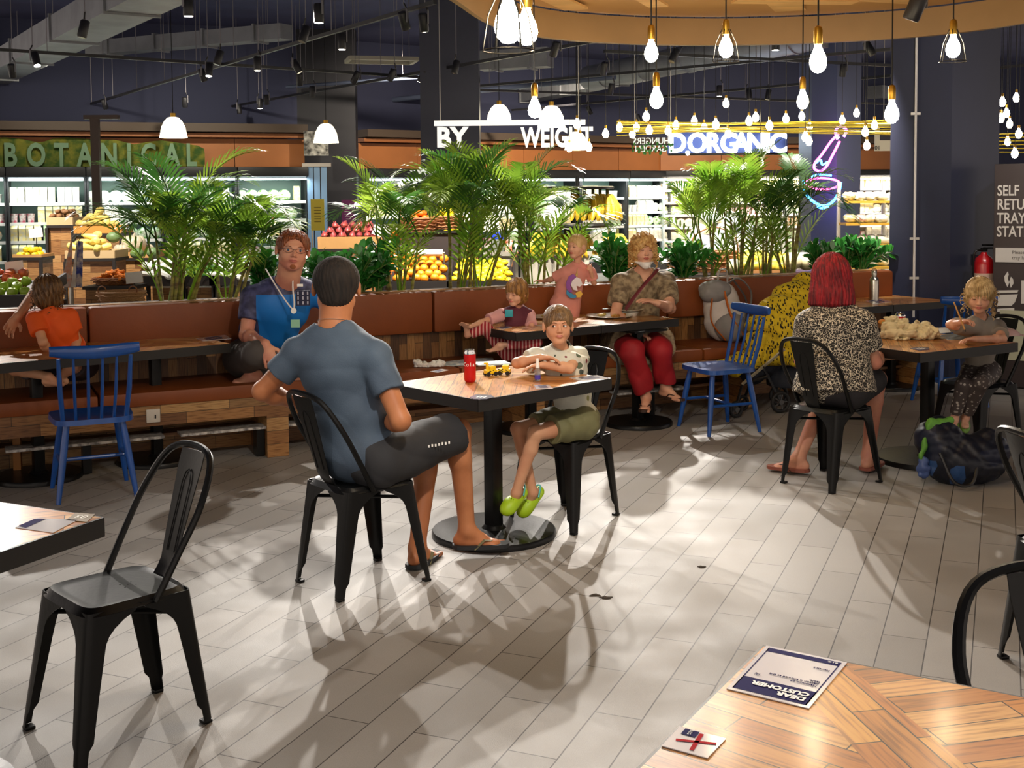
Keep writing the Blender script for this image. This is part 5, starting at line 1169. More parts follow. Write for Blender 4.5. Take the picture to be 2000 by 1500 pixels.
# poster boards at far right
t = thing('wall_poster', 'white poster numbered 01 between the neon column and the navy column', 'sign', aY(1722, 268, 16.5), world=True)
a, b = aY(1708, 295, 16.5), aY(1745, 240, 16.5); MB().box((a+b)/2, (abs(b.x-a.x), .02, b.z-a.z)).build('board', mat('poster_cream', '#ded8c8', .5), t, 0)
MB().box((a+b)/2+Vector((.03, -.012, .05)), (abs(b.x-a.x)*.7, .005, (b.z-a.z)*.5)).build('picture', mat('poster_dark', '#2b2c38', .5), t, 0)
text('01', 'number_text', BLK, FR(aY(1714, 289, 16.45), (1, 0, 0), (0, 0, 1)), .08, t, .002)
MB().cyl(aY(1726, 240, 16.5), aY(1726, 240, 16.5)+Vector((0, 0, 2.1)), .006, n=5).build('hanger_rod', STEEL, t)
# ---------------------------------------------------------------- people: smooth implicit surfaces turned into one mesh per body or garment
V3 = lambda v: np.array(v, dtype=np.float32)
class SD:
    def __init__(s, lo, hi, vx):
        s.vx = vx; s.lo = np.array(lo, np.float32)-.03; n = np.ceil((np.array(hi)+.03-s.lo)/vx).astype(int)+1; s.n = n
        s.D = np.full(tuple(n), .5, np.float32); s.ax = [s.lo[i]+vx*np.arange(n[i], dtype=np.float32) for i in range(3)]
    def win(s, lo, hi, m):
        a = [max(0, int((lo[i]-m-s.lo[i])/s.vx)) for i in range(3)]; b = [min(int(s.n[i]), int((hi[i]+m-s.lo[i])/s.vx)+2) for i in range(3)]
        if any(a[i] >= b[i] for i in range(3)): return None, None
        sl = tuple(slice(a[i], b[i]) for i in range(3)); return sl, (s.ax[0][sl[0]][:, None, None], s.ax[1][sl[1]][None, :, None], s.ax[2][sl[2]][None, None, :])
    def put(s, sl, d, k, op):
        o = s.D[sl]
        if op == 'sub': d = -d; h = np.clip(.5-.5*(o-d)/k, 0, 1) if k > 0 else 0; s.D[sl] = (o*(1-h)+d*h+k*h*(1-h)) if k > 0 else np.maximum(o, d)
        elif k > 0: h = np.clip(.5+.5*(o-d)/k, 0, 1); s.D[sl] = o*(1-h)+d*h-k*h*(1-h)
        else: s.D[sl] = np.minimum(o, d)
    def cone(s, a, b, ra, rb, k=.02, flat=None, cut=False, op='add', cuta=False):
        a = V3(a); b = V3(b); R = max(ra, rb); sl, g = s.win(np.minimum(a, b)-R, np.maximum(a, b)+R, k+.02)
        if sl is None: return s
        ba = b-a; q = [g[i]-a[i] for i in range(3)]; l2 = max(1e-9, float(ba@ba)); t = np.clip((q[0]*ba[0]+q[1]*ba[1]+q[2]*ba[2])/l2, 0, 1)
        e = [q[i]-t*ba[i] for i in range(3)]
        if flat is not None:
            fv = V3(flat[0]); w = (e[0]*fv[0]+e[1]*fv[1]+e[2]*fv[2])*(1/flat[1]-1); e = [e[i]+w*fv[i] for i in range(3)]
        d = np.sqrt(e[0]**2+e[1]**2+e[2]**2)-(ra+(rb-ra)*t)
        if flat is not None: d = d*min(1, flat[1]*1.15)
        L_ = math.sqrt(l2)
        if cut: d = np.maximum(d, (q[0]*ba[0]+q[1]*ba[1]+q[2]*ba[2])/L_-L_)
        if cuta: d = np.maximum(d, -(q[0]*ba[0]+q[1]*ba[1]+q[2]*ba[2])/L_)
        s.put(sl, d, k, op); return s
    def ell(s, c, r, R=None, k=.02, op='add'):
        c = V3(c); r = V3(r) if not isinstance(r, (int, float)) else V3((r, r, r)); m = float(r.max()); sl, g = s.win(c-m, c+m, k+.02)
        if sl is None: return s
        q = [g[i]-c[i] for i in range(3)]
        if R is not None: q = [q[0]*R[j][0]+q[1]*R[j][1]+q[2]*R[j][2] for j in range(3)]
        k0 = np.sqrt((q[0]/r[0])**2+(q[1]/r[1])**2+(q[2]/r[2])**2); k1 = np.sqrt((q[0]/r[0]**2)**2+(q[1]/r[1]**2)**2+(q[2]/r[2]**2)**2)
        s.put(sl, k0*(k0-1)/np.maximum(k1, 1e-6), k, op); return s
    def plane(s, p, n):           # keep the side n points away from
        g = (s.ax[0][:, None, None], s.ax[1][None, :, None], s.ax[2][None, None, :]); s.D = np.maximum(s.D, (g[0]-p[0])*n[0]+(g[1]-p[1])*n[1]+(g[2]-p[2])*n[2]); return s
    def wrinkle(s, amp, f, seed=0, dirv=(0, 0, 1)):
        g = (s.ax[0][:, None, None], s.ax[1][None, :, None], s.ax[2][None, None, :]); x, y, z = g; p = seed
        w = np.sin(x*f*.9+1.3*np.sin(y*f*.7+p)+z*f*.5*dirv[0])*np.sin(z*f*1.15+1.7*np.sin(x*f*.55+p*2)+y*f*.4)+.5*np.sin(y*f*1.9+z*f*1.1+2*np.sin(x*f+p))
        c = 1-2*np.abs(np.sin(x*f*.45+y*f*.35+z*f*.85+1.6*np.sin(x*f*.3-z*f*.25+p)+p)); e = 1-2*np.abs(np.sin(x*f*.8-z*f*.5+1.4*np.sin(y*f*.4+z*f*.3+p*3)))
        s.D = s.D+(amp*(.55*w+.5*c+.35*e)).astype(np.float32); return s
    def mesh(s):
        D = s.D; D[0] = D[-1] = .5; D[:, 0] = D[:, -1] = .5; D[:, :, 0] = D[:, :, -1] = .5
        S = D < 0; c = np.zeros(tuple(s.n-1), np.int8)
        for i in (0, 1):
            for j in (0, 1):
                for k in (0, 1): c += S[i:i+c.shape[0], j:j+c.shape[1], k:k+c.shape[2]]
        act = np.argwhere((c > 0) & (c < 8)); idx = np.full(c.shape, -1, np.int64); idx[tuple(act.T)] = np.arange(len(act))
        P = np.zeros((len(act), 3)); W_ = np.zeros(len(act)); cn = [(i, j, k) for i in (0, 1) for j in (0, 1) for k in (0, 1)]
        for a in cn:
            for ax in range(3):
                if a[ax] == 0:
                    b = list(a); b[ax] = 1; A = act+np.array(a); B = act+np.array(b); da = D[tuple(A.T)]; db = D[tuple(B.T)]; m = (da < 0) != (db < 0)
                    t = da[m]/(da[m]-db[m]); pos = np.repeat(np.array([a], float), m.sum(), 0); pos[:, ax] = t; P[m] += pos; W_[m] += 1
        P = (act+P/W_[:, None])*s.vx+s.lo; F_ = []
        for ax in range(3):
            u, v = [(1, 2), (2, 0), (0, 1)][ax]; sh = [slice(1, -1)]*3; sh[ax] = slice(0, -1); sh2 = [slice(1, -1)]*3; sh2[ax] = slice(1, None)
            A = S[tuple(sh)]; B = S[tuple(sh2)]; e = np.argwhere(A != B); off = np.array([1, 1, 1]); off[ax] = 0; e0 = e+off; fl = A[tuple(e.T)]
            du = np.zeros(3, int); du[u] = 1; dv = np.zeros(3, int); dv[v] = 1
            q = np.stack([idx[tuple((e0-du-dv).T)], idx[tuple((e0-dv).T)], idx[tuple(e0.T)], idx[tuple((e0-du).T)]], 1); q[~fl] = q[~fl][:, ::-1]; F_.append(q)
        return P, np.concatenate(F_)
    def build(s, name, m, parent):
        P, Q = s.mesh(); me = bpy.data.meshes.new(name); o = ORG.get(parent.name, (0, 0, 0)) if parent else (0, 0, 0); P = P-np.array(o)
        me.vertices.add(len(P)); me.vertices.foreach_set('co', P.astype(np.float32).ravel()); me.loops.add(len(Q)*4); me.loops.foreach_set('vertex_index', Q.astype(np.int32).ravel())
        me.polygons.add(len(Q)); me.polygons.foreach_set('loop_start', np.arange(0, len(Q)*4, 4, dtype=np.int32)); me.polygons.foreach_set('loop_total', np.full(len(Q), 4, np.int32))
        me.update(calc_edges=True); me.validate(); me.polygons.foreach_set('use_smooth', [True]*len(me.polygons)); me.materials.append(m)
        ob = bpy.data.objects.new(name, me); COL.objects.link(ob)
        if parent: ob.parent = parent
        if parent and parent.name in ORG: ORG[ob.name] = ORG[parent.name]
        return ob
def skin(name, col, col2=None): return mat(name, col, .5, col2=col2, scale=7, spec=.35) if col2 else mat(name, col, .5, spec=.35)
def axes(r, u):
    r = Vector(r).normalized(); u = Vector(u); u = (u-r*u.dot(r)).normalized(); f = u.cross(r); return r, f, u
class Person:
    def __init__(s, label, base, J, sz=1., bw=1., vx=.006, hs=1., child=False, skin_m=None, face=(0, 1, 0), hup=(0, 0, 1), nm='person', cat='person', hw=1., nw=1.):
        s.J = J = {k: Vector(v) for k, v in J.items()}; s.sz, s.bw, s.vx, s.hs, s.child, s.sk = sz, bw, vx, hs, child, skin_m; s.hw, s.nw = hw, nw
        s.t = thing(nm, label, cat, base, world=True); s.r, s.f, s.u = axes(J['sR']-J['sL'], J['nk']-J['pv'])
        u = Vector(hup).normalized(); f = Vector(face); f = (f-u*f.dot(u)).normalized(); s.hu, s.hf, s.hr = u, f, f.cross(u)
        ps = [v for v in J.values()]; s.lo = [min(p[i] for p in ps)-.16*max(sz, .7)-.02 for i in range(3)]; s.hi = [max(p[i] for p in ps)+.17*max(sz, .7)+.02 for i in range(3)]
    def R(s): return (s.r, s.f, s.u)
    def H(s, x, y, z): return s.J['hd']+(s.hr*x*s.hw+s.hf*y+s.hu*z)*s.hs
    def torso(s, S, inf=0., low=True):
        J, z, w = s.J, s.sz, s.bw; R = s.R(); pv, nk = J['pv'], J['nk']; i = inf
        if low: S.ell(pv+s.u*.02*z, (.165*z*w+i, .12*z*w+i, .115*z+i), R)
        S.ell(pv.lerp(nk, .36), (.142*z*w+i, .105*z*w+i, .15*z+i), R, .05*z); S.ell(pv.lerp(nk, .70), (.158*z*w+i, .112*z*w+i, .165*z+i), R, .05*z)
        sl, sr = J['sL'], J['sR']; S.cone(sl, sr, .052*z+i, .052*z+i, .03*z)
        for q in (sl, sr): S.cone(nk+s.u*.015*z, nk.lerp(q, .75), .045*z+i*.8, .042*z+i, .03*z)
    def arm(s, S, sd, inf=0., fr=1.):
        J, z = s.J, s.sz; a, b, c = J['s'+sd], J['e'+sd], J['w'+sd]; S.cone(a, a.lerp(b, fr) if fr < 1 else b, .050*z+inf, lerp(.050, .040, fr)*z+inf, .02*z, cut=fr < 1)
        if fr >= 1: S.cone(b, c, .041*z, .027*z, .015*z); S.ell(b.lerp(c, .25), .043*z, None, .02*z)
    def leg(s, S, sd, inf=0., fr=1., rng=None):
        J, z = s.J, s.sz; a, b, c = J['h'+sd], J['k'+sd], J['a'+sd]; w = s.bw
        if fr <= 1: S.cone(a, a.lerp(b, fr), .088*z*w+inf, lerp(.088*w, .058, fr)*z+inf, .03*z, cut=fr < 1); return
        S.cone(a, b, .088*z*w+inf, .056*z+inf, .03*z)
        S.cone(b, b.lerp(c, min(1, fr-1)), .055*z+inf, lerp(.055, .036, min(1, fr-1))*z+inf, .02*z, cut=fr < 2)
        if fr >= 2 and inf < .03:
            back = (a-b).normalized(); S.ell(b.lerp(c, .28)+back*.012*z, (.045*z+inf,)*3, None, .03*z)
    def hand(s, S, sd, d, n, curl=.3, spread=.12, hs=None, ext=None):
        z = (hs or s.sz); w = s.J['w'+sd]; d = Vector(d).normalized(); n = Vector(n); n = (n-d*n.dot(d)).normalized(); x = d.cross(n)
        if sd == 'L': x = -x                            # x points to the thumb side
        x = x*(1 if True else -1); pc = w+d*.045*z; S.cone(w, w+d*.03*z, .026*z, .028*z, .012*z, flat=(tuple(n), .75))
        S.ell(pc+d*.01*z, (.040*z, .047*z, .017*z), (x, d, n), .012*z)
        L_ = (.030, .043, .048, .044, .034)
        for i in range(1, 5):
            o = (2.5-i)*.0195*z; b = w+d*.083*z+x*o-d*abs(o)*.12; sp = (2.5-i)*spread; c = curl if ext is None or i not in ext else .05; q = b; a_ = 0
            for k in range(3):
                a_ += c*(.75 if k == 0 else 1.0); dd = (d*math.cos(a_)+n*math.sin(a_)+x*sp*math.cos(a_)).normalized(); q2 = q+dd*L_[i]*z*(1., .62, .48)[k]*.82
                S.cone(q, q2, (.0098, .0086, .0078)[k]*z, (.0086, .0078, .0068)[k]*z, .003*z); q = q2
        b = w+d*.028*z+x*.030*z; m1 = b+(x*.75+d*.75+n*.35*(1+curl)).normalized()*.036*z; m2 = m1+(x*.25+d*.95+n*.45*(1+curl)).normalized()*.030*z
        S.cone(b-x*.01*z, m1, .0135*z, .0105*z, .008*z); S.cone(m1, m2, .0105*z, .0082*z, .003*z)
    def foot(s, S, sd, d, toes=True, up=(0, 0, 1)):
        z = s.sz; a = s.J['a'+sd]; d = Vector(d); up = Vector(up).normalized(); d = (d-up*d.dot(up)).normalized(); x = d.cross(up); g = a-up*.055*z
        S.ell(g-d*.028*z+up*.008*z, (.031*z, .036*z, .032*z), (x, d, up), .015*z); S.cone(a-up*.01*z, g+d*.07*z+up*.004*z, .036*z, .030*z, .03*z)
        S.cone(g+d*.01*z-up*.005*z, g+d*.115*z-up*.014*z, .030*z, .036*z, .02*z, flat=(tuple(up), .62))
        if toes:
            for i in range(5):
                o = (i-2)*.0165*z*(1 if sd == 'L' else -1); l = (.172, .170, .163, .152, .139)[i if True else 0]; r = (.0125, .0098, .009, .0085, .008)[i]
                xx = (2-i)*.0165*z*(1 if sd == 'R' else -1)*-1; S.cone(g+d*.115*z+x*xx-up*.018*z, g+d*l*z+x*xx-up*.021*z, r*z*1.05, r*z, .004*z)
        return g
    def head(s, S):
        h = s.hs; H_ = s.H; R = (s.hr, s.hf, s.hu); c = s.child; fz = .90 if c else 1.
        S.ell(H_(0, -.012, .03), (.076*h*s.hw, .092*h, .083*h), R, .01); S.ell(H_(0, .016, -.022*fz), (.062*h*s.hw, .072*h, .080*h*fz), R, .03*h)
        for q in (-1, 1):
            S.ell(H_(.031*q, .050, -.032*fz), (.029*h, .027*h, .030*h), R, .02*h); S.cone(H_(.048*q, .0, -.052*fz), H_(.014*q, .052, -.088*fz), .019*h, .018*h, .02*h)
        S.ell(H_(0, .060, -.090*fz), (.022*h, .019*h, .017*h), R, .02*h); S.cone(H_(-.028, .078, .024), H_(.028, .078, .024), .010*h, .010*h, .016*h)
        for q in (-1, 1): S.ell(H_(.031*q, .103, .006), .017*h, None, .012*h, 'sub')
        for q in (-1, 1): S.ell(H_(.030*q, .073, .006), .0150*h, None, .004*h)
        S.cone(H_(0, .083, .010), H_(0, (.101 if c else .106), -.022*fz), .0065*h, .0098*h, .008*h)
        for q in (-1, 1): S.ell(H_(.0105*q, .094, -.027*fz), .0078*h, None, .006*h); S.ell(H_(.082*q, -.006, -.002), (.0105*h, .019*h, .031*h), R, .006*h); S.ell(H_(.091*q, .001, .002), (.005*h, .010*h, .018*h), R, .006*h, 'sub')
        S.ell(H_(0, .083, -.052*fz), (.020*h, .010*h, .012*h), R, .012*h); S.cone(H_(-.018, .094, -.0535*fz), H_(.018, .094, -.0535*fz), .0016*h, .0016*h, .004*h, op='sub')
        S.cone(s.J['nk']-s.u*.03*s.sz, H_(0, -.018, -.055), .053*s.nw*s.sz*(.9 if not c else .85), .049*s.nw*h*(1. if not c else .85), .02*h)
    def face(s, iris='#4a3524', lid=.35, lips='#b0635a', brow='#6a4a30', open_=True, look=(0, 0), brows=True, red=0):
        h, t, fz = s.hs, s.t, (.90 if s.child else 1.)
        for q in (-1, 1):
            c = s.H(.030*q, .0755, .006); e = MB(); T = FR(c, s.hr, s.hf)
            if open_:
                e.sphere((0, 0, 0), (.0132*h, .0136*h, .0096*h), T=T, n=12, m=8); dx, dz = look; p = Vector((dx, .0118*h, dz))
                for k in range(10):
                    pass
                e.mi = [0]*len(e.f); e.sphere((dx*h, .0084*h-abs(dx)*.2*h, dz*h), (.0078*h, .0062*h, .0078*h), T=T, mi=1, n=10, m=6); e.build('eye', [mat('eye_white', '#d8d2cc', .25), mat('iris_'+iris[1:], iris, .15)], t)
            l = MB(); l.tube([T @ Vector(v) for v in ((-.0145*h, .004*h, .001*h), (-.007*h, .0125*h, lid*.016*h), (.001*h, .0148*h, lid*.019*h), (.008*h, .0122*h, lid*.015*h), (.0145*h, .004*h, 0))], [.0012*h, .0026*h, .003*h, .0026*h, .0012*h], 6); l.build('eyelid', s.sk if open_ else mat('lash_brown', '#6a4636', .6), t)
            if brows: MB().tube([s.H(.016*q, .0925, .0235), s.H(.030*q, .0905, .0285), s.H(.045*q, .079, .0245)], [.0018*h, .0026*h, .0012*h], 6).build('eyebrow', mat('brow_'+brow[1:], brow, .8), t)
        l = MB(); l.tube([s.H(-.021, .0855, -.053*fz), s.H(-.010, .0925, -.0495*fz), s.H(0, .0945, -.051*fz), s.H(.010, .0925, -.0495*fz), s.H(.021, .0855, -.053*fz)], [.0012*h, .0036*h, .0036*h, .0036*h, .0012*h], 6)
        l.tube([s.H(-.019, .0855, -.054*fz), s.H(-.009, .0925, -.0585*fz), s.H(0, .0935, -.0595*fz), s.H(.009, .0925, -.0585*fz), s.H(.019, .0855, -.054*fz)], [.0012*h, .0042*h, .0048*h, .0042*h, .0012*h], 6); l.build('lips', mat('lips_'+lips[1:], lips, .45), t)
    def body(s, hands, feet, toes=True, arms='LR', legs='LR', footup=None):
        S = SD(s.lo, s.hi, s.vx); s.torso(S)
        for k in legs: s.leg(S, k, fr=2.)
        for k in arms: s.arm(S, k)
        s.head(S); out = {}
        for k, (d, n, c) in hands.items(): s.hand(S, k, d, n, c)
        for k, d in feet.items(): out[k] = s.foot(S, k, d, toes, (footup or {}).get(k, (0, 0, 1)))
        o = S.build('body', s.sk, s.t); return out
    def sub_sd(s, keys, pad=.14, vx=None):
        ps = [s.J[k] for k in keys]; return SD([min(p[i] for p in ps)-pad for i in range(3)], [max(p[i] for p in ps)+pad for i in range(3)], vx or s.vx)
    def shirt(s, m, sleeve=.55, hem=.0, inf=.012, wr=.004, f=26, neck=.062, flare=0., name='shirt', puff=.006, arms='LR', v=0., nz=.008):
        z = s.sz; S = s.sub_sd(['sL', 'sR', 'eL', 'eR', 'pv', 'nk'], .20*max(z, .8)); s.torso(S, inf)
        if flare: S.cone(s.J['pv'].lerp(s.J['nk'], .4), s.J['pv']-s.u*flare, .15*z*s.bw+inf, .19*z*s.bw+inf, .04, flat=(tuple(s.f), .8), cut=True)
        for k in arms: s.arm(S, k, inf+puff, sleeve)
        if wr: S.wrinkle(wr, f, s.J['pv'].x*3)
        nk = s.J['nk']; up = (s.J['hd']-nk).normalized(); S.cone(nk+up*nz*z, nk+up*.2*z, neck*z, neck*1.1*z, .006, op='sub'); S.plane(s.J['pv']-s.u*hem, -s.u)
        if v: S.cone(nk+s.f*.07*z+s.u*.02*z, nk+s.f*.09*z-s.u*v*z, .04*z, .012*z, .006, op='sub')
        return S.build(name, m, s.t)
    def pants(s, m, fr=1.0, inf=.012, wr=.003, f=24, top=.05, name='trousers', puff=.004, legs='LR'):
        z = s.sz; S = s.sub_sd(['pv']+[a+b for a in 'hka' for b in legs], .17*max(z, .75)); S.ell(s.J['pv']+s.u*.01*z, (.165*z*s.bw+inf, .125*z*s.bw+inf, .11*z+inf), s.R())
        S.plane(s.J['pv']+s.u*(top+.04)*z, s.u)
        for k in legs: s.leg(S, k, inf+puff, fr)
        if wr: S.wrinkle(wr, f, 1.7)
        return S.build(name, m, s.t)
    def hair(s, m, style='short', name='hair', vx=None, amp=.002, fr=46, face_cut=(.092, -.045, .066, .072, .090)):
        h = s.hs; hd = s.J['hd']; drop = {'short': .12, 'bob': .2, 'long': .34, 'curly': .2}[style]
        S = SD([hd[i]-.19*h-(drop if i == 2 else 0)*h for i in range(3)], [hd[i]+.19*h for i in range(3)], vx or .004*max(h, .8)); R = (s.hr, s.hf, s.hu); H_ = s.H
        th = {'short': .010, 'bob': .014, 'long': .024, 'curly': .024}[style]
        S.ell(H_(0, -.014, .034), ((.077*s.hw+th)*h, (.092+th)*h, (.082+th)*h), R, .01)
        if style == 'short': S.ell(H_(0, -.048, -.022), (.064*h, .058*h, .060*h), R, .02*h)
        if style == 'bob': S.ell(H_(0, -.030, -.03), (.090*h, .078*h, .085*h), R, .03*h)
        if style == 'curly': S.ell(H_(0, -.030, -.035), (.108*h, .088*h, .085*h), R, .03*h)
        if style == 'long': S.cone(H_(0, -.03, -.02), H_(0, -.040, -.16), .104*h, .128*h, .03*h, flat=(tuple(s.hf), .78), cut=True); S.cone(H_(0, -.02, .0), H_(0, -.03, -.1), .104*h, .118*h, .03*h)
        if style == 'short':
            for q in (-1, 1): S.ell(H_(.090*q/s.hw*max(1, s.hw), .004, -.012), (.024*h, .027*h, .040*h), R, .006*h, 'sub')
        y, z, rx, ry, rz = face_cut; S.ell(H_(0, y, z), (rx*h, ry*h, rz*h), R, .008*h, 'sub')
        g = (S.ax[0][:, None, None]-hd.x, S.ax[1][None, :, None]-hd.y, S.ax[2][None, None, :]-hd.z); X = g[0]*s.hr.x+g[1]*s.hr.y+g[2]*s.hr.z; Y = g[0]*s.hf.x+g[1]*s.hf.y+g[2]*s.hf.z; Z = g[0]*s.hu.x+g[1]*s.hu.y+g[2]*s.hu.z
        if style == 'curly': D = .007*np.sin(X*150+2*np.sin(Z*80))*np.sin(Z*140+2*np.sin(Y*90))*np.sin(Y*150+X*60)*1.8
        else:
            th_ = np.arctan2(X, -Y+.01); D = amp*np.sin(th_*fr+3*np.sin(Z*22)+Z*20)+amp*.6*np.sin(th_*fr*2.3+Z*60)
        S.D = S.D+D.astype(np.float32)*h; return S.build(name, m, s.t)
    def curls(s, m, n, rmin=.010, spread=(.1, .1, .11), seed=1, zlo=-.11, front=.05, name='curls', ln=.06, parent=None):
        random.seed(seed); mb = MB(); h = s.hs
        for i in range(n):
            while True:
                a = random.uniform(0, 2*PI); zz = random.uniform(zlo, .12); y = -math.cos(a)
                if not (y > .35 and zz < front): break
            rr = math.sqrt(max(.05, 1-(max(0, zz)/.125)**2)); c = s.H(math.sin(a)*spread[0]*rr, y*spread[1]*rr-.012, zz); out = (c-s.H(0, -.01, 0)).normalized(); tn = (out*.5+Vector((0, 0, -.7))+Vector((random.uniform(-.5, .5), random.uniform(-.5, .5), 0))).normalized()
            x = tn.orthogonal().normalized(); yv = tn.cross(x); R_ = random.uniform(rmin*.7, rmin*1.2)*h; ph = random.uniform(0, 6); L_ = random.uniform(.6, 1.1)*ln*h; pts = []
            for k in range(15): q = k/14; pts.append(c-tn*L_*.3+tn*L_*q+(x*math.cos(ph+q*11)+yv*math.sin(ph+q*11))*R_*(1-.3*q))
            mb.tube(pts, [.0034*h*(1-.5*abs(k/14-.4)) for k in range(15)], 4)
        return mb.build(name, m, parent or s.t)
def strand_mat(name, c1, c2, rough=.45, sc=60):
    return mat(name, c1, rough, col2=c2, scale=sc, stretch=(1, 1, .12), bump=.4, bscale=sc*2)
# ---- man in grey-blue shirt, seen from behind
SKM = skin('skin_tan', '#b9784f', '#a3633e'); SKP = skin('skin_pink', '#d59a7c', '#c4806a'); SKC = skin('skin_child', '#d6a07c', '#c98e6c'); SKF = skin('skin_fair', '#dfab8e', '#cf957a')
pv = Vector((-.66, 4.97, .545)); R0 = Vector((.644, -.765, 0)); F0 = Vector((.765, .644, 0))
J = dict(hd=aY(657, 563, 5.02), nk=aY(652, 644, 4.97), pv=pv, sL=aY(585, 690, 4.98), sR=aY(733, 700, 4.88), eL=aY(512, 764, 5.0), eR=aY(783, 822, 4.80), wL=aY(600, 792, 5.18), wR=aY(745, 825, 5.05),
         hL=pv-R0*.09+F0*.04-Vector((0, 0, .01)), hR=pv+R0*.09+F0*.04-Vector((0, 0, .01)), kR=aY(895, 842, 5.30), aR=at(912, 1034, .128), kL=pv-R0*.10+F0*.44+Vector((0, 0, -.02)), aL=at(815, 1068, .09))
P = Person('man with short dark hair in a grey-blue shirt seen from behind at the middle table', (-.66, 4.97, 0), J, 1.02, 1.04, .006, 1.10, skin_m=SKM, face=(-.10, 1, .02), hup=(0, .06, 1), hw=1.06, nw=1.34)
ft = P.body({'L': (F0*.5+R0*.8, (0, 0, -1), .5), 'R': (F0*.6-R0*.6, (0, 0, -1), .5)}, {'L': Vector((.35, .9, 0)), 'R': Vector((.95, .1, 0))})
P.shirt(mat('grey_blue_shirt', '#4a5a6b', .75, col2='#414f60', scale=5, bump=.15, bscale=200), .54, .20, .020, .0034, 30, neck=.078, nz=.036, puff=0)
P.pants(mat('charcoal_shorts', '#2a2a2d', .8, var=.15, scale=8), .92, .004, .006, 22, name='shorts', puff=.028)
P.hair(strand_mat('hair_dark', '#241a13', '#120c08', .85), 'short', amp=.0012, face_cut=(.085, -.04, .07, .06, .095))
mb = MB(); nk = P.J['nk']; up = (P.J['hd']-nk).normalized(); x_, y_ = up.orthogonal().normalized(), None; y_ = up.cross(x_)
mb.tube([nk+up*.035+(x_*math.cos(q*PI/12)+y_*math.sin(q*PI/12))*.072 for q in range(24)], .0012, 4, closed=True); mb.build('neck_chain', mat('silver_chain', '#d9cfc4', .25, .8), P.t)
def flipflop(P, k, d, g, m, ms, wid=.045, up=(0, 0, 1), nm='flip_flop', top=.028):
    z = P.sz; up = Vector(up).normalized(); d = Vector(d); d = (d-up*d.dot(up)).normalized(); x = d.cross(up); o = g-up*top*z; T = FR(o, x, d)
    def sh(u, v): t_ = lerp(-.065, .19, u); w = wid*(.72+.35*math.sin(PI*min(1, u*1.02))**.6*(.8+.3*u)) if 0 < u < 1 else wid*.35; return ((v-.5)*2*w*z, t_*z, 0)
    s_ = MB(); s_.sheet(sh, 14, 6, T=T, th=.018*z); so = s_.build('sole', m, P.t)
    st = MB(); a = T @ Vector((0, .135*z, .004)); 
    for q in (-1, 1): st.tube([a, T @ Vector((q*.012*z, .115*z, .030*z)), T @ Vector((q*.036*z, .075*z, .040*z)), T @ Vector((q*.043*z, .03*z, .0))], [.004*z, .008*z, .009*z, .007*z], 6, flat=.5)
    st.build('strap', ms, so); return so
for k, d in (('L', Vector((.35, .9, 0))), ('R', Vector((.95, .1, 0)))): flipflop(P, k, d, ft[k], mat('sole_dark', '#1d1f22', .7), mat('strap_olive', '#6b6444', .7))
mb = MB(); q0, q1 = aY(792, 878, 4.98), aY(878, 862, 5.06)
for i in range(14): c = q0.lerp(q1, i/13); mb.box((c.x, c.y-.03, c.z+.001*(i % 3)), (.007, .003, .011))
sr = mb.build('shorts_lettering', WHT, P.t, 0)
# ---- man with glasses on the banquette
J = dict(hd=aY(572, 490, 7.38), nk=aY(560, 552, 7.5), pv=bp(.12, .36, .60), sR=aY(492, 582, 7.50), sL=aY(632, 578, 7.62), eR=aY(481, 655, 7.42), wR=aY(518, 672, 7.10), eL=aY(672, 640, 7.6), wL=aY(690, 690, 7.35))
pv = J['pv']; uR = Vector((-.9, -.43, 0)); fR = Vector((.43, -.9, 0))
J.update(hR=pv+uR*.11, hL=pv-uR*.11, kR=aY(500, 690, 7.12), kL=aY(655, 700, 7.3), aR=bp(.28, .05, .54), aL=bp(.05, .10, .56))
P = Person('man with glasses and a two tone blue shirt sitting on the banquette', (pv.x, pv.y, 0), J, 1.08, 1.16, .0065, 1.10, skin_m=SKP, face=(.28, -1, -.02), hup=(.1, .04, 1), hw=1.13, nw=1.45)
P.body({'R': ((.35, -.4, -.8), (0, .9, -.5), .35), 'L': ((-.2, -.5, -.8), (0, .9, -.4), .4)}, {'R': (.9, .3, -.1), 'L': (-.9, -.3, -.1)}, toes=False)
def two_tone():
    m = bpy.data.materials.new('two_tone_blue_shirt'); m.use_nodes = True; t = m.node_tree; b = t.nodes['Principled BSDF']; L = t.links.new
    tc = nd(t, 'ShaderNodeTexCoord'); sp = nd(t, 'ShaderNodeSeparateXYZ'); L(tc.outputs['Object'], sp.inputs[0])
    z0 = aY(560, 576, 7.4).z; x0, x1 = P.J['sR'].x-P.t.location.x, P.J['sL'].x-P.t.location.x
    a = nd(t, 'ShaderNodeMath', operation='LESS_THAN'); L(sp.outputs[2], a.inputs[0]); a.inputs[1].default_value = z0
    c = nd(t, 'ShaderNodeMath', operation='GREATER_THAN'); L(sp.outputs[0], c.inputs[0]); c.inputs[1].default_value = x0+.045
    d = nd(t, 'ShaderNodeMath', operation='MULTIPLY'); L(a.outputs[0], d.inputs[0]); L(c.outputs[0], d.inputs[1])
    n = nd(t, 'ShaderNodeTexNoise'); n.inputs['Scale'].default_value = 22; L(tc.outputs['Object'], n.inputs[0]); nc = ramp(t, n.outputs[0], [(.4, '#2a2a48'), (.65, '#474a70')])
    mx = nd(t, 'ShaderNodeMix', data_type='RGBA'); L(d.outputs[0], mx.inputs[0]); L(nc, mx.inputs[6]); mx.inputs[7].default_value = lin('#0e6fc0'); L(mx.outputs[2], b.inputs['Base Color']); b.inputs['Roughness'].default_value = .6; return m
P.shirt(two_tone(), .58, .08, .014, .005, 20, neck=.074)
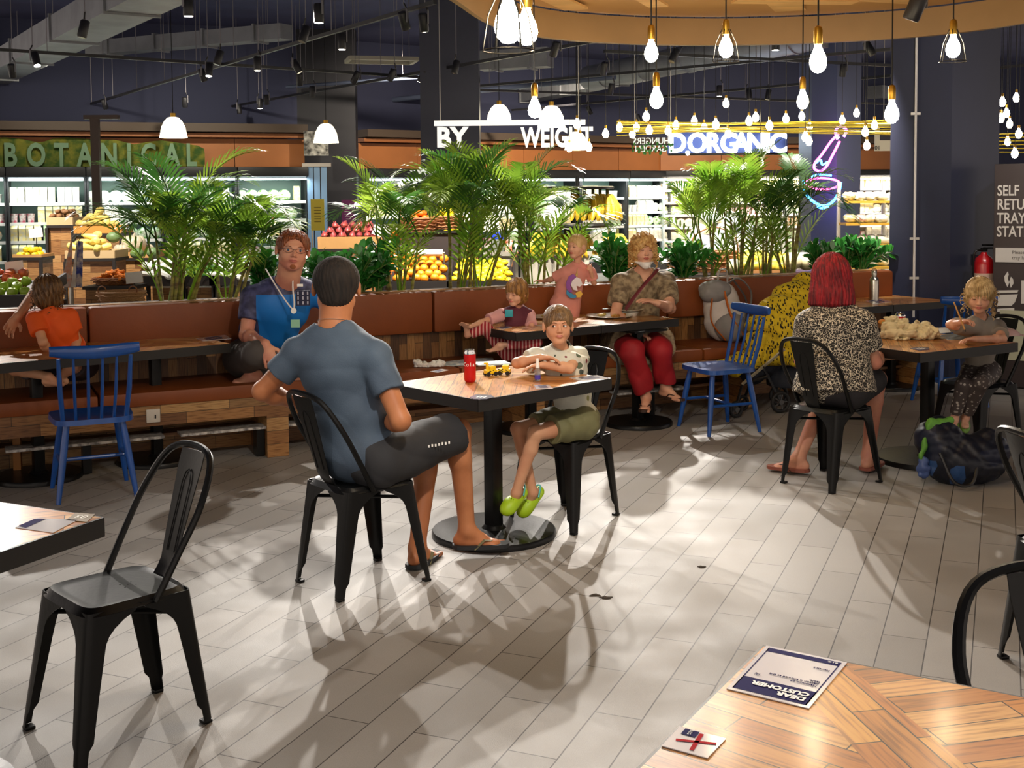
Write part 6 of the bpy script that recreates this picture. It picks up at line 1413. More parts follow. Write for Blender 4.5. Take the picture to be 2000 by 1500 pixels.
P.pants(mat('grey_trousers', '#4c4643', .8, var=.15), 1.9, .014, .004, 18)
P.hair(strand_mat('hair_ginger', '#8a4a22', '#5d2f14'), 'short', amp=.003, fr=38, face_cut=(.096, -.030, .078, .066, .108)); P.face('#38506a', .6, '#b5655c', '#7a4526', brows=True)
S = SD([P.J['hd'][i]-.15 for i in range(3)], [P.J['hd'][i]+.15 for i in range(3)], .004); S.ell(P.H(0, .074, -.088), (.019*1.06, .012, .016), (P.hr, P.hf, P.hu), .004); S.wrinkle(.0012, 300); S.build('goatee', mat('beard_ginger', '#8a4f2c', .8), P.t)
g = MB(); 
for q in (-1, 1):
    g.tube([P.H(.031*q+.022*math.cos(k*PI/8)*(1+.12*math.cos(k*PI/4)), .094, .005+.0145*math.sin(k*PI/8)) for k in range(16)], .0014, 5, closed=True); g.tube([P.H(.053*q, .092, .010), P.H(.079*q, .06, .010), P.H(.082*q, -.005, .006)], .0016, 5)
g.tube([P.H(-.010, .095, .009), P.H(0, .099, .011), P.H(.010, .095, .009)], .0015, 5); gl = g.build('glasses_frame', mat('frame_brown', '#3a1f1a', .3), P.t)
# lanyard, badge, patches
ln = MB(); nk = P.J['nk']; b0 = aY(574, 607, 7.30); ln.tube(bez([aY(519, 525, 7.46), aY(540, 560, 7.36), aY(560, 590, 7.31), b0], 4), .0055, 5, flat=.4); ln.tube(bez([aY(573, 525, 7.5), aY(572, 560, 7.36), aY(575, 590, 7.31), b0], 4), .0055, 5, flat=.4); lo = ln.build('lanyard', mat('lanyard_white', '#dcd6d0', .6), P.t)
q = b0; MB().cyl((q.x, q.y-.012, q.z), (q.x, q.y, q.z), .017, n=16).build('badge_reel', WHT, lo); q = aY(577, 632, 7.27); MB().box(q, (.055, .006, .05)).build('badge_card', mat('badge_green', '#8fc0a0', .4), lo, 0)
q = aY(586, 557, 7.36); MB().box(q, (.036, .008, .016)).build('name_tag', WHT, P.t, 0)
mb = MB(); q = aY(592, 582, 7.36); mb.box((q.x, q.y, q.z), (.085, .01, .095)); pk = mb.build('patterned_pocket', mat('pocket_navy', '#20203c', .7), P.t, 0)
mb = MB(); random.seed(2)
for i in range(9): mb.box((q.x-.03+.03*(i % 3), q.y-.006, q.z-.03+.03*(i//3)), (.008, .004, .02), T=None, r=0)
mb.build('pocket_marks', mat('mark_grey', '#b9b9c9', .6), pk, 0)
# ---- boy at the middle table
pv = at(1128, 822, .525); R1 = Vector((-.79, .61, 0)); F1 = Vector((-.61, -.79, 0)); R1 = F1.cross(Vector((0, 0, 1)))
J = dict(hd=aY(1090, 637, 5.84), nk=aY(1096, 682, 5.90), pv=pv, sR=aY(1064, 701, 5.86), sL=aY(1128, 699, 5.96), eR=aY(1010, 709, 5.80), wR=aY(1056, 698, 5.73), eL=aY(1112, 719, 5.76), wL=aY(1060, 713, 5.70),
         hR=pv+R1*.055+F1*.03, hL=pv-R1*.055+F1*.03, kR=aY(1012, 838, 5.72), kL=aY(1046, 845, 5.60), aR=aY(1040, 962, 5.70), aL=aY(1008, 962, 5.62))
P = Person('boy with brown hair and folded arms in a light patterned shirt at the middle table', (pv.x, pv.y, 0), J, .66, 1.0, .0042, .87, child=True, skin_m=SKC, face=(.05, -1, .02), hup=(0, .02, 1))
ft = P.body({'R': ((.95, -.2, -.05), (0, -.3, -1), .35), 'L': ((-1, -.05, -.1), (0, -.2, -1), .3)}, {'R': (-.62, -.42, -.55), 'L': (-.55, -.5, -.6)}, toes=False, footup={'R': (-.3, -.75, .6), 'L': (-.3, -.75, .6)})
def spots(name, base, dots, sc=9, th=.26):
    m = bpy.data.materials.new(name); m.use_nodes = True; t = m.node_tree; b = t.nodes['Principled BSDF']; L = t.links.new; tc = nd(t, 'ShaderNodeTexCoord'); v = nd(t, 'ShaderNodeTexVoronoi'); v.inputs['Scale'].default_value = sc; L(tc.outputs['Object'], v.inputs[0])
    lt = nd(t, 'ShaderNodeMath', operation='LESS_THAN'); L(v.outputs['Distance'], lt.inputs[0]); lt.inputs[1].default_value = th; dc = ramp(t, v.outputs['Color'], dots, 'CONSTANT')
    mx = nd(t, 'ShaderNodeMix', data_type='RGBA'); L(lt.outputs[0], mx.inputs[0]); mx.inputs[6].default_value = lin(base); L(dc, mx.inputs[7]); L(mx.outputs[2], b.inputs['Base Color']); b.inputs['Roughness'].default_value = .75; return m
P.shirt(spots('boy_shirt_print', '#cfcebf', [(0, '#3f4a44'), (.35, '#7a2a34'), (.6, '#566048'), (.8, '#8a8a58')], 16, .28), .62, .07, .012, .0045, 40, puff=.016)
P.pants(mat('olive_shorts', '#77744e', .7, var=.15), .66, .010, .005, 40, name='shorts', puff=.014)
P.hair(strand_mat('hair_brown_child', '#80603a', '#543a20'), 'short', amp=.0022, fr=40, face_cut=(.108, -.052, .070, .066, .092)); P.face('#3a2418', .62, '#c07566', '#6a4a30', look=(.0035, .001))
CRO = mat('clog_lime', '#a5c81c', .5)
for k, d, up in (('R', (-.62, -.42, -.55), (-.3, -.75, .6)), ('L', (-.55, -.5, -.6), (-.1, -.6, .8))):
    z = .70; g_ = ft[k]; up = Vector(up).normalized(); d = Vector(d); d = (d-up*d.dot(up)).normalized(); x = d.cross(up); S = SD([g_[i]-.16 for i in range(3)], [g_[i]+.16 for i in range(3)], .003); c = g_+d*.05*z
    S.cone(g_-d*.035*z-up*.012*z, g_+d*.125*z-up*.012*z, .046*z, .056*z, .01, flat=(tuple(up), .55)); S.ell(g_+d*.095*z+up*.004*z, (.056*z, .085*z, .044*z), (x, d, up), .012)
    S.cone(g_+up*.03*z-d*.02*z, g_+up*.12*z-d*.04*z, .038*z, .06*z, .004, op='sub'); S.plane(g_-up*.032*z, -up)
    o = S.build('clog', CRO, P.t); hb = MB()
    for i in range(-2, 3):
        for j in range(3):
            c = g_+d*(.075+.028*j)*z+x*i*.016*z; hb.cyl(c+up*(.0462-.0032*i*i-.002*j*j)*z*.98, c+up*(.0485-.0032*i*i-.002*j*j)*z, .0045*z, n=6)
    hb.build('vent_holes', mat('hole_dark_green', '#2c3208', .8), o); MB().tube(bez([g_+x*.05*z+up*.03*z, g_-d*.075*z+up*.035*z, g_-x*.05*z+up*.03*z], 5), .006*z, 6).build('heel_strap', mat('strap_teal', '#5cc0b8', .5), o)
# ---- toddler in pink on the bench
pv = aY(1003, 676, 8.20); pv.z = .56
J = dict(hd=aY(1008, 572, 8.12), nk=aY(1012, 602, 8.2), pv=pv, sR=aY(978, 615, 8.12), sL=aY(1034, 615, 8.26), eR=aY(944, 628, 8.02), wR=aY(918, 638, 7.92), eL=aY(1040, 645, 8.1), wL=aY(1005, 655, 7.98), hR=pv+Vector((-.04, -.03, 0)), hL=pv+Vector((.05, -.02, 0)), kR=aY(948, 640, 8.0), aR=aY(912, 655, 7.98), kL=aY(1046, 668, 7.95), aL=aY(975, 674, 7.90))
P = Person('toddler in a pink top and red striped trousers sitting on the banquette', (pv.x, pv.y, 0), J, .50, 1.05, .0045, .82, child=True, skin_m=SKF, face=(-.55, -.8, -.30), hup=(-.05, -.2, 1))
ft = P.body({'R': ((-.8, -.2, .35), (0, -.6, -.8), .2), 'L': ((-.8, -.3, 0), (0, 0, -1), .4)}, {'R': (-.4, -.3, .8), 'L': (-1, -.2, .1)}, toes=True, footup={'R': (-.5, -.2, -.6), 'L': (0, -.3, 1)})
P.shirt(mat('pink_top', '#d9a0a0', .8), .7, .04, .010, .003, 36, puff=.008); 
def stripes(name, a, b_, sc=55, ax=2):
    m = bpy.data.materials.new(name); m.use_nodes = True; t = m.node_tree; b = t.nodes['Principled BSDF']; L = t.links.new; tc = nd(t, 'ShaderNodeTexCoord'); w = nd(t, 'ShaderNodeTexWave'); w.bands_direction = 'XYZ'[ax] if ax < 3 else 'DIAGONAL'; w.inputs['Scale'].default_value = sc; w.inputs['Distortion'].default_value = .6; L(tc.outputs['Object'], w.inputs[0])
    L(ramp(t, w.outputs[1], [(0, a), (.62, b_)], 'CONSTANT'), b.inputs['Base Color']); b.inputs['Roughness'].default_value = .8; return m
P.pants(stripes('striped_trousers', '#9a1c28', '#d8a49c', 13, 0), 1.8, .010, .002, 36)
P.hair(strand_mat('hair_light_brown', '#a5763c', '#6f4a22'), 'bob', amp=.003, fr=34, face_cut=(.105, -.055, .062, .066, .080)); P.face('#3a2c20', .1, '#c9756c', '#a07a50', open_=False)
S = P.sub_sd(['nk', 'sL', 'sR'], .12); P.torso(S, .016); c = P.J['nk']+P.f*.05-P.u*.07; S2 = SD(S.lo, S.lo+S.vx*S.n, S.vx)
S.cone(P.J['nk']+P.u*.01, P.J['nk']+P.u*.12, .034, .06, .004, op='sub'); S.plane(P.J['nk']-P.u*.13, -P.u); S.plane(P.J['nk']-P.f*.01, -P.f*1.0)
bb = S.build('bib', mat('maroon_bib', '#5c2434', .8), P.t); q = aY(994, 612, 8.0); MB().box((q.x, q.y, q.z), (.055, .012, .05), ch=.005).build('teal_pocket', mat('bib_teal', '#2a9aaa', .5), P.t)
# ---- toddler standing on the bench
b0 = bp(2.42, .38, .485); fz = Vector((-.25, -.97, 0)); rz_ = Vector((-.97, .25, 0))
J = dict(hd=aY(1126, 483, b0.y), nk=aY(1128, 516, b0.y+.02), pv=b0+Vector((.0, .0, .36)), sR=aY(1104, 533, b0.y), sL=aY(1152, 532, b0.y+.05), eR=aY(1078, 545, b0.y+.05), wR=aY(1062, 549, b0.y+.12), eL=aY(1160, 552, b0.y+.05), wL=aY(1154, 530, b0.y-.02))
pv = J['pv']; J.update(hR=pv+Vector((-.045, 0, 0)), hL=pv+Vector((.045, 0, 0)), kR=b0+Vector((-.05, -.01, .19)), kL=b0+Vector((.05, -.01, .19)), aR=b0+Vector((-.05, 0, .035)), aL=b0+Vector((.05, 0, .035)))
P = Person('toddler standing on the banquette in a long pink unicorn dress', (b0.x, b0.y, .485), J, .50, 1.1, .0045, .80, child=True, skin_m=SKF, face=(-.6, -.8, -.1), hup=(0, 0, 1))
P.body({'R': ((-.9, .1, .1), (0, 0, -1), .3), 'L': ((-.2, -.1, .9), (0, -1, 0), .6)}, {'R': fz, 'L': fz}, toes=False)
dr = P.shirt(mat('pink_dress', '#dc9084', .8, var=.08), .75, .12, .012, .003, 30, flare=.20, name='dress', puff=.010)
P.hair(strand_mat('hair_blond_fine', '#ddb984', '#c09a60'), 'short', amp=.0015, fr=30, face_cut=(.09, -.05, .068, .07, .10)); P.face('#3a2c20', .1, '#b85c55', '#c09a68', open_=False)
# unicorn patch
uo = aY(1132, 570, b0.y-.115)
def patch(nm, pts, col, parent, Y=0., th=.006, met=0.):
    ps = [aY(x, y, b0.y-.118-Y) for x, y in pts]; n_ = len(ps); dv = Vector((0, .035, 0)); MB().add([p for p in ps]+[p+dv for p in ps], [tuple(range(n_)), tuple(range(n_, 2*n_))[::-1]]+[(i, n_+i, n_+(i+1) % n_, (i+1) % n_) for i in range(n_)]).build(nm, mat(nm+col[1:], col, .35, met, col2='#d8c8d8' if met else None, scale=60), parent, 0)
patch('unicorn_head', [(1118, 548), (1126, 541), (1134, 545), (1138, 556), (1132, 560), (1126, 558), (1128, 568), (1120, 566), (1115, 556)], '#e8e0e4', P.t)
patch('unicorn_mane', [(1106, 552), (1111, 540), (1120, 535), (1126, 541), (1117, 548), (1114, 558), (1118, 570), (1112, 572), (1106, 562)], '#8a3f9a', P.t, .002, .3)
patch('unicorn_mane', [(1107, 566), (1113, 571), (1121, 576), (1128, 578), (1122, 583), (1112, 581), (1106, 574)], '#2c88b8', P.t, .002, .3)
patch('sequin_patch', [(1124, 572), (1134, 568), (1138, 574), (1134, 581), (1126, 581)], '#e0b23c', P.t, .002, .4)
patch('unicorn_horn', [(1124, 540), (1128, 524), (1128.5, 540)], '#c9a04a', P.t, .002)
# ---- woman with curly hair
pv = bp(2.98, .30, .60); J = dict(hd=aY(1257, 489, 8.74), nk=aY(1256, 533, 8.82), pv=pv, sR=aY(1214, 553, 8.80), sL=aY(1300, 552, 8.84), eR=aY(1203, 612, 8.68), wR=aY(1238, 655, 8.45), eL=aY(1309, 602, 8.60), wL=aY(1284, 592, 8.34))
J.update(hR=pv+Vector((-.10, -.03, -.02)), hL=pv+Vector((.10, -.0, -.02)), kR=aY(1235, 688, 8.28), kL=aY(1290, 685, 8.34), aR=aY(1262, 775, 8.35), aL=aY(1300, 755, 8.42))
P = Person('woman with short curly strawberry blond hair and a lowered white face mask', (pv.x, pv.y, 0), J, .98, 1.0, .006, .98, skin_m=SKF, face=(.15, -1, -.08), hup=(.02, -.02, 1))
ft = P.body({'R': ((.8, -.3, 0), (0, -.2, -1), .5), 'L': ((-.85, -.25, .25), (0, .1, -1), .3)}, {'R': (-.2, -.9, -.3), 'L': (.5, -.7, -.4)}, toes=True)
P.shirt(mat('mottled_taupe_dress', '#a39173', .85, col2='#6b5a46', scale=26), .72, .13, .014, .006, 20, flare=.16, name='dress', neck=.075, puff=.02, v=.06)
P.pants(mat('red_trousers', '#a00f1c', .7, var=.25, scale=5), 1.86, .018, .009, 20, puff=.014)
P.pants(mat('mottled_taupe_dress', '#a39173'), .68, .066, .010, 22, name='dress_hem', puff=.012)
hm_ = mat('hair_strawberry', '#d8b070', .5, col2='#a8763c', scale=30); P.hair(hm_, 'curly', face_cut=(.098, -.060, .062, .068, .098)); P.curls(hm_, 170, .011, (.104, .100, .1), 3, -.12, .045, ln=.055)
P.face('#5a4030', .05, '#b3564f', '#b98a5c', open_=False)
S = SD([P.J['hd'][i]-.16 for i in range(3)], [P.J['hd'][i]+.16 for i in range(3)], .0035); S.cone(P.H(-.055, .02, -.075), P.H(0, .072, -.102), .022, .030, .02); S.cone(P.H(.055, .02, -.075), P.H(0, .072, -.102), .022, .030, .02); S.plane(P.H(0, 0, -.083), P.hu); mk_ = S.build('face_mask', mat('mask_white', '#e9e6e2', .7), P.t)
MB().tube(bez([P.H(-.055, .02, -.085), P.H(-.072, .0, -.05), P.H(-.08, -.005, .0)], 4), .0014, 4).build('ear_loop', WHT, mk_)
mb = MB(); mb.tube(bez([aY(1286, 524, 8.66), aY(1276, 536, 8.56), aY(1258, 556, 8.50), aY(1236, 584, 8.50), aY(1222, 604, 8.56)], 5), .017, 8, flat=.25); mb.build('shoulder_strap', mat('burgundy_strap', '#6a2430', .5), P.t)
MB().tube(bez([P.J['nk']+Vector((-.06, -.03, .02)), P.J['nk']+Vector((-.03, -.10, -.05)), P.J['nk']+Vector((0, -.12, -.08)), P.J['nk']+Vector((.03, -.10, -.05)), P.J['nk']+Vector((.06, -.03, .02))], 4), .0014, 4).build('necklace', mat('gold_chain', '#c8a04a', .3, .9), P.t)
for k, d in (('R', (-.2, -.9, -.3)), ('L', (.5, -.7, -.4))): flipflop(P, k, d, ft[k], mat('sandal_brown', '#3a241a', .6), mat('sandal_brown', '#3a241a'), .042)
# ---- woman with red hair, seen from behind
pv = Vector((1.83, 6.62, .55)); F2 = Vector((.62, .78, 0)); R2 = Vector((.78, -.62, 0))
J = dict(hd=aY(1624, 540, 6.74), nk=aY(1628, 602, 6.70), pv=pv, sL=aY(1580, 632, 6.68), sR=aY(1683, 634, 6.62), eL=aY(1566, 705, 6.78), eR=aY(1708, 708, 6.66), wL=aY(1600, 722, 7.0), wR=aY(1722, 690, 6.9), hL=pv-R2*.09, hR=pv+R2*.09, kL=pv+F2*.38-R2*.17, kR=pv+R2*.08+F2*.43, aL=at(1560, 893, .10), aR=pv+R2*.05+F2*.38+Vector((0, 0, -.45)))
P = Person('woman with bright red bobbed hair and an animal print top seen from behind', (pv.x, pv.y, 0), J, 1.0, 1.13, .006, 1.0, skin_m=SKP, face=(.25, 1, -.12), hup=(0, .05, 1))
dl = Vector((-.75, .45, 0)); ft = P.body({'L': ((.6, .8, 0), (0, 0, -1), .4), 'R': ((.2, 1, 0), (0, 0, -1), .4)}, {'L': dl, 'R': F2}, toes=True)
def animal():
    m = bpy.data.materials.new('animal_print'); m.use_nodes = True; t = m.node_tree; b = t.nodes['Principled BSDF']; L = t.links.new; tc = nd(t, 'ShaderNodeTexCoord')
    n = nd(t, 'ShaderNodeTexNoise'); n.inputs['Scale'].default_value = 12; L(tc.outputs['Object'], n.inputs[0]); a = nd(t, 'ShaderNodeMix', data_type='VECTOR'); a.inputs[0].default_value = .05; L(tc.outputs['Object'], a.inputs[4]); L(n.outputs[1], a.inputs[5])
    v = nd(t, 'ShaderNodeTexVoronoi'); v.feature = 'DISTANCE_TO_EDGE'; v.inputs['Scale'].default_value = 72; L(a.outputs[1], v.inputs[0]); n2 = nd(t, 'ShaderNodeTexNoise'); n2.inputs['Scale'].default_value = 60; L(tc.outputs['Object'], n2.inputs[0])
    ad = nd(t, 'ShaderNodeMath', operation='MULTIPLY_ADD'); L(n2.outputs[0], ad.inputs[0]); ad.inputs[1].default_value = .35; L(v.outputs[0], ad.inputs[2]); L(ramp(t, ad.outputs[0], [(0, '#cfc3ae'), (.232, '#17120f')], 'CONSTANT'), b.inputs['Base Color']); b.inputs['Roughness'].default_value = .75; return m
P.shirt(animal(), .62, .17, .018, .004, 18, flare=.02, name='blouse', puff=.014); P.pants(mat('dark_shorts', '#1f1c20', .8), .9, .012, .002, name='shorts')
P.hair(strand_mat('hair_bright_red', '#930a18', '#560610', .7), 'long', amp=.0035, fr=44, vx=.0045)
for k, d in (('L', dl), ('R', F2)): flipflop(P, k, d, ft[k], mat('sole_pinkbrown', '#8a4a3a', .6), mat('sandal_brown', '#3a241a'), .044)
# ---- girl drawing at the right table
pv = at(1915, 755, .53); pv = Vector((2.93, 7.30, .535))
J = dict(hd=aY(1913, 578, 7.05), nk=aY(1916, 622, 7.16), pv=pv, sR=aY(1884, 640, 7.10), sL=aY(1948, 640, 7.20), eR=aY(1856, 634, 6.96), wR=aY(1876, 630, 6.86), eL=aY(1958, 662, 7.05), wL=aY(1904, 662, 6.88))
J.update(hR=pv+Vector((-.05, .0, 0)), hL=pv+Vector((.05, -.03, 0)), kR=aY(1882, 752, 7.02), kL=aY(1915, 748, 6.98), aR=aY(1864, 818, 7.08), aL=aY(1885, 815, 7.12))
P = Person('girl with curly blond hair drawing with a pencil at the right table', (pv.x, pv.y, 0), J, .64, 1.0, .005, .90, child=True, skin_m=SKF, face=(-.35, -.85, -.38), hup=(-.05, -.3, 1))
ft = P.body({'R': ((.5, -.5, .2), (0, -.2, -1), .8), 'L': ((-.9, -.2, .0), (0, -.2, -1), .35)}, {'R': (-.4, -.8, -.4), 'L': (-.3, -.8, -.4)}, toes=False)
P.shirt(mat('grey_child_shirt', '#8c8378', .8, var=.08), .6, .06, .011, .003, 32, puff=.010); P.pants(spots('patterned_leggings', '#4a3f3c', [(0, '#9a8f86'), (.5, '#b8aea2')], 40, .3), 1.85, .008, .002)
hb_ = mat('hair_blond_curly', '#cfb282', .6, col2='#94774a', scale=30); P.hair(hb_, 'bob', amp=.004, fr=26, face_cut=(.110, -.070, .064, .070, .080)); P.curls(hb_, 60, .010, (.098, .09, .1), 5, -.13, .13, ln=.06, name='curls')
P.face('#3a2c20', .1, '#c06a62', '#b48a58', open_=False)
for k, d in (('R', (-.4, -.8, -.4)), ('L', (-.3, -.8, -.4))):
    g_ = ft[k]; d = Vector(d).normalized(); MB().sphere((0, 0, 0), (.032, .075, .026), T=FR(g_+d*.03, Vector(d).cross(Vector((0, 0, 1))), d), n=12, m=8).build('shoe', mat('green_shoe', '#6f9a3c', .5), P.t)
w_ = P.J['wR']; a, b = aY(1863, 590, 6.80), aY(1886, 648, 6.78); t = thing('pencil', 'wooden pencil held upright by the drawing girl', 'pencil', (a+b)/2, world=True); MB().cyl(b.lerp(a, .08), a, .0045, n=6).build('shaft', mat('pencil_wood', '#c98f4a', .5), t); MB().cyl(b, b.lerp(a, .08), .0008, .0045, n=6).build('tip', DKF, t)
# ---- child in orange, left
pv = bp(-1.03, .33, .62); J = dict(hd=aY(92, 572, 7.06), nk=aY(100, 612, 7.02), pv=pv, sL=aY(70, 625, 6.98), sR=aY(134, 620, 7.1), eL=aY(82, 672, 6.92), wL=aY(100, 700, 7.05), eR=aY(150, 665, 7.12), wR=aY(140, 700, 7.0))
J['eL'] = aY(84, 668, 6.90); uu = Vector((.9, .43, 0)); J.update(hL=pv-uu*.06, hR=pv+uu*.06, kL=aY(30, 722, 6.85), kR=aY(140, 716, 6.8), aL=aY(95, 735, 6.75), aR=aY(120, 735, 6.85))
for q in ('kL', 'kR', 'aL', 'aR'): J[q].z = max(J[q].z, .545)
P = Person('child with tousled brown hair in an orange shirt sitting on the banquette at the left', (pv.x, pv.y, 0), J, .66, 1.05, .005, .90, child=True, skin_m=SKC, face=(-.6, .75, 0), hup=(0, 0, 1))
P.body({'L': ((.5, .3, -.6), (0, 0, -1), .3), 'R': ((-.4, -.4, -.6), (0, 0, -1), .3)}, {'L': (.9, -.1, 0), 'R': (-.9, -.2, 0)}, toes=False)
P.shirt(mat('orange_shirt', '#ea5a12', .75, var=.06), .60, .05, .012, .005, 28, puff=.012); P.pants(mat('dark_child_shorts', '#3a2f30', .8), .8, .012, .003, name='shorts')
hc = strand_mat('hair_mid_brown', '#7d5a34', '#4a3018'); P.hair(hc, 'bob', amp=.005, fr=24, face_cut=(.110, -.055, .062, .066, .080)); P.curls(hc, 50, .008, (.095, .09, .1), 8, -.12, .1, ln=.055, name='loose_strands')
P.face()
# arm of a neighbour resting over the bench back at the left edge
t = thing('person', 'bare arm of a person mostly hidden behind the child in orange', 'person', aY(45, 600, 7.2), world=True)
S = SD([-3.4, 6.6, .5], [-2.6, 7.7, 1.3], .005); a, b, c = aY(78, 560, 7.35), aY(60, 585, 7.3), aY(34, 618, 7.05)
S.cone(aY(95, 590, 7.5), a, .05, .044, .02); S.cone(a, c, .040, .026, .02); pp_ = type('q', (), {})(); pp_.sz = .92; pp_.J = {'wL': c}; Person.hand(pp_, S, 'L', (-.35, -.5, -.75), (.2, -.6, -.4), .35, hs=.92); S.build('body', SKC, t)
# ---------------------------------------------------------------- small things
def can(px, py, z, label, h=.122, r=.0285, word='Cola'):
    p = at(px, py, z); t = thing('drink_can', label, 'can', (p.x, p.y, z), -.1)
    MB().lathe([(.022, 0), (.026, .006), (r, .014), (r, h-.022)], 28).build('body', mat('can_red', '#c4161c', .3, .3), t)
    MB().lathe([(r, h-.022), (r, h-.014), (.025, h-.004), (.0255, h), (.023, h), (.022, h-.004), (0, h-.004)], 28).build('silver_rim', CHR, t)
    MB().box((0, .004, h-.002), (.012, .02, .0015)).build('pull_tab', CHR, t, 0)
    c = word; 
    for i, ch in enumerate(c):
        a = -PI/2+(i-(len(c)-1)/2)*.52; T = Matrix.Translation(((r+.0006)*math.cos(a), (r+.0006)*math.sin(a), h*.55)) @ Matrix.Rotation(a+PI/2, 4, 'Z') @ Matrix.Rotation(PI/2, 4, 'X'); text(ch, 'lettering', WHT, T, .026, t, .0002)
    return t
can(918, 746, .7605, 'tall red cola can on the middle table', .158, .029, 'Cola')
can(1758, 646, .7505, 'red cola can on the right table behind the cream cloth', .118, .033, 'Coca')
# sanitiser
p = at(1050, 744, .7605); t = thing('spray_bottle', 'small clear spray bottle with purple label on the middle table', 'bottle', (p.x, p.y, .7605))
MB().lathe([(.013, 0), (.0145, .003), (.0145, .052), (.009, .062), (.009, .066), (0, .066)], 18).build('clear_body', mat('clear_plastic', '#e8eef2', .08, trans=.85), t); MB().lathe([(.0148, .008), (.0148, .03)], 18).build('label_band', mat('label_purple', '#4a3aa0', .4), t)
MB().lathe([(.0095, .064), (.0095, .074), (.0075, .078), (.0075, .108), (0, .109)], 14).build('white_cap', WHT, t)
# toy cars
TY = mat('toy_yellow', '#f2cc1a', .35); BK = mat('toy_black', '#191512', .4)
for i, (px, py, rz, lab) in enumerate(((958, 734, .5, 'yellow toy truck with black spots, left of the pair'), (985, 732, -.2, 'yellow toy car with black wheels, right of the pair'))):
    p = at(px, py, .7605); t = thing('toy_car', lab, 'toy', (p.x, p.y, .7605), rz)
    b = MB().box((0, 0, .022), (.062, .034, .020), ch=.004).box((.008, 0, .040), (.032, .030, .020), ch=.004)
    if i == 0: b.box((-.018, 0, .048), (.012, .012, .034), ch=.003).box((-.026, 0, .064), (.02, .01, .008), ch=.002)
    b.build('car_body', TY, t)
    for sx in (-.02, .02):
        for sy in (-.018, .018): MB().cyl((sx, sy-.004, .011), (sx, sy+.004, .011), .011, n=14).build('wheel', BK, t)
    s_ = MB(); random.seed(i)
    for k in range(10): s_.sphere((random.uniform(-.026, .026), random.choice((-.0172, .0172)), random.uniform(.018, .030)), (.004, .0012, .003), n=6, m=4)
    s_.build('black_spots', BK, t)
p = at(960, 711, .7605); t = thing('booklet', 'pale booklet lying behind the toy cars', 'book', (p.x, p.y, .7605), .3); MB().box((0, 0, .004), (.18, .12, .008), ch=.002).build('cover', mat('booklet_pale', '#c9d0d0', .4), t); MB().box((0, 0, .0083), (.15, .09, .0006)).build('cover_print', mat('booklet_print', '#7f98a8', .5), t, 0)
# crumpled cloths by noise sheets
def cloth(name, label, c, w, d, h, m, seed, cat, rz=0., n=26, amp=.35, grp=None, fold=9., mats=None):
    random.seed(seed); a, b, e, g = [random.uniform(0, 6) for _ in range(4)]
    def fn(u, v):
        x, y = (u-.5)*2, (v-.5)*2; r = (abs(x)**2.4+abs(y)**2.4)**(1/2.4); env = max(0., 1-r**2.2)
        q = .5+.5*math.sin(x*fold*.6+2.2*math.sin(y*fold*.35+a)+b); q2 = .5+.5*math.sin(y*fold*.8+1.8*math.sin(x*fold*.5+e)+g)
        k = 1+amp*.35*math.sin(math.atan2(y, x)*3+a)
        return (x*w/2*k, y*d/2*k, max(.002, h*(env**.6)*(1-amp+amp*(.6*q+.4*q2))+.002))
    o = MB().sheet(fn, n, n, th=.003).build(name, m); o.location = c; o.rotation_euler = (0, 0, rz); return tag(o, label, cat, grp)
def heap(name, label, c, blobs, m, cat, amp, f, vx=.004):
    c = Vector(c); S = SD([c.x-.28, c.y-.25, c.z-.01], [c.x+.28, c.y+.25, c.z+.24], vx)
    for o, r in blobs: S.ell(c+Vector(o), r, None, .03)
    S.wrinkle(amp, f, c.x); S.wrinkle(amp*.4, f*2.2, c.y); S.plane((0, 0, c.z+.001), (0, 0, -1)); o = S.build(name, m, None); return tag(o, label, cat)
p = at(404, 653, .752); heap('napkin', 'crumpled white napkin on the left row table', p, [((0, 0, .012), (.05, .03, .018)), ((.02, 0, .032), (.016, .014, .03)), ((-.04, 0, .012), (.03, .02, .014))], WHT, 'napkin', .005, 110, .003)
p = at(430, 650, .752); o = MB().box((0, 0, .004), (.09, .05, .008), ch=.003).build('phone', mat('phone_dark', '#2a1414', .2)); o.location = p; o.rotation_euler = (0, 0, .3); tag(o, 'small dark phone beside the crumpled napkin', 'phone')
p = at(870, 680, .487); heap('towel', 'small crumpled white towel on the banquette left of the toddler', bp(1.24, .14, .487), [((0, 0, .012), (.09, .03, .02)), ((-.08, 0, .025), (.025, .02, .03)), ((.07, .02, .02), (.04, .03, .022))], WHT, 'towel', .006, 90, .0035)
cloth('paper_mat', 'wide white patterned paper spread on the banquette under the toddler', bp(1.58, .20, .487), .42, .26, .018, mat('paper_print', '#e8e6e0', .6, col2='#a9b4c0', scale=30), 6, 'paper', BANG, amp=.4)
heap('plastic_bag', 'crumpled black plastic bag on the banquette', bp(.83, .40, .487), [((0, 0, .06), (.10, .09, .07)), ((.02, 0, .12), (.06, .06, .06))], mat('bag_black', '#0f0f12', .2), 'bag', .009, 75)
t = thing('face_mask', 'pale green folded face mask on top of the black plastic bag', 'mask', bp(.70, .40, .60)); MB().sheet(lambda u, v: ((u-.5)*.17, (v-.5)*.02, .05+(v-.5)*.08+.012*math.sin(u*3)), 8, 5, th=.002).build('mask_panel', mat('mask_green', '#8fcdb4', .6), t); MB().tube(bez([(.085, 0, .08), (.11, 0, .06), (.105, 0, .03), (.085, 0, .02)], 4), .0016, 5).build('ear_loop', WHT, t); MB().box((0, .0, .0), (.1, .03, .04)).build('folded_edge', mat('mask_green', '#8fcdb4'), t)
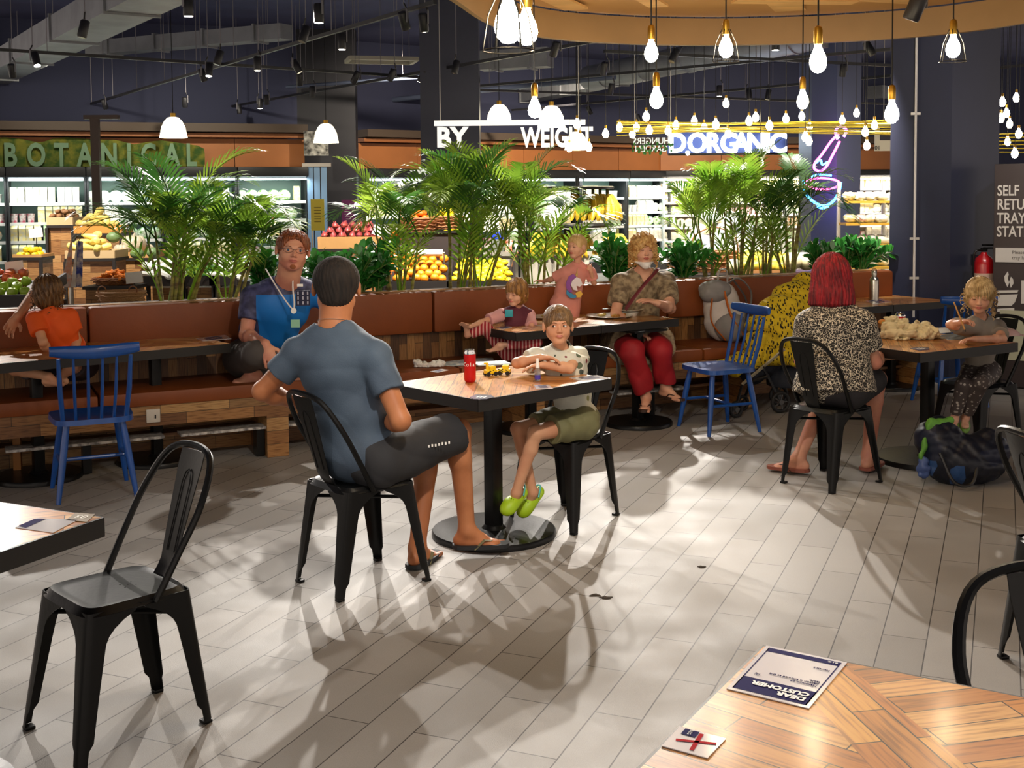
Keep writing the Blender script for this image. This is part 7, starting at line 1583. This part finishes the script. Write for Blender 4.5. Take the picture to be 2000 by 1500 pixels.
# plates and food
PLT = mat('plate_glaze', '#e9e4d8', .2, coat=.5); FOOD = mat('pizza_crust', '#c98f42', .6, col2='#8f5a24', scale=40); FD2 = mat('pale_food', '#d9c07a', .6, col2='#a08a3a', scale=40)
def plate(px, py, z, r, label, food, fork=True):
    p = at(px, py, z); t = thing('plate', label, 'plate', (p.x, p.y, z)); MB().lathe([(r*.45, 0), (r*.6, .003), (r*.95, .014), (r, .017), (r*.97, .019), (r*.6, .008), (0, .006)], 36).build('dish', PLT, t)
    if food:
        f = thing('food', food, 'food', (p.x, p.y, z+.008)); random.seed(int(px))
        for k in range(4):
            a_ = random.uniform(0, 6.28); rr = r*random.uniform(.1, .55); mb = MB(); mb.sphere((rr*math.cos(a_), rr*math.sin(a_), .010), (.035, .022, .011), n=10, m=6); mb.sphere((rr*math.cos(a_)+.02, rr*math.sin(a_), .014), (.015, .014, .012), n=8, m=5); mb.build('piece', FOOD if k % 2 else FD2, f)
    return p
plate(1190, 620, .7505, .175, 'large white plate of pizza crusts on the table, front of the woman', 'pizza crusts on the large plate')
plate(1228, 608, .7505+.034, .115, 'white plate with fork resting over the rim, nearest the woman', None)
p = at(1228, 608, .785); o = MB().lathe([(.06, 0), (.075, .028), (.07, .032), (0, .03)], 24).build('bowl_stand', PLT); o.location = (p.x, p.y, .7505); tag(o, 'small upturned white bowl under the plate nearest the woman', 'bowl')
plate(1065, 622, .7505, .13, 'white plate behind the head of the boy', 'yellow and green food behind the head of the boy')
def fork(px, py, z, rz, label, name='fork'):
    p = at(px, py, z); t = thing(name, label, 'cutlery', (p.x, p.y, z), rz); MB().box((-.03, 0, .002), (.12, .007, .003), ch=.001).build('handle', STEEL, t); mb = MB()
    if name == 'fork':
        mb.box((.04, 0, .003), (.025, .02, .002))
        for k in range(4): mb.box((.066, -.0085+.0057*k, .003), (.035, .0025, .002))
    else: mb.box((.07, 0, .003), (.08, .016, .0015), ch=.0007)
    mb.build('tines' if name == 'fork' else 'blade', STEEL, t); return t
fork(1028, 632, .7505, 2.6, 'steel fork lying on the table before the toddler'); fork(1044, 636, .7505, 2.8, 'steel knife lying beside the fork before the toddler', 'knife'); fork(1198, 603, .807, .4, 'steel fork resting on the plate nearest the woman')
# steel bottle
p = at(1707, 586, .7505); t = thing('water_bottle', 'brushed steel water bottle on the far right table', 'bottle', (p.x, p.y, .7505))
MB().lathe([(.036, 0), (.040, .004), (.040, .165), (.034, .185), (.021, .200), (.021, .215)], 32).build('steel_body', STEEL, t); MB().lathe([(.023, .213), (.023, .243), (.02, .248), (0, .248)], 24).build('screw_cap', STEEL, t); MB().tube(bez([(-.02, 0, .245), (-.015, 0, .262), (.015, 0, .262), (.02, 0, .245)], 4), .003, 6).build('carry_loop', BLK, t)
# right table goods
p = at(1790, 666, .7505); heap('cream_cloth', 'heap of crumpled cream cloth at the near end of the right table', p+Vector((-.02, .13, 0)), [((0, 0, .035), (.15, .10, .05)), ((-.05, .02, .07), (.08, .07, .05)), ((.09, -.02, .04), (.09, .08, .045))], mat('cream_cotton', '#d9c9a0', .85), 'cloth', .019, 50, .0035)
p = at(1883, 662, .7505); cloth('foil_packet', 'shiny grey foil packet right of the cream cloth', p+Vector((0, .06, 0)), .30, .13, .035, mat('foil_grey', '#a9adab', .22, .6), 14, 'packet', .35, 30, .4)
p = at(1955, 658, .7505); cloth('pink_pouch', 'flat pink and white pouch at the right end of the right table', p+Vector((.02, .08, 0)), .32, .15, .05, mat('pouch_pink', '#dcb4b0', .7, col2='#e8dcd4', scale=9), 15, 'pouch', .3, 24, .2)
p = at(1850, 645, .7505); cloth('drawing_paper', 'white drawing papers under the hands of the drawing girl', p, .36, .20, .012, WHT, 16, 'paper', .4, 20, .3)
p = at(1735, 642, .7505); t = thing('food_tray', 'brown paper tray of burger and salad beside the cola can', 'food', (p.x, p.y, .7505)); MB().lathe([(.06, 0), (.085, .03), (.08, .032), (.055, .006), (0, .006)], 20, sy=.7).build('paper_tray', mat('tray_kraft', '#a06f45', .7), t)
mb = MB(); random.seed(4)
for k in range(14): mb.sphere((random.uniform(-.05, .05), random.uniform(-.03, .03), random.uniform(.035, .06)), (.022, .018, .006), n=7, m=4)
mb.build('salad_leaves', mat('salad_green', '#4a7a1e', .5), t); MB().sphere((-.035, 0, .045), (.035, .03, .02), n=12, m=8).build('bun', mat('bun_orange', '#d98a35', .5), t); MB().box((.01, -.03, .035), (.08, .02, .02)).build('white_wrapper', WHT, t)
# backpack
bc = bp(3.86, .34, .487); t = thing('backpack', 'grey, white and orange backpack slumped on the banquette', 'backpack', bc, world=True)
GRY = mat('pack_grey', '#8d8a8a', .7, var=.2); WHP = mat('pack_white', '#cfc8c4', .6, var=.1); ORP = mat('pack_orange', '#d9752c', .6)
S = SD([bc.x-.35, bc.y-.35, .46], [bc.x+.35, bc.y+.35, 1.02], .006); S.ell(bc+Vector((0, 0, .17)), (.17, .12, .175), None, .03); S.ell(bc+Vector((-.03, .03, .33)), (.14, .09, .14), None, .05); S.wrinkle(.006, 26, 2); S.plane((0, 0, .488), (0, 0, -1)); S.build('main_bag', WHP, t)
S = SD([bc.x-.35, bc.y-.35, .46], [bc.x+.35, bc.y+.35, 1.02], .006); S.ell(bc+Vector((.03, -.09, .12)), (.13, .07, .12), None, .03); S.wrinkle(.004, 30, 2); S.plane((0, 0, .488), (0, 0, -1)); S.build('front_pocket', GRY, t)
S = SD([bc.x-.35, bc.y-.35, .46], [bc.x+.35, bc.y+.35, 1.08], .006); S.ell(bc+Vector((-.09, -.03, .40)), (.13, .08, .09), None, .03); S.wrinkle(.008, 24, 4); S.build('top_flap', GRY, t)
for k, (a, b, c, m) in enumerate((((-.02, -.14, .02), (-.13, -.12, .18), (-.10, -.06, .42), ORP), ((.12, -.12, .06), (.02, -.15, .22), (-.02, -.08, .40), ORP), ((.15, -.02, .10), (.17, .0, .32), (.06, .02, .50), mat('pack_strap', '#5c5658', .7)))):
    MB().tube(bez([bc+Vector(a), bc+Vector(b), bc+Vector(c)], 6), .020, 6, flat=.35).build('strap', m, t)
MB().tube(bez([bc+Vector((-.06, 0, .44)), bc+Vector((-.05, -.02, .56)), bc+Vector((.01, -.02, .56)), bc+Vector((.02, 0, .44))], 5), .022, 6, flat=.3).build('carry_loop', WHP, t)
MB().tube(bez([bc+Vector((.0, .02, .44)), bc+Vector((.1, -.04, .50)), bc+Vector((.2, -.03, .40)), bc+Vector((.2, -.02, .25))], 5), .024, 6, flat=.3).build('shoulder_strap', GRY, t)
# stroller with yellow cloth
sc_ = Vector((2.0, 8.7, 0)); t = thing('stroller', 'dark folding stroller behind the red haired woman under a yellow cloth', 'stroller', sc_, world=True)
CRM = mat('stroller_cream', '#c9bfa6', .4); a, b = aY(1450, 750, 8.7), aY(1532, 682, 8.55); mb = MB(); d_ = (b-a).normalized(); mb.tube([a, b], .022, 4, flat=.5); mb.build('cream_side_bar', CRM, t, 20)
for k in (.15, .5, .85): q = a.lerp(b, k); MB().cyl(q+Vector((0, -.024, 0)), q+Vector((0, -.018, 0)), .006, n=8).build('bolt', BK, t)
def wheel(c, r, nm='wheel', rz=0.):
    T = TR(c, rz) @ Matrix.Rotation(PI/2, 4, 'X'); w = MB(); w.tube([(r*math.cos(q*PI/12), r*math.sin(q*PI/12), 0) for q in range(24)], .014, 8, closed=True, T=T); o = w.build(nm, mat('tyre_black', '#101012', .6), t)
    mb = MB(); mb.cyl((0, 0, -.02), (0, 0, .02), .02, n=10, T=T)
    for k in range(5): a_ = k*2*PI/5; mb.tube([(0, 0, 0), ((r-.01)*math.cos(a_), (r-.01)*math.sin(a_), 0)], .006, 5, T=T)
    mb.build('spokes', mat('spoke_grey', '#4a4a4c', .4), o)
w1 = aY(1526, 783, 8.75); wheel((w1.x, 8.78, .085), .07, rz=.3); wheel((w1.x+.06, 9.1, .085), .07, rz=.3); w2_ = aY(1425, 800, 8.85); wheel((w2_.x, 8.6, .065), .05, rz=.5); wheel((w2_.x+.1, 8.86, .065), .05, rz=.5)
mb = MB(); mb.tube([(w1.x, 8.79, .09), aY(1500, 735, 8.8), aY(1480, 700, 8.85), aY(1540, 610, 9.05)], .012, 8); mb.tube([(w2_.x, 8.62, .07), aY(1450, 750, 8.8), aY(1500, 735, 8.8)], .012, 8); mb.tube([(w1.x+.06, 9.08, .09), aY(1500, 720, 9.15), aY(1545, 612, 9.25)], .012, 8); mb.tube([(w2_.x+.1, 8.84, .07), aY(1470, 735, 9.15), aY(1510, 720, 9.15)], .012, 8); mb.tube([aY(1500, 735, 8.8), aY(1510, 720, 9.15)], .01, 8); mb.build('frame', mat('stroller_black', '#17181c', .4), t)
S = SD([sc_.x-.45, 8.3, .2], [sc_.x+.6, 9.4, .9], .008); q0, q1 = aY(1470, 725, 8.95), aY(1545, 660, 9.05); S.cone(q0, q1, .10, .13, .03); S.cone(q1, aY(1560, 620, 9.2), .13, .12, .04); S.ell(aY(1535, 745, 9.0), (.15, .16, .12), None, .03); S.wrinkle(.004, 22); S.build('fabric_seat', mat('stroller_fabric', '#1c202c', .8), t)
# yellow cloth
def yell():
    m = bpy.data.materials.new('yellow_print_cloth'); m.use_nodes = True; tt = m.node_tree; b = tt.nodes['Principled BSDF']; L = tt.links.new; tc = nd(tt, 'ShaderNodeTexCoord'); mp = nd(tt, 'ShaderNodeMapping'); L(tc.outputs['Object'], mp.inputs[0]); mp.inputs['Scale'].default_value = (1.7, 1, .7); mp.inputs['Rotation'].default_value = (0, .7, 0)
    v = nd(tt, 'ShaderNodeTexVoronoi'); v.inputs['Scale'].default_value = 34; v.distance = 'MANHATTAN'; L(mp.outputs[0], v.inputs[0]); L(ramp(tt, v.outputs['Distance'], [(0, '#1c1408'), (.50, '#dcbc1e')], 'CONSTANT'), b.inputs['Base Color']); b.inputs['Roughness'].default_value = .8; return m
t2 = thing('yellow_cloth', 'yellow cloth with black print draped over the stroller', 'cloth', (sc_.x, 8.95, .3), world=True)
S = SD([1.25, 8.3, .25], [2.9, 9.7, 1.25], .009)
pts = [(1572, 562, 9.25, 0.108), (1548, 590, 9.15, 0.151), (1525, 625, 9.05, 0.184), (1500, 650, 9.0, 0.151), (1555, 650, 9.0, 0.162), (1480, 672, 8.9, 0.108)]
for i in range(len(pts)-1): x, y, Y, r = pts[i]; x2, y2, Y2, r2 = pts[i+1]; S.cone(aY(x, y, Y), aY(x2, y2, Y2), r, r2, .05)
S.wrinkle(.016, 17, 3); S.wrinkle(.006, 45, 1); S.build('draped_upper', yell(), t2)
S = SD([1.25, 8.2, .2], [2.6, 9.5, .9], .009); S.cone(aY(1500, 690, 8.85), aY(1435, 712, 8.8), .08, .07, .04); S.cone(aY(1435, 712, 8.8), aY(1400, 716, 8.8), .07, .035, .04); S.cone(aY(1500, 690, 8.85), aY(1545, 700, 8.9), .08, .06, .03); S.wrinkle(.012, 22, 3); S.wrinkle(.005, 50, 1); S.build('hanging_edge', MC.get('yc') or bpy.data.materials['yellow_print_cloth'], t2)
# dark bag under the right table
q = at(1893, 955, 0); bc = Vector((q.x, q.y+.16, 0)); t = thing('soft_bag', 'dark navy patterned soft bag on the floor under the right table', 'bag', bc, world=True)
def bagm():
    m = bpy.data.materials.new('navy_print_nylon'); m.use_nodes = True; tt = m.node_tree; b = tt.nodes['Principled BSDF']; L = tt.links.new; tc = nd(tt, 'ShaderNodeTexCoord'); v = nd(tt, 'ShaderNodeTexVoronoi'); v.inputs['Scale'].default_value = 9; L(tc.outputs['Object'], v.inputs[0]); L(ramp(tt, v.outputs['Color'], [(0, '#0d1120'), (.55, '#141a30'), (.75, '#2a4a7a'), (.86, '#5a6878'), (.93, '#0d1120')], 'CONSTANT'), b.inputs['Base Color']); b.inputs['Roughness'].default_value = .5; return m
S = SD([bc.x-.45, bc.y-.35, -.02], [bc.x+.45, bc.y+.35, .55], .007); S.ell(bc+Vector((.02, 0, .13)), (.23, .16, .15), None, .03); S.ell(bc+Vector((-.12, .02, .24)), (.12, .12, .13), None, .05); S.ell(bc+Vector((.16, 0, .17)), (.12, .12, .13), None, .04); S.wrinkle(.010, 21, 5); S.wrinkle(.004, 50, 2); S.plane((0, 0, .003), (0, 0, -1)); S.build('bag_body', bagm(), t)
S = SD([bc.x-.45, bc.y-.35, -.02], [bc.x+.45, bc.y+.35, .6], .007); S.cone(bc+Vector((-.235, -.06, .17)), bc+Vector((-.17, -.03, .34)), .022, .03, .02, flat=((.8, -.5, 0), .5)); S.cone(bc+Vector((-.17, -.03, .34)), bc+Vector((-.05, 0, .355)), .03, .02, .02); S.wrinkle(.006, 50); S.build('green_lining', mat('bag_green', '#5f9a3a', .6), t)
S = SD([bc.x-.45, bc.y-.35, -.02], [bc.x+.45, bc.y+.35, .5], .006); S.ell(bc+Vector((-.225, -.07, .10)), (.035, .03, .065), None, .02); S.wrinkle(.008, 60); S.build('blue_pocket', mat('bag_blue', '#44588c', .5), t)
MB().tube(bez([bc+Vector((-.16, -.14, .2)), bc+Vector((-.1, -.2, .05)), bc+Vector((0, -.2, .04)), bc+Vector((.05, -.15, .15))], 5), .009, 6).build('cord', BK, t)
# crumbs
for i, (x, y, s_) in enumerate(((1162, 1163, .018), (1184, 1168, .02), (1371, 1108, .014))):
    p = at(x, y, 0); o = cloth('crumb', ['dark crumb on the floor, left of the close pair', 'dark crumb on the floor, right of the close pair', 'single dark crumb on the tiles further right'][i], (p.x, p.y, .0005), s_*2.2, s_*1.2, .006, mat('crumb_brown', '#3a3026', .8), 30+i, 'crumb', 0, 8, .8)
# distant shopper silhouettes are left out where the fronds hide them; a wooden chair leg group at the far left
p = at(24, 930, 0); t = thing('wooden_stool', 'brown wooden stool at the left edge behind the blue chair', 'stool', (p.x-.16, p.y+.16, 0), .2)
MB().box((0, 0, .45), (.36, .36, .035), ch=.01).build('seat', mat('stool_dark', '#2e241c', .6), t)
for sx in (-1, 1):
    for sy in (-1, 1): MB().box((sx*.15, sy*.15, .216), (.045, .045, .433), ch=.005).build('leg', mat('stool_oak', '#a06a34', .5), t)
